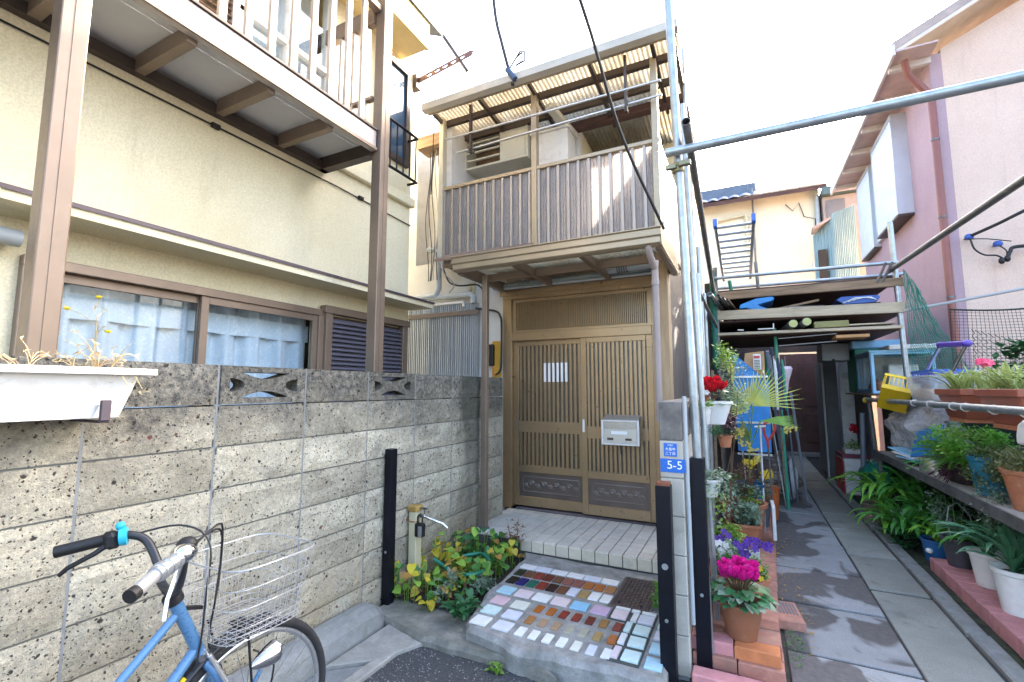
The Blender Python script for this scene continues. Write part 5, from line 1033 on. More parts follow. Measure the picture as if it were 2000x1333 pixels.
# basket
bs = MB(); wr = .0013
def BP(u, v, z): # u around 0..4 corners with rounding, z 0..1
    k = .86+.14*z; a = u*2*math.pi; c, s_ = math.cos(a), math.sin(a); qd = (abs(c)**5+abs(s_)**5)**(-1/5)
    return V(bx_+.165*k*c*qd, 1.105+.02*z+.165*k*s_*qd, .70+.225*z)
for i in range(44): u = i/44; bs.tube([BP(u, 0, 0), BP(u, 0, 1)], wr*.75, 4)
for z, r in ((0, wr), (.09, wr*.8), (.18, wr*.8), (.45, wr), (.72, wr), (1, .003)): bs.tube([BP(i/48, 0, z) for i in range(49)], r, 5)
for i in range(12): f_ = (i+.5)/12-.5; bs.tube([(bx_-.138, 1.105+.26*f_, .70), (bx_+.138, 1.105+.26*f_, .70)], wr*.8, 4); bs.tube([(bx_+.26*f_, .97, .70), (bx_+.26*f_, 1.24, .70)], wr*.8, 4)
bs.build('basket', mat('zinc_wire', (.5, .5, .5), .45, .5), bk); MB().bar((bx_, .87, .83), (bx_, .96, .80), .016, .01).build('basket_bracket', black_rub, bk); MB().obox((bx_, 1.10, .694), (.08, .05, .006)).build('basket_plate', black_rub, bk)
for s in (-1, 1): MB().tube([(bx_+s*.11, 1.05, .70), (bx_+s*.055, 1.13, .36)], .004, 6).build('basket_stay', black_rub, bk)

q = MB().lathe([(.004, -.06), (.02, -.035), (.033, .0), (.038, .03), (.036, .038), (.001, .038)], (0, 0, 0), 18); q.v = [(-1.515+a, 1.135+c, .585+b+.12*c) for a, b, c in q.v]; q.build('headlamp', chrome, bk, smooth=True)
MB().tube([(-1.55, 1.07, .49), (-1.52, 1.1, .52), (-1.515, 1.12, .55)], .007, 6).build('lamp_bracket', bluef, bk, smooth=True); MB().cyl((-1.535, 1.04, .50), (-1.535, 1.02, .57), .014).build('dynamo', alu, bk, smooth=True)
[MB().bar((a, .97, .66), (b, 1.02, .55), .02, .012).build('caliper_arm', alu, bk, bevel=.003) for a, b in ((-1.56, -1.53), (-1.64, -1.66))]

# ================================================================ gate posts, tap
def bollard(label, x, y, z0, z1, wd, lean=0):
    t_ = thing('gate_post', label, 'post', (x, y, z0), 'black square gate posts'); MB().box(x-wd/2, x+wd/2, y-wd/2, y+wd/2, z0, z1).build('shaft', black_paint, t_, bevel=.003)
    MB().cyl((x+.0, y-wd/2-.004, z0+.36), (x+.0, y-wd/2, z0+.36), .009).build('bolt', galv, t_); return t_
bollard('black square gate post against the block wall', -2.245, 2.59, .03, 1.08, .062); b2 = bollard('black square gate post with rusty top before the concrete pier', -.405, 2.585, -.02, 1.0, .075); bollard('black square gate post under the scaffold pole', -.252, 2.775, .06, 1.125, .075)
MB().box(-.437, -.373, 2.551, 2.62, 1.0, 1.014).build('rusty_cap', mat('rust', (.28, .09, .04), .8, 0, .3, 30), b2); MB().cyl((-.405, 2.546, .60), (-.405, 2.5475, .60), .016).build('ring', galv, b2)
tag(MB().tube([(-.296, 2.705, .28), (-.30, 2.705, 1.46)], .011, 10).build('conduit', pvc, smooth=True), 'thin pale conduit running down the alley side of the pier', 'pipe')
tp = thing('water_tap', 'beige standpipe with chrome tap beside the block wall', 'tap', (-2.22, 2.85, .05))
MB().box(-2.265, -2.195, 2.82, 2.89, .04, .60).build('standpipe', beigepvc, tp, bevel=.006); MB().box(-2.275, -2.185, 2.81, 2.90, .60, .64).build('cap', mat('ochre_cap', (.45, .28, .07), .6, 0, .2, 20), tp, bevel=.008)
MB().tube([(-2.195, 2.855, .57), (-2.14, 2.855, .57)], .016, 12).build('tap_body', chrome, tp, smooth=True); MB().tube([(-2.15, 2.855, .57), (-2.10, 2.86, .555), (-2.0, 2.88, .53), (-1.965, 2.89, .50)], .010, 10).build('spout', chrome, tp, smooth=True); MB().tube([(-2.15, 2.855, .58), (-2.15, 2.855, .62)], .008, 8).build('stem', chrome, tp, smooth=True); MB().tube([(-2.18, 2.85, .625), (-2.12, 2.86, .625)], .008, 8).build('handle', chrome, tp, smooth=True)
MB().tube([(-2.27, 2.84, .53), (-2.23, 2.81, .53), (-2.19, 2.83, .53)], .005, 6).tube([(-2.3, 2.83, .545), (-2.25, 2.81, .53)], .006, 6).build('copper_wire', mat('copper_wire', (.4, .18, .07), .5, .6), tp)
kb = thing('key_lock_box', 'black key lock box hanging from the chrome tap', 'lock box', (-2.165, 2.83, .42)); MB().box(-2.20, -2.13, 2.805, 2.85, .43, .525).build('body', black_rub, kb, bevel=.006); MB().box(-2.165, -2.133, 2.800, 2.805, .435, .51).build('dial_panel', alu, kb, bevel=.003)
MB().tube([(-2.185, 2.828, .52), (-2.185, 2.828, .57), (-2.165, 2.828, .59), (-2.145, 2.828, .57), (-2.145, 2.828, .52)], .006, 8).build('shackle', black_rub, kb, smooth=True)
hs = thing('garden_hose', 'green garden hose coiled among the yellowing leaves', 'hose', (-2.0, 3.1, .1))
MB().cord([(-2.2, 3.05, .2), (-2.12, 3.05, .17), (-1.98, 3.0, .15), (-1.84, 3.04, .15), (-1.79, 3.12, .16), (-1.8, 3.22, .17), (-1.86, 3.3, .18), (-1.97, 3.36, .18), (-2.1, 3.3, .16)], .013, 8).build('hose', green_pl, hs, smooth=True)

# ================================================================ brick edging left of the alley
bl1 = thing('brick_edging', 'stepped edging of red bricks under the flower pots left of the alley', 'brick edging', (0, 4, 0)); random.seed(3)
bm_ = proto(*bevel_box(.208, .1, .06, .005), brickm)
y = 2.92
while y < 7.0:
    k = (y-2.9)/4; xe = .10+.10*min(1, k*1.6)+.03*max(0, k-.6)
    mesh_obj('brick', bm_, bl1, (xe-.105, y, -.02+rnd(-.003, .004)+.02), (rnd(-.02, .02), 0, rnd(-.03, .03))); mesh_obj('brick', bm_, bl1, (xe-.32, y+.02, rnd(-.003, .004)), (0, 0, rnd(-.03, .03))); y += .108
for x, y, z, r, m in ((-.2, 2.722, -.002, .01, brick_pk), (.014, 2.722, .0, -.01, brick_pk), (-.2, 2.832, .0, 0, brickm), (.014, 2.832, .0, 0, brickm), (-.205, 2.80, .064, .01, brickm), (.01, 2.80, .062, -.01, brickm), (-.2, 2.91, .063, 0, brickm), (.012, 2.91, .062, 0, brickm), (-.2, 3.02, .062, 0, brickm), (.012, 3.02, .062, 0, brickm), (-.2, 3.13, .062, .02, brickm), (.012, 3.13, .062, 0, brickm), (-.2, 3.24, .062, 0, brickm), (.012, 3.24, .062, .02, brickm), (-.2, 3.35, .062, 0, brickm), (.012, 3.35, .062, .01, brickm), (-.22, 2.83, .125, .02, brick_pk), (-.005, 2.825, .124, -.02, brick_or), (-.21, 2.935, .124, 0, brickm), (.004, 2.93, .124, 0, brickm)):
    mesh_obj('brick', bm_, bl1, (x, y, z), (0, 0, r), m=m)
MB().box(-.30, .012, 2.575, 2.665, -.02, .105).build('front_brick', brick_pk, bl1, bevel=.006)

dtile = thing('decorative_tile', 'square patterned paving tile set beside the brick edging', 'paving tile', (.16, 3.73, .0)); v, f = bevel_box(.2, .3, .055, .006); o = mesh_obj('slab', proto(v, f, brickm), dtile, (.155, 3.66, .002), (0, 0, .12))
q = MB()
for i in range(9): q.obox((.075+.019*i, 3.70, .0575), (.012, .17, .004), Matrix.Rotation(.12, 3, 'Z'))
q.build('grooves', mat('grey_groove', (.2, .17, .17), .9), dtile)
bl2 = thing('pink_brick_edging', 'raised pink brick ledge under the pots right of the alley', 'brick edging', (1.45, 4.2, 0)); bm2 = proto(*bevel_box(.215, .103, .1, .005), brick_pk)
y = 2.75
while y < 5.2: mesh_obj('brick', bm2, bl2, (1.425, y, -.0+rnd(-.003, .003)), (0, 0, rnd(-.02, .02))); mesh_obj('brick', bm2, bl2, (1.645, y+.03, rnd(-.003, .003)), (0, 0, rnd(-.02, .02))); y += .108

# ================================================================ steel shelf with its load, right of the alley
shf = thing('plant_shelf', 'low steel and board shelf along the right of the alley', 'shelf', (1.6, 5.2, 0))
MB().box(1.36, 1.80, 3.3, 7.0, .735, .765).build('board', mat('grey_shelf_board', (.40, .37, .33), .8, 0, .12, 5, dirt=.4, ds=6, dcol=(.2, .17, .14)), shf, bevel=.003); MB().box(1.345, 1.36, 3.3, 7.0, .70, .775).build('edge_angle', galv_dk, shf)
for y in (3.5, 5.2, 6.9):
    for x in ((1.38, 1.78) if y > 6 else (1.78,)): MB().box(x-.018, x+.018, y-.018, y+.018, 0, .735).build('leg', galv_dk, shf)
MB().box(1.85, 1.9, 3.2, 8.88, 0, 1.45).build('back_panel', mat('dark_green_sheet', (.03, .06, .05), .8), shf)
MB().tube([(1.34, 7.15, 1.37), (1.30, 2.8, 1.385)], .024, 12).build('front_rail', galv, shf, smooth=True); MB().tube([(1.60, 7.1, 1.37), (1.60, 2.8, 1.375)], .018, 10).build('rear_rail', galv, shf, smooth=True)
for y in (3.4, 3.75, 4.15, 4.35, 4.8, 5.2): MB().tube([(1.315+.027*math.cos(a), y, 1.3775+.027*math.sin(a)) for a in (2*math.pi*k/12 for k in range(13))], .0035, 5).build('cable_tie', white_pl, shf)
MB().tube([(1.36, 7.1, 1.33), (1.42, 7.15, .05)], .026, 12).build('leaning_post', galv_dk, shf, smooth=True); MB().sphere((1.33, 7.12, 1.36), .035, 10, 8).build('rail_knob', mat('yellow_knob', (.6, .42, .05), .4), shf, smooth=True)
MB().tube([(1.30, 7.2, 1.2), (1.26, 7.25, .02)], .03, 12).build('leaning_post', mat('slate_pipe', (.15, .17, .2), .45, .2), shf, smooth=True)
MB().box(1.36, 1.80, 6.0, 8.6, 1.42, 1.44).build('upper_board', wood, shf, bevel=.003)
# blue framed glass case
gl = thing('glass_case', 'pale blue framed display case with glass sides on the shelf end', 'display case', (1.6, 7.4, 1.44)); x0, x1, y0, y1, z0, z1 = 1.38, 1.98, 6.95, 7.75, 1.445, 1.94
q = MB(); t_ = .03
for x in (x0, x1-t_):
    for y in (y0, y1-t_): q.box(x, x+t_, y, y+t_, z0, z1)
for z in (z0, z1-t_):
    for y in (y0, y1-t_): q.box(x0+t_, x1-t_, y, y+t_, z, z+t_)
    for x in (x0, x1-t_): q.box(x, x+t_, y0+t_, y1-t_, z, z+t_)
q.build('frame', skyblue, gl, bevel=.003); dkb = mat('slate_blue_frame', (.08, .17, .27), .4)
MB().box(x0-.012, x0-.002, y0, y0+.05, z0, z1).box(x0-.012, x0-.002, y1-.05, y1, z0, z1).box(x0-.012, x0-.002, y0+.05, y1-.05, z0, z0+.05).box(x0-.012, x0-.002, y0+.05, y1-.05, z1-.05, z1).box(x0-.012, x0-.002, 7.335, 7.365, z0+.05, z1-.05).build('door_frame', dkb, gl)
MB().box(x0+.002, x0+.006, y0+.03, y1-.03, z0+.03, z1-.03).build('pane', pane_m, gl); MB().box(x0+.03, x1-.03, y0+.008, y0+.012, z0+.03, z1-.03).build('pane', pane_m, gl)
MB().box(x0+.03, x1-.03, y1-.04, y1-.03, z0+.03, z1-.03).build('back', mat('case_back', (.68, .70, .64), .8, 0, .15, 6), gl); MB().box(x0-.02, x1+.02, y0-.02, y1+.02, z1+.001, z1+.02).build('top', skyblue, gl)
MB().box(1.62, 1.92, 7.3, 7.6, 1.476, 1.80).build('white_carton', white_pl, gl, bevel=.01)
for y, h in ((7.15, .12), (7.45, .16), (7.55, .1)): MB().lathe([(.04, 0), (.05, h*.5), (.03, h), (.001, h)], (1.5, y, z0+.03), 12).build('jar', terra, gl, smooth=True)
fb = thing('foam_block', 'white foam lid lying on top of the blue glass case', 'foam box', (1.7, 7.3, 1.96)); MB().box(1.55, 2.1, 6.9, 7.4, 1.962, 2.02).build('block', white_pl, fb, bevel=.01)
cb = thing('cool_box', 'pale blue box with green side leaning behind the glass case', 'box', (1.5, 8.1, 1.44)); MB().box(1.38, 1.86, 7.85, 8.4, 1.45, 2.05).build('body', green_pl, cb, bevel=.01); MB().box(1.35, 1.9, 7.82, 8.43, 2.05, 2.16).build('lid', skyblue, cb, bevel=.015)
# yellow crate tilted on the rail
def crate(name, label, c, size, R, m, n=6, lat=True):
    t_ = thing(name, label, 'crate', c); sx, sy, sz = size; M = R; c = V(c)
    def bx(cx, cy, cz, a, b, d, nm='wall'): MB().obox(c+M @ V(cx, cy, cz), (a, b, d), M).build(nm, m, t_)
    bx(0, 0, .004, sx, sy, .008, 'base')
    for s in (-1, 1):
        bx(s*(sx/2-.003), 0, sz-.015, .008, sy, .03, 'rim'); bx(0, s*(sy/2-.003), sz-.015, sx-.016, .008, .03, 'rim'); bx(s*(sx/2-.003), 0, .03, .006, sy, .05); bx(0, s*(sy/2-.003), .03, sx-.012, .006, .05)
        for i in range(n):
            k = (i+.5)/n-.5; bx(s*(sx/2-.003), k*sy, sz/2, .006, .008, sz-.06, 'slat'); bx(k*sx, s*(sy/2-.003), sz/2, .008, .006, sz-.06, 'slat')
    return t_
yelc = mat('yellow_crate_plastic', (.78, .50, .01), .4, 0, .08, 8)
crate('yellow_crate', 'small yellow plastic crate tipped over the shelf rail', (1.36, 6.05, 1.38), (.24, .34, .2), Matrix.Rotation(rad(-38), 3, 'X') @ Matrix.Rotation(rad(20), 3, 'Y'), yelc, 7)
crate('blue_crate', 'low blue folding crate behind the clear plastic box', (1.62, 5.55, 1.55), (.3, .6, .12), Matrix(), mat('royal_blue_plastic', (.04, .13, .5), .4), 8)
hd = thing('cart_handle', 'purple plastic frame handle standing on the blue crate', 'handle', (1.6, 5.1, 1.65)); pur = mat('purple_plastic', (.11, .06, .40), .35, 0, .08, 8)
A, B, C_, D = V(1.55, 5.77, 1.635), V(1.55, 5.12, 1.625), V(1.62, 4.97, 1.865), V(1.62, 5.52, 1.90)
MB().bar(A, B, .05, .035).build('lower_bar', pur, hd, bevel=.01); MB().bar(D, C_, .05, .05).build('upper_bar', pur, hd, bevel=.012)
for a, b_ in ((A, D), (B, C_)): MB().tube([a, b_], .014, 10).build('chrome_tube', chrome, hd, smooth=True)
for p in (A, B, C_, D): MB().sphere(p, .036, 10, 7, .8).build('corner', pur, hd, smooth=True)
cbx = thing('clear_box', 'clear plastic storage box full of small things on the shelf', 'storage box', (1.6, 5.5, 1.4))
MB().lathe([(.30, 0), (.33, .12), (.345, .2), (.35, .2), (.35, .215), (.2, .225), (.001, .23)], (1.58, 5.45, 1.40), 4*8, .55, 1.0, 6).build('shell', mat('milky_plastic', (.78, .80, .82), .25, 0, .05, 8, alpha=.45), cbx, smooth=True); MB().box(1.44, 1.72, 5.2, 5.72, 1.41, 1.50).build('contents', mat('pale_orange_cloth', (.62, .42, .28), .8, 0, .2, 9), cbx, bevel=.02)
# plastic bag, tray, pan on the lower shelf
bg_ = thing('plastic_bag', 'big crumpled clear plastic bag stuffed under the shelf rail', 'bag', (1.6, 6.4, .78))
def bagm():
    m, t, b, pos = base_mat('crumpled_polythene'); b.inputs['Base Color'].default_value = (.86, .85, .88, 1); b.inputs['Roughness'].default_value = .2; b.inputs['Specular IOR Level'].default_value = .9; b.inputs['Alpha'].default_value = .66
    bn = node(t, 'ShaderNodeBump'); bn.inputs['Strength'].default_value = 1; bn.inputs['Distance'].default_value = .03
    vo = node(t, 'ShaderNodeTexVoronoi'); vo.inputs['Scale'].default_value = 11; t.links.new(mapped(t, pos, (1, 1, 1.5)), vo.inputs['Vector']); t.links.new(mth(t, 'ADD', vo.outputs['Distance'], noi(t, pos, 22, 4, .6, 1)), bn.inputs['Height']); t.links.new(bn.outputs[0], b.inputs['Normal']); return m
def blob(c, rx, ry, rz, amp, fr, n=28, m=18, seed=0):
    q = MB(); c = V(c); rs = []
    for i in range(m+1):
        th_ = math.pi*i/m
        rs.append([c+V(rx*math.sin(th_)*math.cos(a), ry*math.sin(th_)*math.sin(a), -rz*math.cos(th_))*(1+amp*mnoise.noise(V(math.sin(th_)*math.cos(a)*fr+seed, math.sin(th_)*math.sin(a)*fr, math.cos(th_)*fr))+amp*.4*mnoise.noise(V(math.sin(th_)*math.cos(a)*fr*3, math.sin(th_)*math.sin(a)*fr*3, math.cos(th_)*fr*3+seed))) for a in (2*math.pi*k/n for k in range(n))])
    return q.rings(rs)
blob((1.66, 6.35, 1.05), .24, .75, .29, .35, 2.2, 40, 24).build('bag', bagm(), bg_, smooth=2)
blob((1.68, 6.4, 1.0), .13, .5, .16, .3, 2.5).build('contents', mat('brown_bag_contents', (.28, .22, .2), .8, 0, .3, 5), bg_, smooth=2)
ty = thing('blue_tray', 'bright blue plastic tray leaning on the bag', 'tray', (1.45, 5.5, .8)); M = Matrix.Rotation(rad(18), 3, 'Y') @ Matrix.Rotation(rad(-10), 3, 'X'); MB().obox((1.45, 5.5, 1.02), (.012, .60, .27), M).build('panel', mat('cobalt_plastic', (.03, .22, .62), .35, 0, .08, 6), ty, bevel=.012)
pn = thing('steel_pan', 'dull steel pan upside down on the low shelf', 'pan', (1.5, 5.35, .77)); MB().lathe([(.125, 0), (.12, .06), (.10, .115), (.07, .135), (.001, .14)], (1.47, 5.35, .768), 24).build('pan', mat('dull_steel', (.45, .43, .4), .35, .8, .15, 12), pn, smooth=True)
for i in range(4): tag(MB().obox((1.48, 5.85+.1*i, .795+.02*i), (.2, .34, .012), Matrix.Rotation(rad(4+6*i), 3, 'Z') @ Matrix.Rotation(rad(5*i-5), 3, 'X')).build('plastic_tray', [green_pl, skyblue, white_pl, skyblue][i], bevel=.004), ['green flat lid under the blue tray', 'pale blue flat lid under the blue tray', 'white flat lid on the low shelf', 'pale blue plate on top of the flat lids'][i], 'lid')
gb = thing('green_bag', 'translucent green bag of bottles behind the strap leaved plants', 'bag', (1.45, 7.1, .1)); blob((1.42, 7.2, .42), .18, .35, .22, .2, 3, 28, 16, 3).build('bag', mat('green_polythene', (.02, .25, .18), .25, 0, .2, 7, .5, 30, transl=.3), gb, smooth=2)
lp = thing('white_lamp_arm', 'white moulded bracket reaching in at the right edge', 'bracket', (1.3, 3.2, 1.2)); MB().prism([(1.26, 3.40, 1.21), (1.26, 3.395, 1.26), (1.26, 3.37, 1.32), (1.26, 3.32, 1.34), (1.26, 3.0, 1.34), (1.26, 3.0, 1.21)], (.12, 0, 0)).build('hood', white_pl, lp, bevel=.015, seg=3); MB().tube([(1.30, 3.34, 1.23), (1.30, 3.345, 1.16), (1.30, 3.30, 1.05), (1.30, 3.26, .98)], [.016, .010, .008, .007], 8).build('arm', white_pl, lp, smooth=True)
fx = thing('foam_planter_box', 'grubby white foam box with red edge by the far path', 'box', (1.35, 8.3, 0)); MB().box(1.22, 1.52, 8.2, 8.7, 0, .52).build('body', white_pl, fx, bevel=.015); MB().box(1.195, 1.215, 8.15, 8.75, 0, .48).build('red_board', mat('red_board', (.42, .03, .03), .5), fx); MB().box(1.2, 1.54, 8.18, 8.72, .521, .56).build('tray', mat('maroon_tray', (.2, .03, .06), .5), fx)

# ================================================================ things stacked at the left of the covered part
bp_ = thing('blue_folding_rack', 'bright blue plastic sheet clipped in a white rack behind the palm', 'rack', (.08, 6.1, .7)); MB().prism([(-.1, 6.12, .78), (.24, 6.12, .78), (.25, 6.12, 1.58), (-.08, 6.12, 1.9), (-.12, 6.12, 1.9)], (0, .01, 0)).build('sheet', tarpm, bp_); [MB().box(-.11, .243, 6.095, 6.115, z, z+.022).build('rack_bar', alu, bp_) for z in (.74, 1.1, 1.63)]
tag(MB().prism([(-.02, 6.14, 1.6), (.22, 6.14, 1.6), (.22, 6.14, 1.94), (.02, 6.14, 1.92)], (0, .012, 0)).build('cardboard', mat('cardboard', (.50, .30, .15), .85, 0, .1, 8)), 'tan cardboard piece above the blue sheet', 'cardboard')
tg = thing('plastic_tag', 'white and red ribbed plastic tag hanging by a hook', 'tag', (.14, 6.05, 1.72)); MB().box(.10, .18, 6.05, 6.06, 1.72, 1.90).build('card', white_pl, tg, bevel=.004); MB().box(.11, .17, 6.045, 6.05, 1.85, 1.88).build('red_band', mat('red_print', (.6, .06, .06), .5), tg)
for i in range(6): MB().box(.11, .17, 6.045, 6.05, 1.735+.018*i, 1.742+.018*i).build('slot', black_rub, tg)
lean = [((.44, 6.75, 1.75), (.56, 7.4, .0), .09, .02, mat('slate_panel', (.18, .2, .24), .5, .1), 'slate grey strip leaning between the green pole and the trunking'), ((.05, 6.3, 1.5), (.18, 6.9, .05), .16, .014, wood_lt, 'pale wide board leaning behind the blue rack'), ((-.12, 6.2, 1.7), (-.02, 6.6, .1), .12, .014, white_pl, 'short white board leaning at the shelter left post'), ((.20, 6.05, 1.70), (.40, 7.0, .02), .07, .012, white_pl, 'long white board leaning in the covered part'), ((.26, 6.3, 1.95), (.44, 7.3, .02), .035, .035, mat('blue_grey_pipe', (.22, .25, .31), .5, .1), 'blue grey square tube leaning beside the white board'), ((.31, 6.4, 2.0), (.50, 7.3, .0), .03, .02, mat('navy_bar', (.05, .07, .13), .5), 'navy bar leaning beside the green pole'), ((.34, 6.4, 1.9), (.40, 6.9, .2), .02, .02, wood, 'brown cane leaning beside the white board'), ((.52, 6.9, 1.45), (.68, 7.5, .0), .10, .03, mat('grey_sheet_roll', (.26, .27, .3), .5, .1, .1, 5), 'broad grey trunking leaning at the alley edge'), ((.23, 6.2, 1.5), (.34, 6.9, .2), .02, .015, galv, 'thin steel strip leaning behind the red handle')]
for a, b_, w_, h_, m, lb in lean: tag(MB().bar(a, b_, w_, h_, (1, 0, 0)).build('leaning_board', m, bevel=.003), lb, 'board')
um = thing('folded_umbrella', 'pale pink folded umbrella hanging in the shelter', 'umbrella', (.46, 6.5, 1.4)); MB().lathe([(.008, 0), (.03, .15), (.075, .30), (.06, .33), (.02, .31)], (.45, 6.5, 1.44), 7, 1, 1).build('canopy', mat('pale_pink_cloth', (.62, .48, .52), .7, 0, .1, 9), um); MB().tube([(.45, 6.5, 1.40), (.45, 6.5, 1.9)], .006, 6).build('shaft', galv_dk, um)
cs_ = thing('cloth_bundle', 'striped grey and green cloth bundle hanging from the green pole', 'cloth', (.33, 6.45, 1.6)); 
for i in range(5): MB().tube([(.25+.04*i, 6.42, 1.93-.02*i), (.26+.04*i, 6.4, 1.7), (.25+.045*i, 6.42, 1.25)], [.012, .02, .012], 6).build('fold', [green_pl, galv_dk, white_pl, mat('navy_cloth', (.04, .05, .1), .8), green_pl][i], cs_, smooth=True)
rd = thing('garden_tool', 'red plastic tool handle standing among the pots', 'handle', (.2, 5.6, .6)); red = mat('red_plastic', (.55, .05, .03), .4); MB().cord([(.19, 5.6, .95), (.16, 5.6, 1.05), (.17, 5.6, 1.14), (.25, 5.6, 1.15), (.26, 5.6, 1.08), (.22, 5.6, 1.0), (.19, 5.6, .95), (.192, 5.6, .88)], .012, 8).build('handle', red, rd, smooth=True)
MB().tube([(.192, 5.6, .9), (.2, 5.62, .1)], .009, 8).build('shaft', galv_dk, rd, smooth=True)
wt = thing('white_cane', 'white T shaped garden cane standing among the pots', 'cane', (.13, 5.3, .3)); MB().tube([(.115, 5.3, .1), (.12, 5.3, 1.12)], .008, 8).build('shaft', white_pl, wt); MB().tube([(.07, 5.3, 1.12), (.17, 5.3, 1.13)], .010, 8).build('crossbar', white_pl, wt)
tag(MB().box(.17, .20, 5.0, 5.3, .12, .42).build('white_plate', white_pl, bevel=.004), 'square white plate leaning beside the orange bucket', 'plate')
cat_ = thing('white_sack', 'small white sack at the foot of the leaning boards', 'sack', (.5, 7.5, 0)); blob((.52, 7.55, .26), .07, .09, .26, .25, 2.5).build('sack', white_pl, cat_, smooth=2)
bu = thing('orange_bucket', 'tall orange plastic bucket beside the brick edging', 'bucket', (.2, 6.2, .02)); MB().lathe([(.085, 0), (.11, .34), (.12, .34), (.12, .355), (.10, .35), (.09, .28), (.001, .28)], (.19, 6.2, .03), 20).build('bucket', mat('orange_plastic', (.55, .13, .03), .45, 0, .1, 8), bu, smooth=True)
# ================================================================ plants
def leafmat(name, c, c2, rough=.45, tl=.3, vs=9):
    c, c2 = (tuple(min(.62, q*1.25) for q in k) for k in (c, c2)); return mat(name, c, rough, 0, .15, vs, .05, 60, col2=c2, transl=tl, obj_var=.25)
lf_green = leafmat('leaf_green', (.08, .22, .04), (.035, .12, .02)); lf_dark = leafmat('leaf_dark_green', (.04, .15, .05), (.02, .08, .03)); lf_lime = leafmat('leaf_lime', (.22, .36, .05), (.10, .22, .03)); lf_yel = leafmat('leaf_yellow', (.62, .45, .04), (.50, .34, .03)); lf_och = leafmat('leaf_ochre', (.42, .24, .05), (.25, .12, .04))
lf_grey = leafmat('leaf_grey_green', (.20, .27, .19), (.10, .16, .10)); lf_fern = leafmat('fern_green', (.14, .38, .04), (.07, .22, .025)); lf_strap = leafmat('strap_leaf', (.07, .26, .04), (.035, .15, .025)); lf_var = leafmat('bluish_strap_leaf', (.08, .22, .11), (.04, .13, .07)); lf_brown = leafmat('dead_leaf', (.16, .09, .05), (.08, .04, .025)); lf_purple = leafmat('purple_stem', (.09, .03, .06), (.05, .02, .03))
pet_pink = mat('magenta_petal', (.72, .015, .30), .45, 0, .15, 30, transl=.35); pet_red = mat('red_petal', (.58, .008, .02), .45, 0, .2, 30, transl=.25); pet_vio = mat('violet_petal', (.09, .02, .28), .5, 0, .2, 30, transl=.25); pet_white = mat('white_petal', (.80, .78, .78), .5, 0, .05, 30, transl=.3); pet_yel = mat('yellow_petal', (.78, .55, .02), .5, 0, .1, 30, transl=.3)
def heart_mesh(m):
    o = [(0, 0), (.32, -.12), (.5, .12), (.45, .42), (.25, .78), (0, 1.05), (-.25, .78), (-.45, .42), (-.5, .12), (-.32, -.12)]
    v = [(0, .35, .0)] + [(x, y, .10*abs(x)-.10*(y-.3)**2) for x, y in o]; return proto(v, [(0, i+1, (i+1) % 10+1) for i in range(10)], m, True)
def strap_mesh(m, L, wd, up, drop, n=9, twist=0):
    """arching blade leaving the origin along +Y"""
    v, f = [], []; y = z = 0; a = up
    for i in range(n+1):
        k = i/n; wv = wd*(.55+.9*k if k < .35 else 1-.15*(k-.35)) * (1 if k < .8 else max(.04, (1-k)/.2))
        v += [(-wv/2, y, z+.18*wv), (0, y, z-.05*wv), (wv/2, y, z+.18*wv)]
        st = L/n; y += st*math.cos(a); z += st*math.sin(a); a -= drop/n*(.5+1.2*k)
    for i in range(n):
        for j in (0, 1): f.append((3*i+j, 3*i+j+1, 3*i+j+4, 3*i+j+3))
    return proto(v, f, m, True)
def cloud(name, m, parent, c, r, n, size, seed, shape=None, flat=.5, droop=0):
    """many small leaf-shaped faces through an uneven volume, denser in clumps"""
    random.seed(seed); q = MB(); c = V(c); cl = [V(rnd(-1, 1), rnd(-1, 1), rnd(-1, 1)) for _ in range(14)]; i = 0
    while i < n:
        k = random.choice(cl); p = k*.75+V(random.gauss(0, .22), random.gauss(0, .22), random.gauss(0, .22))
        if p.length > 1.15: continue
        i += 1; p = c+V(p.x*r[0], p.y*r[1], p.z*r[2]); s = size*rnd(.6, 1.3); d = V(rnd(-1, 1), rnd(-1, 1), rnd(-flat, flat)-droop).normalized(); u = d.cross(V(rnd(-.4, .4), rnd(-.4, .4), 1)).normalized(); up = u.cross(d)
        q.add([p, p+d*s*.5+u*s*.32+up*s*.06, p+d*s, p+d*s*.5-u*s*.32+up*s*.06], [(0, 1, 2, 3)])
    return q.build(name, m, parent)
def stems(name, m, parent, base, tips, r):
    for t_ in tips: b = V(base)+V(rnd(-.02, .02), rnd(-.02, .02), 0); t_ = V(t_); MB().tube([b, b.lerp(t_, .5)+V(rnd(-.03, .03), rnd(-.03, .03), .02), t_], [r, r*.8, r*.5], 5).build(name.rstrip('s'), m, parent)
def pot(parent, c, r0, r1, h, m, n=28, rim=.018, sx=1, sy=1, sq=0, fill=.85):
    MB().lathe([(r0, 0), (r0+(r1-r0)*.92, h*.88), (r1, h*.88), (r1+rim*.4, h*.9), (r1+rim*.5, h), (r1-rim*.5, h), (r1-rim, h*fill)], c, n, sx, sy, sq).build('pot', m, parent, smooth=True)
    MB().lathe([((r1-rim*.6), 0), (r1*.6, .008), (.001, .004)], (c[0], c[1], c[2]+h*fill), n, sx, sy, sq).build('soil', soil, parent)
STR = {}
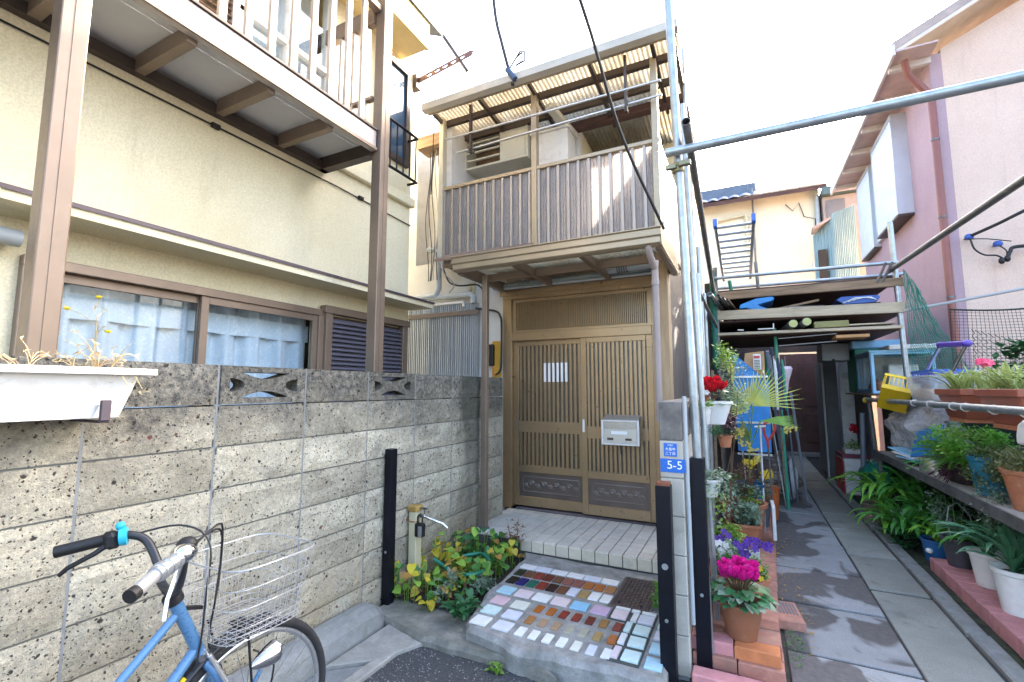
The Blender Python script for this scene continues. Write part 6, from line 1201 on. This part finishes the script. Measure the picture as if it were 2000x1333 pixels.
def strap_plant(parent, c, n, L, wd, m, seed, key, spread=1, up0=1.25):
    random.seed(seed)
    if key not in STR: STR[key] = [strap_mesh(m, L*s, wd, u, d*(.55 if key == 'rail' else .7 if key[0] == 'w' else 1)) for s, u, d in ((1, 1.2, 2.2), (1.1, 1.0, 2.4), (.9, 1.35, 1.6), (.8, .8, 2.0), (1.05, 1.1, 2.7))]
    for i in range(n):
        a = i*2.4+rnd(-.4, .4); mesh_obj('leaf', random.choice(STR[key]), parent, (c[0]+.02*math.cos(a), c[1]+.02*math.sin(a), c[2]), (rnd(-.15, .25)*spread, rnd(-.1, .1), a), (rnd(.8, 1.15),)*3)
# ---- ground cover by the tap: individual heart leaves
gc_ = thing('ground_cover', 'green and yellow heart leaved ground cover beside the tap', 'plant', (-2.0, 3.0, .08)); random.seed(21)
HM = [heart_mesh(m) for m in (lf_green, lf_green, lf_dark, lf_lime, lf_yel, lf_yel, lf_och)]
q = MB(); cnt = 0
def bed_ok(x, y): return y > 2.62+.25*max(0, (x+1.95))*0 and x < -1.72-.0*(y-3) and not (-1.95 < x and 2.85 < y < 3.05)
while cnt < 230:
    x, y = rnd(-2.26, -1.70), rnd(2.60, 3.72)
    if x > -1.86 and y < 3.0 and rnd(0, 1) < .8: continue
    dens = mnoise.noise(V(x*4, y*3, 9))
    if dens < -.25: continue
    h = rnd(.04, .20)*(1.15 if x < -2.0 else .7)+ (.05 if dens > .1 else 0); z = .07+h; s = rnd(.035, .075)
    yb = mnoise.noise(V(x*3.3, y*2.7, 2)); me = random.choice(HM[3:]) if yb+rnd(-.25, .25) > .06 else random.choice(HM[:4])
    mesh_obj('leaf', me, gc_, (x, y, z), (rnd(-.9, .1), rnd(-.5, .5), rad(180)+rnd(-1.4, 1.4)), (s, s, s)); q.tube([(x+rnd(-.02, .02), y+rnd(-.02, .02), .05), (x, y, z)], .0022, 4); cnt += 1
struct(q.build('stems', lf_lime, gc_), 'stuff'); cloud('undergrowth', lf_brown, gc_, (-2.0, 3.1, .10), (.26, .52, .05), 900, .03, 3); cloud('undergrowth', lf_green, gc_, (-2.02, 3.2, .13), (.26, .5, .06), 800, .028, 4)
sk = thing('leafy_weed', 'dark green lobed weed at the left corner of the mosaic slab', 'plant', (-1.62, 2.62, .1)); 
sm = strap_mesh(lf_dark, .16, .04, .9, 1.4)
for i in range(22): mesh_obj('leaf', sm, sk, (-1.66+rnd(-.05, .05), 2.62+rnd(-.06, .06), .08), (rnd(-.1, .3), rnd(-.2, .2), i*2.4), (rnd(.7, 1.2),)*3)
w2 = thing('silver_weed', 'pale grey green weed at the left edge of the mosaic slab', 'plant', (-1.72, 2.95, .1)); cloud('foliage', lf_grey, w2, (-1.72, 2.97, .13), (.08, .1, .05), 260, .03, 6)
w3 = thing('seedling', 'small reddish seedling at the porch front corner', 'plant', (-1.8, 3.65, .1)); stems('stems', lf_brown, w3, (-1.82, 3.66, .1), [(-1.86, 3.64, .36), (-1.78, 3.68, .4), (-1.74, 3.64, .33), (-1.82, 3.6, .28)], .004); cloud('foliage', leafmat('reddish_leaf', (.22, .14, .08), (.12, .05, .04)), w3, (-1.8, 3.65, .30), (.1, .06, .1), 120, .03, 8)
w4 = thing('kerb_weed', 'tiny green weed at the asphalt edge before the slab', 'plant', (-1.26, 2.33, 0)); cloud('foliage', lf_lime, w4, (-1.27, 2.33, .02), (.05, .03, .03), 90, .022, 9)
w5 = thing('slab_fern', 'bright green tuft beside the inspection cover', 'plant', (-.55, 3.2, .12)); cloud('foliage', lf_fern, w5, (-.535, 3.22, .19), (.06, .1, .07), 420, .03, 10)
cloud('dry_twigs', lf_grey, gc_, (-1.88, 2.78, .16), (.03, .16, .10), 120, .04, 12)
# ---- magenta cyclamen
def cyclamen(parent, c, rr, h, m, n, seed, leaf_n, ls=.055):
    random.seed(seed); hm = heart_mesh(lf_dark); hm2 = heart_mesh(lf_grey)
    for i in range(leaf_n):
        a = i*2.4; r = rr*(.4+.75*math.sqrt((i+.5)/leaf_n)); s = ls*rnd(.8, 1.25); mesh_obj('leaf', hm if i % 4 else hm2, parent, (c[0]+r*math.cos(a), c[1]+r*math.sin(a), c[2]+.10-.07*(r/rr)**2+rnd(-.015, .015)), (rnd(-.5, .0), rnd(-.3, .3), a-math.pi/2), (s, s, s))
    q = MB(); st = MB()
    for i in range(n):
        a = i*2.4; r = rr*.72*math.sqrt((i+.5)/n); p = V(c)+V(r*math.cos(a), r*math.sin(a)*.8, h+rnd(-.045, .02)-.35*r); st.tube([V(c)+V(r*.3*math.cos(a), r*.3*math.sin(a), .04), p], .0025, 4)
        for k in range(5):
            b = a+k*2*math.pi/5+rnd(-.2, .2); d = V(math.cos(b), math.sin(b), 0); tw = V(-d.y, d.x, 0); L = rnd(.04, .058)
            q.add([p, p+d*.012+tw*.018+V(0, 0, L*.35), p+d*.022+tw*.021+V(0, 0, L*.8), p+d*.016+V(0, 0, L), p+d*.022-tw*.021+V(0, 0, L*.78), p+d*.012-tw*.018+V(0, 0, L*.35)], [(0, 1, 2, 3), (0, 3, 4, 5)])
    q.build('flowers', m, parent); struct(st.build('flower_stalks', lf_brown, parent), 'stuff')
def scatter_flowers(parent, c, r, n, m, seed, s=.022, name='flower'):
    """separate five-petalled blooms facing up and outwards"""
    random.seed(seed)
    for i in range(n):
        q = MB(); p = V(c)+V(rnd(-1, 1)*r[0], rnd(-1, 1)*r[1], rnd(-.6, 1)*r[2]); nrm = V(rnd(-.5, .5), -1+rnd(-.4, .3), rnd(.2, .9)).normalized(); u = nrm.orthogonal().normalized(); w_ = nrm.cross(u)
        for k in range(5): a = k*1.257+i; d = u*math.cos(a)+w_*math.sin(a); e = nrm.cross(d); q.add([p, p+d*s*.6+e*s*.4+nrm*s*.15, p+d*s, p+d*s*.6-e*s*.4+nrm*s*.15], [(0, 1, 2, 3)])
        q.build(name, m, parent)
p1 = thing('pink_cyclamen_pot', 'magenta cyclamen in a brown plastic pot on the bricks', 'potted plant', (-.075, 2.905, .185)); pot(p1, (-.075, 2.905, .186), .075, .112, .185, brownpot); cyclamen(p1, (-.075, 2.905, .37), .125, .16, pet_pink, 34, 1, 70, .05)
p2 = thing('pansy_bowl', 'terracotta bowl of violet and white pansies behind the cyclamen', 'potted plant', (-.09, 3.33, .06)); pot(p2, (-.09, 3.33, .125), .10, .165, .24, terra, 32, .03); cloud('foliage', lf_green, p2, (-.09, 3.33, .43), (.17, .16, .08), 900, .03, 31); cloud('foliage', lf_grey, p2, (-.17, 3.33, .47), (.08, .12, .07), 260, .026, 32)
scatter_flowers(p2, (.01, 3.3, .53), (.09, .08, .05), 14, pet_vio, 33, .028); scatter_flowers(p2, (-.19, 3.28, .50), (.07, .08, .05), 12, pet_white, 34); scatter_flowers(p2, (-.02, 3.2, .42), (.12, .06, .04), 6, pet_yel, 35, .018); scatter_flowers(p2, (-.14, 3.3, .56), (.06, .06, .03), 5, pet_vio, 36, .026)
p3 = thing('square_terracotta_pot', 'square terracotta pot of grey feathery grass on a pale stone', 'potted plant', (-.06, 4.66, .08)); MB().box(-.16, .05, 4.56, 4.76, .065, .135).build('stone_slab', mat('pale_stone', (.52, .55, .5), .8), p3, bevel=.01); pot(p3, (-.055, 4.66, .137), .085, .125, .21, terra, 32, .02, 1, 1, 7); cloud('foliage', lf_grey, p3, (-.05, 4.66, .42), (.12, .12, .09), 700, .05, 41, flat=1.2)
p4 = thing('strawberry_pot', 'scalloped terracotta bowl behind the square pot', 'potted plant', (-.07, 5.0, .08)); pot(p4, (-.07, 5.02, .10), .14, .2, .34, terra, 32, .03); cloud('foliage', lf_grey, p4, (-.1, 5.02, .52), (.2, .18, .10), 500, .03, 43); cloud('foliage', lf_lime, p4, (.02, 5.05, .5), (.14, .15, .08), 220, .03, 44)
p5 = thing('red_cyclamen_basket', 'red cyclamen in a white plastic basket hung on the pole', 'potted plant', (-.18, 3.2, 1.28)); pot(p5, (-.175, 3.2, 1.282), .055, .10, .14, white_pl, 24, .012, 1, 1, 4); cyclamen(p5, (-.175, 3.2, 1.40), .085, .125, pet_red, 16, 5, 14, .04); scatter_flowers(p5, (-.24, 3.16, 1.45), (.03, .04, .03), 6, pet_white, 51, .02)
p5b = thing('lime_leaf_pot', 'small white pot with a lime leaf left of the red cyclamen', 'potted plant', (-.25, 3.08, 1.28)); pot(p5b, (-.245, 3.1, 1.285), .04, .06, .11, white_pl, 20, .008); cloud('foliage', lf_lime, p5b, (-.235, 3.06, 1.40), (.05, .04, .025), 60, .035, 52); pot(p5b, (-.26, 3.25, 1.40), .045, .055, .06, terra, 20, .008)
p6 = thing('trailing_plant_basket', 'white wall basket with trailing pale green plant on the black post', 'potted plant', (-.22, 2.98, .88)); pot(p6, (-.225, 2.98, .885), .055, .085, .10, white_pl, 24, .01); cloud('foliage', lf_grey, p6, (-.225, 2.95, 1.0), (.13, .09, .06), 420, .024, 61, droop=.3); cloud('foliage', lf_lime, p6, (-.24, 2.9, .88), (.15, .05, .11), 200, .022, 62, droop=.5); cloud('trailing_stems', lf_grey, p6, (-.13, 2.95, .86), (.07, .06, .14), 130, .022, 63, droop=.8)
p7 = thing('small_hanging_pot', 'small terracotta pot of grey leaves hanging on the fence', 'potted plant', (-.147, 3.8, 1.07)); pot(p7, (-.147, 3.8, 1.075), .034, .05, .085, terra, 20, .01); cloud('foliage', lf_dark, p7, (-.16, 3.8, 1.2), (.09, .08, .06), 300, .022, 71); cloud('dead_stems', lf_purple, p7, (-.12, 3.8, 1.27), (.05, .05, .1), 160, .03, 72)
# ---- palm in a blue pot
pm = thing('fan_palm', 'fan palm with green and yellow fans in a blue pot', 'palm', (.0, 5.0, .1)); pot(pm, (.0, 5.35, .28), .10, .13, .28, mat('petrol_blue_pot', (.02, .10, .19), .4), 24, .015)
def fan(parent, hub, axis, up, R, n, spread, m, seed):
    random.seed(seed); q = MB(); hub = V(hub); axis = V(axis).normalized(); up = V(up); side = axis.cross(up).normalized(); up = side.cross(axis)
    for i in range(n):
        a = spread*(i/(n-1)-.5); d = (axis*math.cos(a)+side*math.sin(a)).normalized(); L = R*rnd(.85, 1.05)*(1-.12*abs(a)/spread); w_ = d.cross(up).normalized()*.0075; dr = V(0, 0, -L*.06)
        q.add([hub-w_*.4, hub+w_*.4, hub+d*L*.5+w_+up*.004, hub+d*L+dr, hub+d*L*.5-w_+up*.004], [(0, 1, 2, 3, 4)])
    q.build('fan_leaf', m, parent)
lf_palm = leafmat('palm_green', (.50, .60, .12), (.34, .46, .08)); 
for hub, ax_, up_, R, n, sp_, m, sd in (((.06, 5.0, 1.34), (.72, -.1, .69), (0, -1, .2), .46, 15, 1.5, lf_palm, 1), ((.03, 5.0, 1.33), (-.25, -.1, .95), (0, -1, .2), .36, 13, 1.5, lf_palm, 2), ((.03, 4.98, 1.31), (-.85, -.2, .25), (0, -1, .3), .26, 11, 1.4, lf_palm, 3), ((.12, 5.0, 1.20), (1, -.1, .05), (0, -1, .4), .34, 8, .45, lf_lime, 4), ((-.02, 5.05, 1.18), (-.2, -.2, -1), (0, -1, 0), .24, 10, .9, leafmat('palm_olive', (.16, .2, .05), (.08, .11, .03)), 5), ((-.1, 5.1, 1.55), (-.1, 0, 1), (0, -1, 0), .36, 5, .35, leafmat('yellow_spear', (.5, .45, .08), (.38, .34, .06)), 6)):
    fan(pm, hub, ax_, up_, R, n, sp_, m, sd); MB().tube([(.0, 5.33, .55), (.01, 5.2, .9), hub], [.008, .006, .005], 6).build('leaf_stalk', lf_lime, pm, smooth=True)
MB().tube([(.0, 5.35, .5), (.0, 5.33, .62)], [.04, .03], 8).build('trunk', lf_brown, pm, smooth=True)
p8 = thing('climbing_shrub', 'airy yellow green shrub climbing above the red cyclamen', 'shrub', (-.16, 4.4, .2)); cloud('foliage', lf_lime, p8, (-.15, 4.4, 1.78), (.12, .18, .12), 420, .03, 81); cloud('foliage', lf_grey, p8, (-.10, 4.4, 1.58), (.13, .2, .2), 900, .026, 82); cloud('foliage', lf_grey, p8, (-.06, 4.45, 1.35), (.10, .15, .15), 300, .026, 83); stems('stems', lf_brown, p8, (-.2, 4.45, .1), [(-.17, 4.4, 1.85), (-.1, 4.4, 1.7), (-.05, 4.42, 1.5)], .006)
p9 = thing('yellow_flower_spikes', 'clusters of yellow blossom on brown stems below the palm', 'plant', (.0, 5.0, .4))
for i, (x, z, r) in enumerate(((-.07, 1.04, .05), (-.03, .98, .05), (.04, .92, .045), (.35, 1.12, .05), (-.06, 1.1, .035), (.07, .85, .04))): scatter_flowers(p9, (x, 4.9, z), (r, .04, r*.8), 14, mat('dull_yellow_petal', (.58, .48, .10), .6, 0, .2, 30, transl=.3), 90+i, .013)
stems('stems', lf_brown, p9, (-.02, 5.1, .3), [(-.07, 4.9, 1.04), (.04, 4.9, .9), (.35, 4.95, 1.1), (-.03, 4.9, .98), (.0, 4.9, .7), (-.1, 4.95, .75)], .005); cloud('dead_leaves', lf_brown, p9, (-.05, 5.0, .66), (.14, .12, .15), 380, .03, 97)
p10 = thing('yellow_daisies', 'yellow daisies over the orange bucket', 'plant', (.17, 5.9, .4)); scatter_flowers(p10, (.17, 5.85, .55), (.06, .05, .07), 5, pet_yel, 98, .045); scatter_flowers(p10, (.03, 5.5, .72), (.08, .05, .03), 4, pet_yel, 99, .04); cloud('foliage', lf_grey, p10, (.16, 6.0, .45), (.09, .1, .08), 160, .03, 100)
# ---- right side: strap leaved plants along the edging
spots = [((1.32, 6.55, .22), 30, .62, 'yellow based strap leaved plant in a mud coloured pot', 0), ((1.52, 6.3, .28), 26, .60, 'broad strap leaved plant behind the small white pot', 1), ((1.33, 5.8, .12), 34, .46, 'dark green strap leaved clump on the ground', 1), ((1.56, 5.95, .22), 28, .48, 'strap leaved clump in the shade of the shelf', 1), ((1.47, 5.45, .14), 20, .36, 'pale centred strap leaved plant in the round blue pot', 0)]
lf_strapy = leafmat('strap_leaf_light', (.18, .40, .04), (.09, .25, .03))
for i, (c, n, L, lb, k) in enumerate(spots):
    t_ = thing('strap_leaf_plant', lb, 'plant', (c[0], c[1], 0)); strap_plant(t_, c, n, L, .045, (lf_strapy, lf_strap)[k], 110+i, 'sp%d%.2f' % (k, L))
    if i == 0: pot(t_, (c[0]-.06, c[1]+.12, .0), .10, .13, .22, mat('mud_pot', (.26, .2, .15), .8), 20)
    if i == 1: pot(t_, (c[0], c[1], .02), .09, .12, .24, white_pl, 20)
    if i == 4: pot(t_, (c[0]-.02, c[1], .0), .09, .115, .19, mat('blue_glaze_pot', (.03, .12, .3), .2), 24); MB().sphere((c[0]-.10, c[1]-.075, .10), .028, 10, 6, .8).build('pale_boss', white_pl, t_, smooth=True)
    if i in (2, 3): cloud('undergrowth', lf_dark, t_, (c[0], c[1], .1), (.16, .2, .08), 220, .05, 140+i)
wpot = thing('empty_white_pot', 'small empty white pot among the strap leaves', 'pot', (1.38, 6.12, 0)); MB().lathe([(.07, 0), (.095, .18), (.10, .18), (.10, .19), (.085, .19), (.07, .05), (.001, .05)], (1.37, 6.1, .08), 24).build('pot', white_pl, wpot, smooth=True)
gp = thing('grey_pot', 'dark grey plastic pot with wire hoop and thin silvery shrub', 'potted plant', (1.47, 5.03, .1)); pot(gp, (1.47, 5.03, .10), .075, .105, .22, mat('charcoal_pot', (.07, .065, .075), .5), 24); MB().tube([(1.42, 5.0, .30), (1.40, 5.0, .45), (1.42, 5.0, .56), (1.47, 4.98, .60), (1.53, 4.97, .52), (1.56, 4.97, .38), (1.57, 4.97, .30)], .004, 6).build('wire_hoop', galv, gp); cloud('foliage', lf_grey, gp, (1.50, 5.2, .52), (.18, .16, .2), 700, .022, 121, flat=1.2); stems('stems', lf_grey, gp, (1.47, 5.03, .3), [(1.45, 5.2, .7), (1.6, 5.2, .6), (1.38, 5.2, .62), (1.52, 5.2, .72)], .003)
for i, (x, y, s) in enumerate(((1.505, 4.62, 1), (1.485, 4.16, 1.15))):
    t_ = thing('white_pot_plant', ['bluish strap leaves in the white pot beside the grey pot', 'bluish strap leaves in the white pot at the right edge'][i], 'potted plant', (x, y, .1)); pot(t_, (x, y, .102), .075*s, .105*s, .235*s, white_pl, 28, .02); strap_plant(t_, (x, y, .30*s), 36, .36*s, .032, lf_var, 130+i, 'wv%d' % i)
fe = thing('fern_basket', 'bright green maidenhair fern spilling over the low shelf', 'fern', (1.5, 4.95, .77)); blob((1.56, 4.95, .86), .16, .24, .12, .25, 3).build('root_ball', mat('dark_roots', (.05, .03, .035), .95, 0, .4, 30, .8, 60), fe, smooth=2)
q = MB(); random.seed(77)
for i in range(90):
    a = rnd(0, 6.28); L = rnd(.22, .50); p = V(1.54, 4.9, .93); d = V(math.cos(a)*.75, math.sin(a), rnd(.15, 1.0)).normalized()
    for k in range(16):
        s = (k+2)/18*L; c = p+d*s+V(0, 0, -1.0*s*s)
        for sg in (-1, 1):
            w_ = d.cross(V(0, 0, 1)).normalized()*sg; l2 = .055*(1-k/18)+.012; e = c+w_*l2+d*.012+V(0, 0, -.01); q.add([c, c+w_*l2*.5+d*.016, e, c+w_*l2*.5-d*.008], [(0, 1, 2, 3)])
q.build('fronds', lf_fern, fe); cloud('foliage', lf_fern, fe, (1.52, 4.88, 1.06), (.22, .46, .16), 2600, .026, 78); cloud('foliage', lf_lime, fe, (1.45, 4.9, 1.08), (.18, .4, .13), 1100, .024, 79); stems('purple_stems', lf_purple, fe, (1.5, 4.95, .9), [(1.36+rnd(-.03, .03), 4.95+rnd(-.25, .3), .72+rnd(0, .15)) for _ in range(26)], .005)
bp2 = thing('blue_wire_vine_pot', 'petrol blue pot overgrown by a fine leaved wire vine', 'potted plant', (1.5, 4.45, .77)); pot(bp2, (1.5, 4.45, .768), .08, .105, .26, mat('petrol_pot', (.015, .16, .25), .4), 24); cloud('vine', leafmat('vine_leaf', (.11, .15, .05), (.05, .08, .025)), bp2, (1.5, 4.3, .96), (.17, .28, .16), 2600, .022, 151, flat=1); cloud('vine', lf_grey, bp2, (1.42, 4.2, .72), (.08, .2, .16), 800, .022, 152, droop=.3)
tp2 = thing('terracotta_vine_pot', 'terracotta pot with wire vine at the right edge of the shelf', 'potted plant', (1.55, 3.95, .77)); pot(tp2, (1.54, 3.98, .768), .10, .14, .24, terra, 26); cloud('vine', leafmat('vine_leaf_b', (.14, .15, .06), (.06, .08, .03)), tp2, (1.5, 3.9, 1.02), (.18, .24, .12), 1500, .022, 153, flat=1)
for i, (y0, y1, lb) in enumerate(((4.28, 4.76, 'brown trough planter of striped leaves on the rail, far one'), (3.52, 4.06, 'brown trough planter of striped leaves with pink bloom, near one'))):
    t_ = thing('rail_planter', lb, 'planter', (1.45, (y0+y1)/2, 1.3)); a = [(1.38, y0+.08, 1.29), (1.52, y0+.08, 1.29), (1.52, y1-.08, 1.29), (1.38, y1-.08, 1.29)]; b = [(1.345, y0+.01, 1.455), (1.555, y0+.01, 1.455), (1.555, y1-.01, 1.455), (1.345, y1-.01, 1.455)]
    o_ = lambda r, d, z: [(p[0]+(d if p[0] > 1.45 else -d), p[1]+(d if p[1] > (y0+y1)/2 else -d), z) for p in r]
    MB().rings([a, b, o_(b, .014, 1.455), o_(b, .014, 1.50), o_(b, .0, 1.50), o_(b, -.006, 1.46)]).build('trough', mat('red_brown_plastic', (.30, .085, .045), .42, 0, .08, 7), t_, bevel=.004); MB().box(1.36, 1.54, y0+.03, y1-.03, 1.44, 1.46).build('soil', soil, t_)
    MB().box(1.375, 1.525, y0+.1, y1-.1, 1.262, 1.289).build('saucer', terra, t_)
    for j in range(5): strap_plant(t_, (1.45+rnd(-.04, .04), y0+.08+(y1-y0-.16)*j/4, 1.46), 22, .24, .014, leafmat('striped_leaf', (.30, .36, .12), (.15, .21, .06)), 170+i*9+j, 'rail', .8)
scatter_flowers(bpy.data.objects['rail_planter.001'], (1.42, 4.1, 1.66), (.02, .03, .025), 5, mat('coral_petal', (.75, .06, .14), .5, 0, .1, 20), 190, .035)
gf = thing('red_flower_pot', 'red and white flowers on the grubby foam box', 'potted plant', (1.35, 8.4, .56)); cloud('foliage', lf_lime, gf, (1.36, 8.4, .68), (.12, .14, .08), 200, .04, 191); scatter_flowers(gf, (1.38, 8.3, .92), (.05, .05, .06), 9, pet_red, 192, .04); scatter_flowers(gf, (1.36, 8.3, .86), (.06, .05, .05), 4, pet_white, 193, .035); MB().box(1.26, 1.46, 8.3, 8.5, .561, .63).build('pot', white_pl, gf, bevel=.01)
rp = thing('wall_climber', 'dark leaved plant in front of the net at the right edge', 'plant', (1.95, 5.0, 1.4)); cloud('foliage', lf_dark, rp, (1.95, 5.0, 1.78), (.14, .2, .16), 120, .09, 195); cloud('foliage', lf_dark, rp, (1.85, 5.0, 1.56), (.12, .2, .08), 60, .08, 196); MB().tube([(1.93, 5.0, 1.35), (1.90, 5.0, 1.62)], .012, 8).build('green_cane', mat('pale_green_cane', (.2, .5, .38), .5), rp, smooth=True)
mz = struct(cloud('fallen_leaves', lf_och, None, (.25, 4.6, .012), (.13, 1.6, .006), 260, .018, 200), 'stuff'); mz['label'] = 'fallen leaf litter along the brick edging'
lw = struct(cloud('litter', lf_green, None, (.2, 3.3, .02), (.06, .3, .02), 120, .016, 201), 'stuff')

# ---- fuller planting on both sides
for i, (c, n, L, lb, k) in enumerate((((1.30, 6.15, .08), 26, .44, 'light green strap leaved clump leaning onto the edging', 0), ((1.62, 5.5, .2), 24, .44, 'strap leaved clump behind the grey pot', 1), ((1.66, 4.9, .2), 22, .40, 'strap leaved clump under the fern shelf', 1), ((1.45, 7.0, .25), 24, .5, 'strap leaved clump before the green bag', 1))):
    t_ = thing('strap_leaf_plant', lb, 'plant', (c[0], c[1], 0)); strap_plant(t_, c, n, L, .042, (lf_strapy, lf_strap)[k], 210+i, 'sp%d%.2f' % (k, L))
    cloud('undergrowth', lf_green, t_, (c[0], c[1], .09), (.15, .2, .07), 200, .045, 220+i)
ex = [((-.2, 4.05, 0), .09, .12, .22, terra, lf_lime, 'terracotta pot of lime foliage behind the pansy bowl', .5), ((-.16, 5.6, .1), .09, .12, .24, brownpot, lf_green, 'brown pot of green leaves behind the palm', .55), ((.06, 5.75, .02), .10, .13, .26, mat('slate_pot', (.12, .13, .15), .5), lf_grey, 'slate coloured pot of silvery leaves behind the palm', .55), ((-.2, 3.6, .05), .08, .11, .20, white_pl, lf_dark, 'white pot of dark leaves behind the pansy bowl', .48)]
for i, (c, r0, r1, h, m, fm, lb, zt) in enumerate(ex):
    t_ = thing('potted_plant', lb, 'potted plant', c); pot(t_, c, r0, r1, h, m); cloud('foliage', fm, t_, (c[0], c[1], c[2]+h+.13), (.15, .15, .13), 520, .035, 230+i)
for i, (x, y, z0, z1, w_, m, lb) in enumerate(((-.30, 3.9, .1, 1.75, .09, white_pl, 'narrow white plank upright behind the small hanging pot'), (-.31, 4.75, .1, 1.9, .10, mat('grey_plank', (.3, .29, .27), .8, 0, .2, 4), 'narrow grey plank upright left of the palm'), (-.31, 5.5, .1, 1.7, .1, wood, 'narrow brown plank upright left of the palm'), (-.33, 3.35, .1, 1.25, .07, wood_lt, 'pale batten upright behind the red cyclamen'))):
    tag(MB().box(x-.012, x+.012, y-w_/2, y+w_/2, z0, z1).build('upright_plank', m, bevel=.003), lb, 'plank')
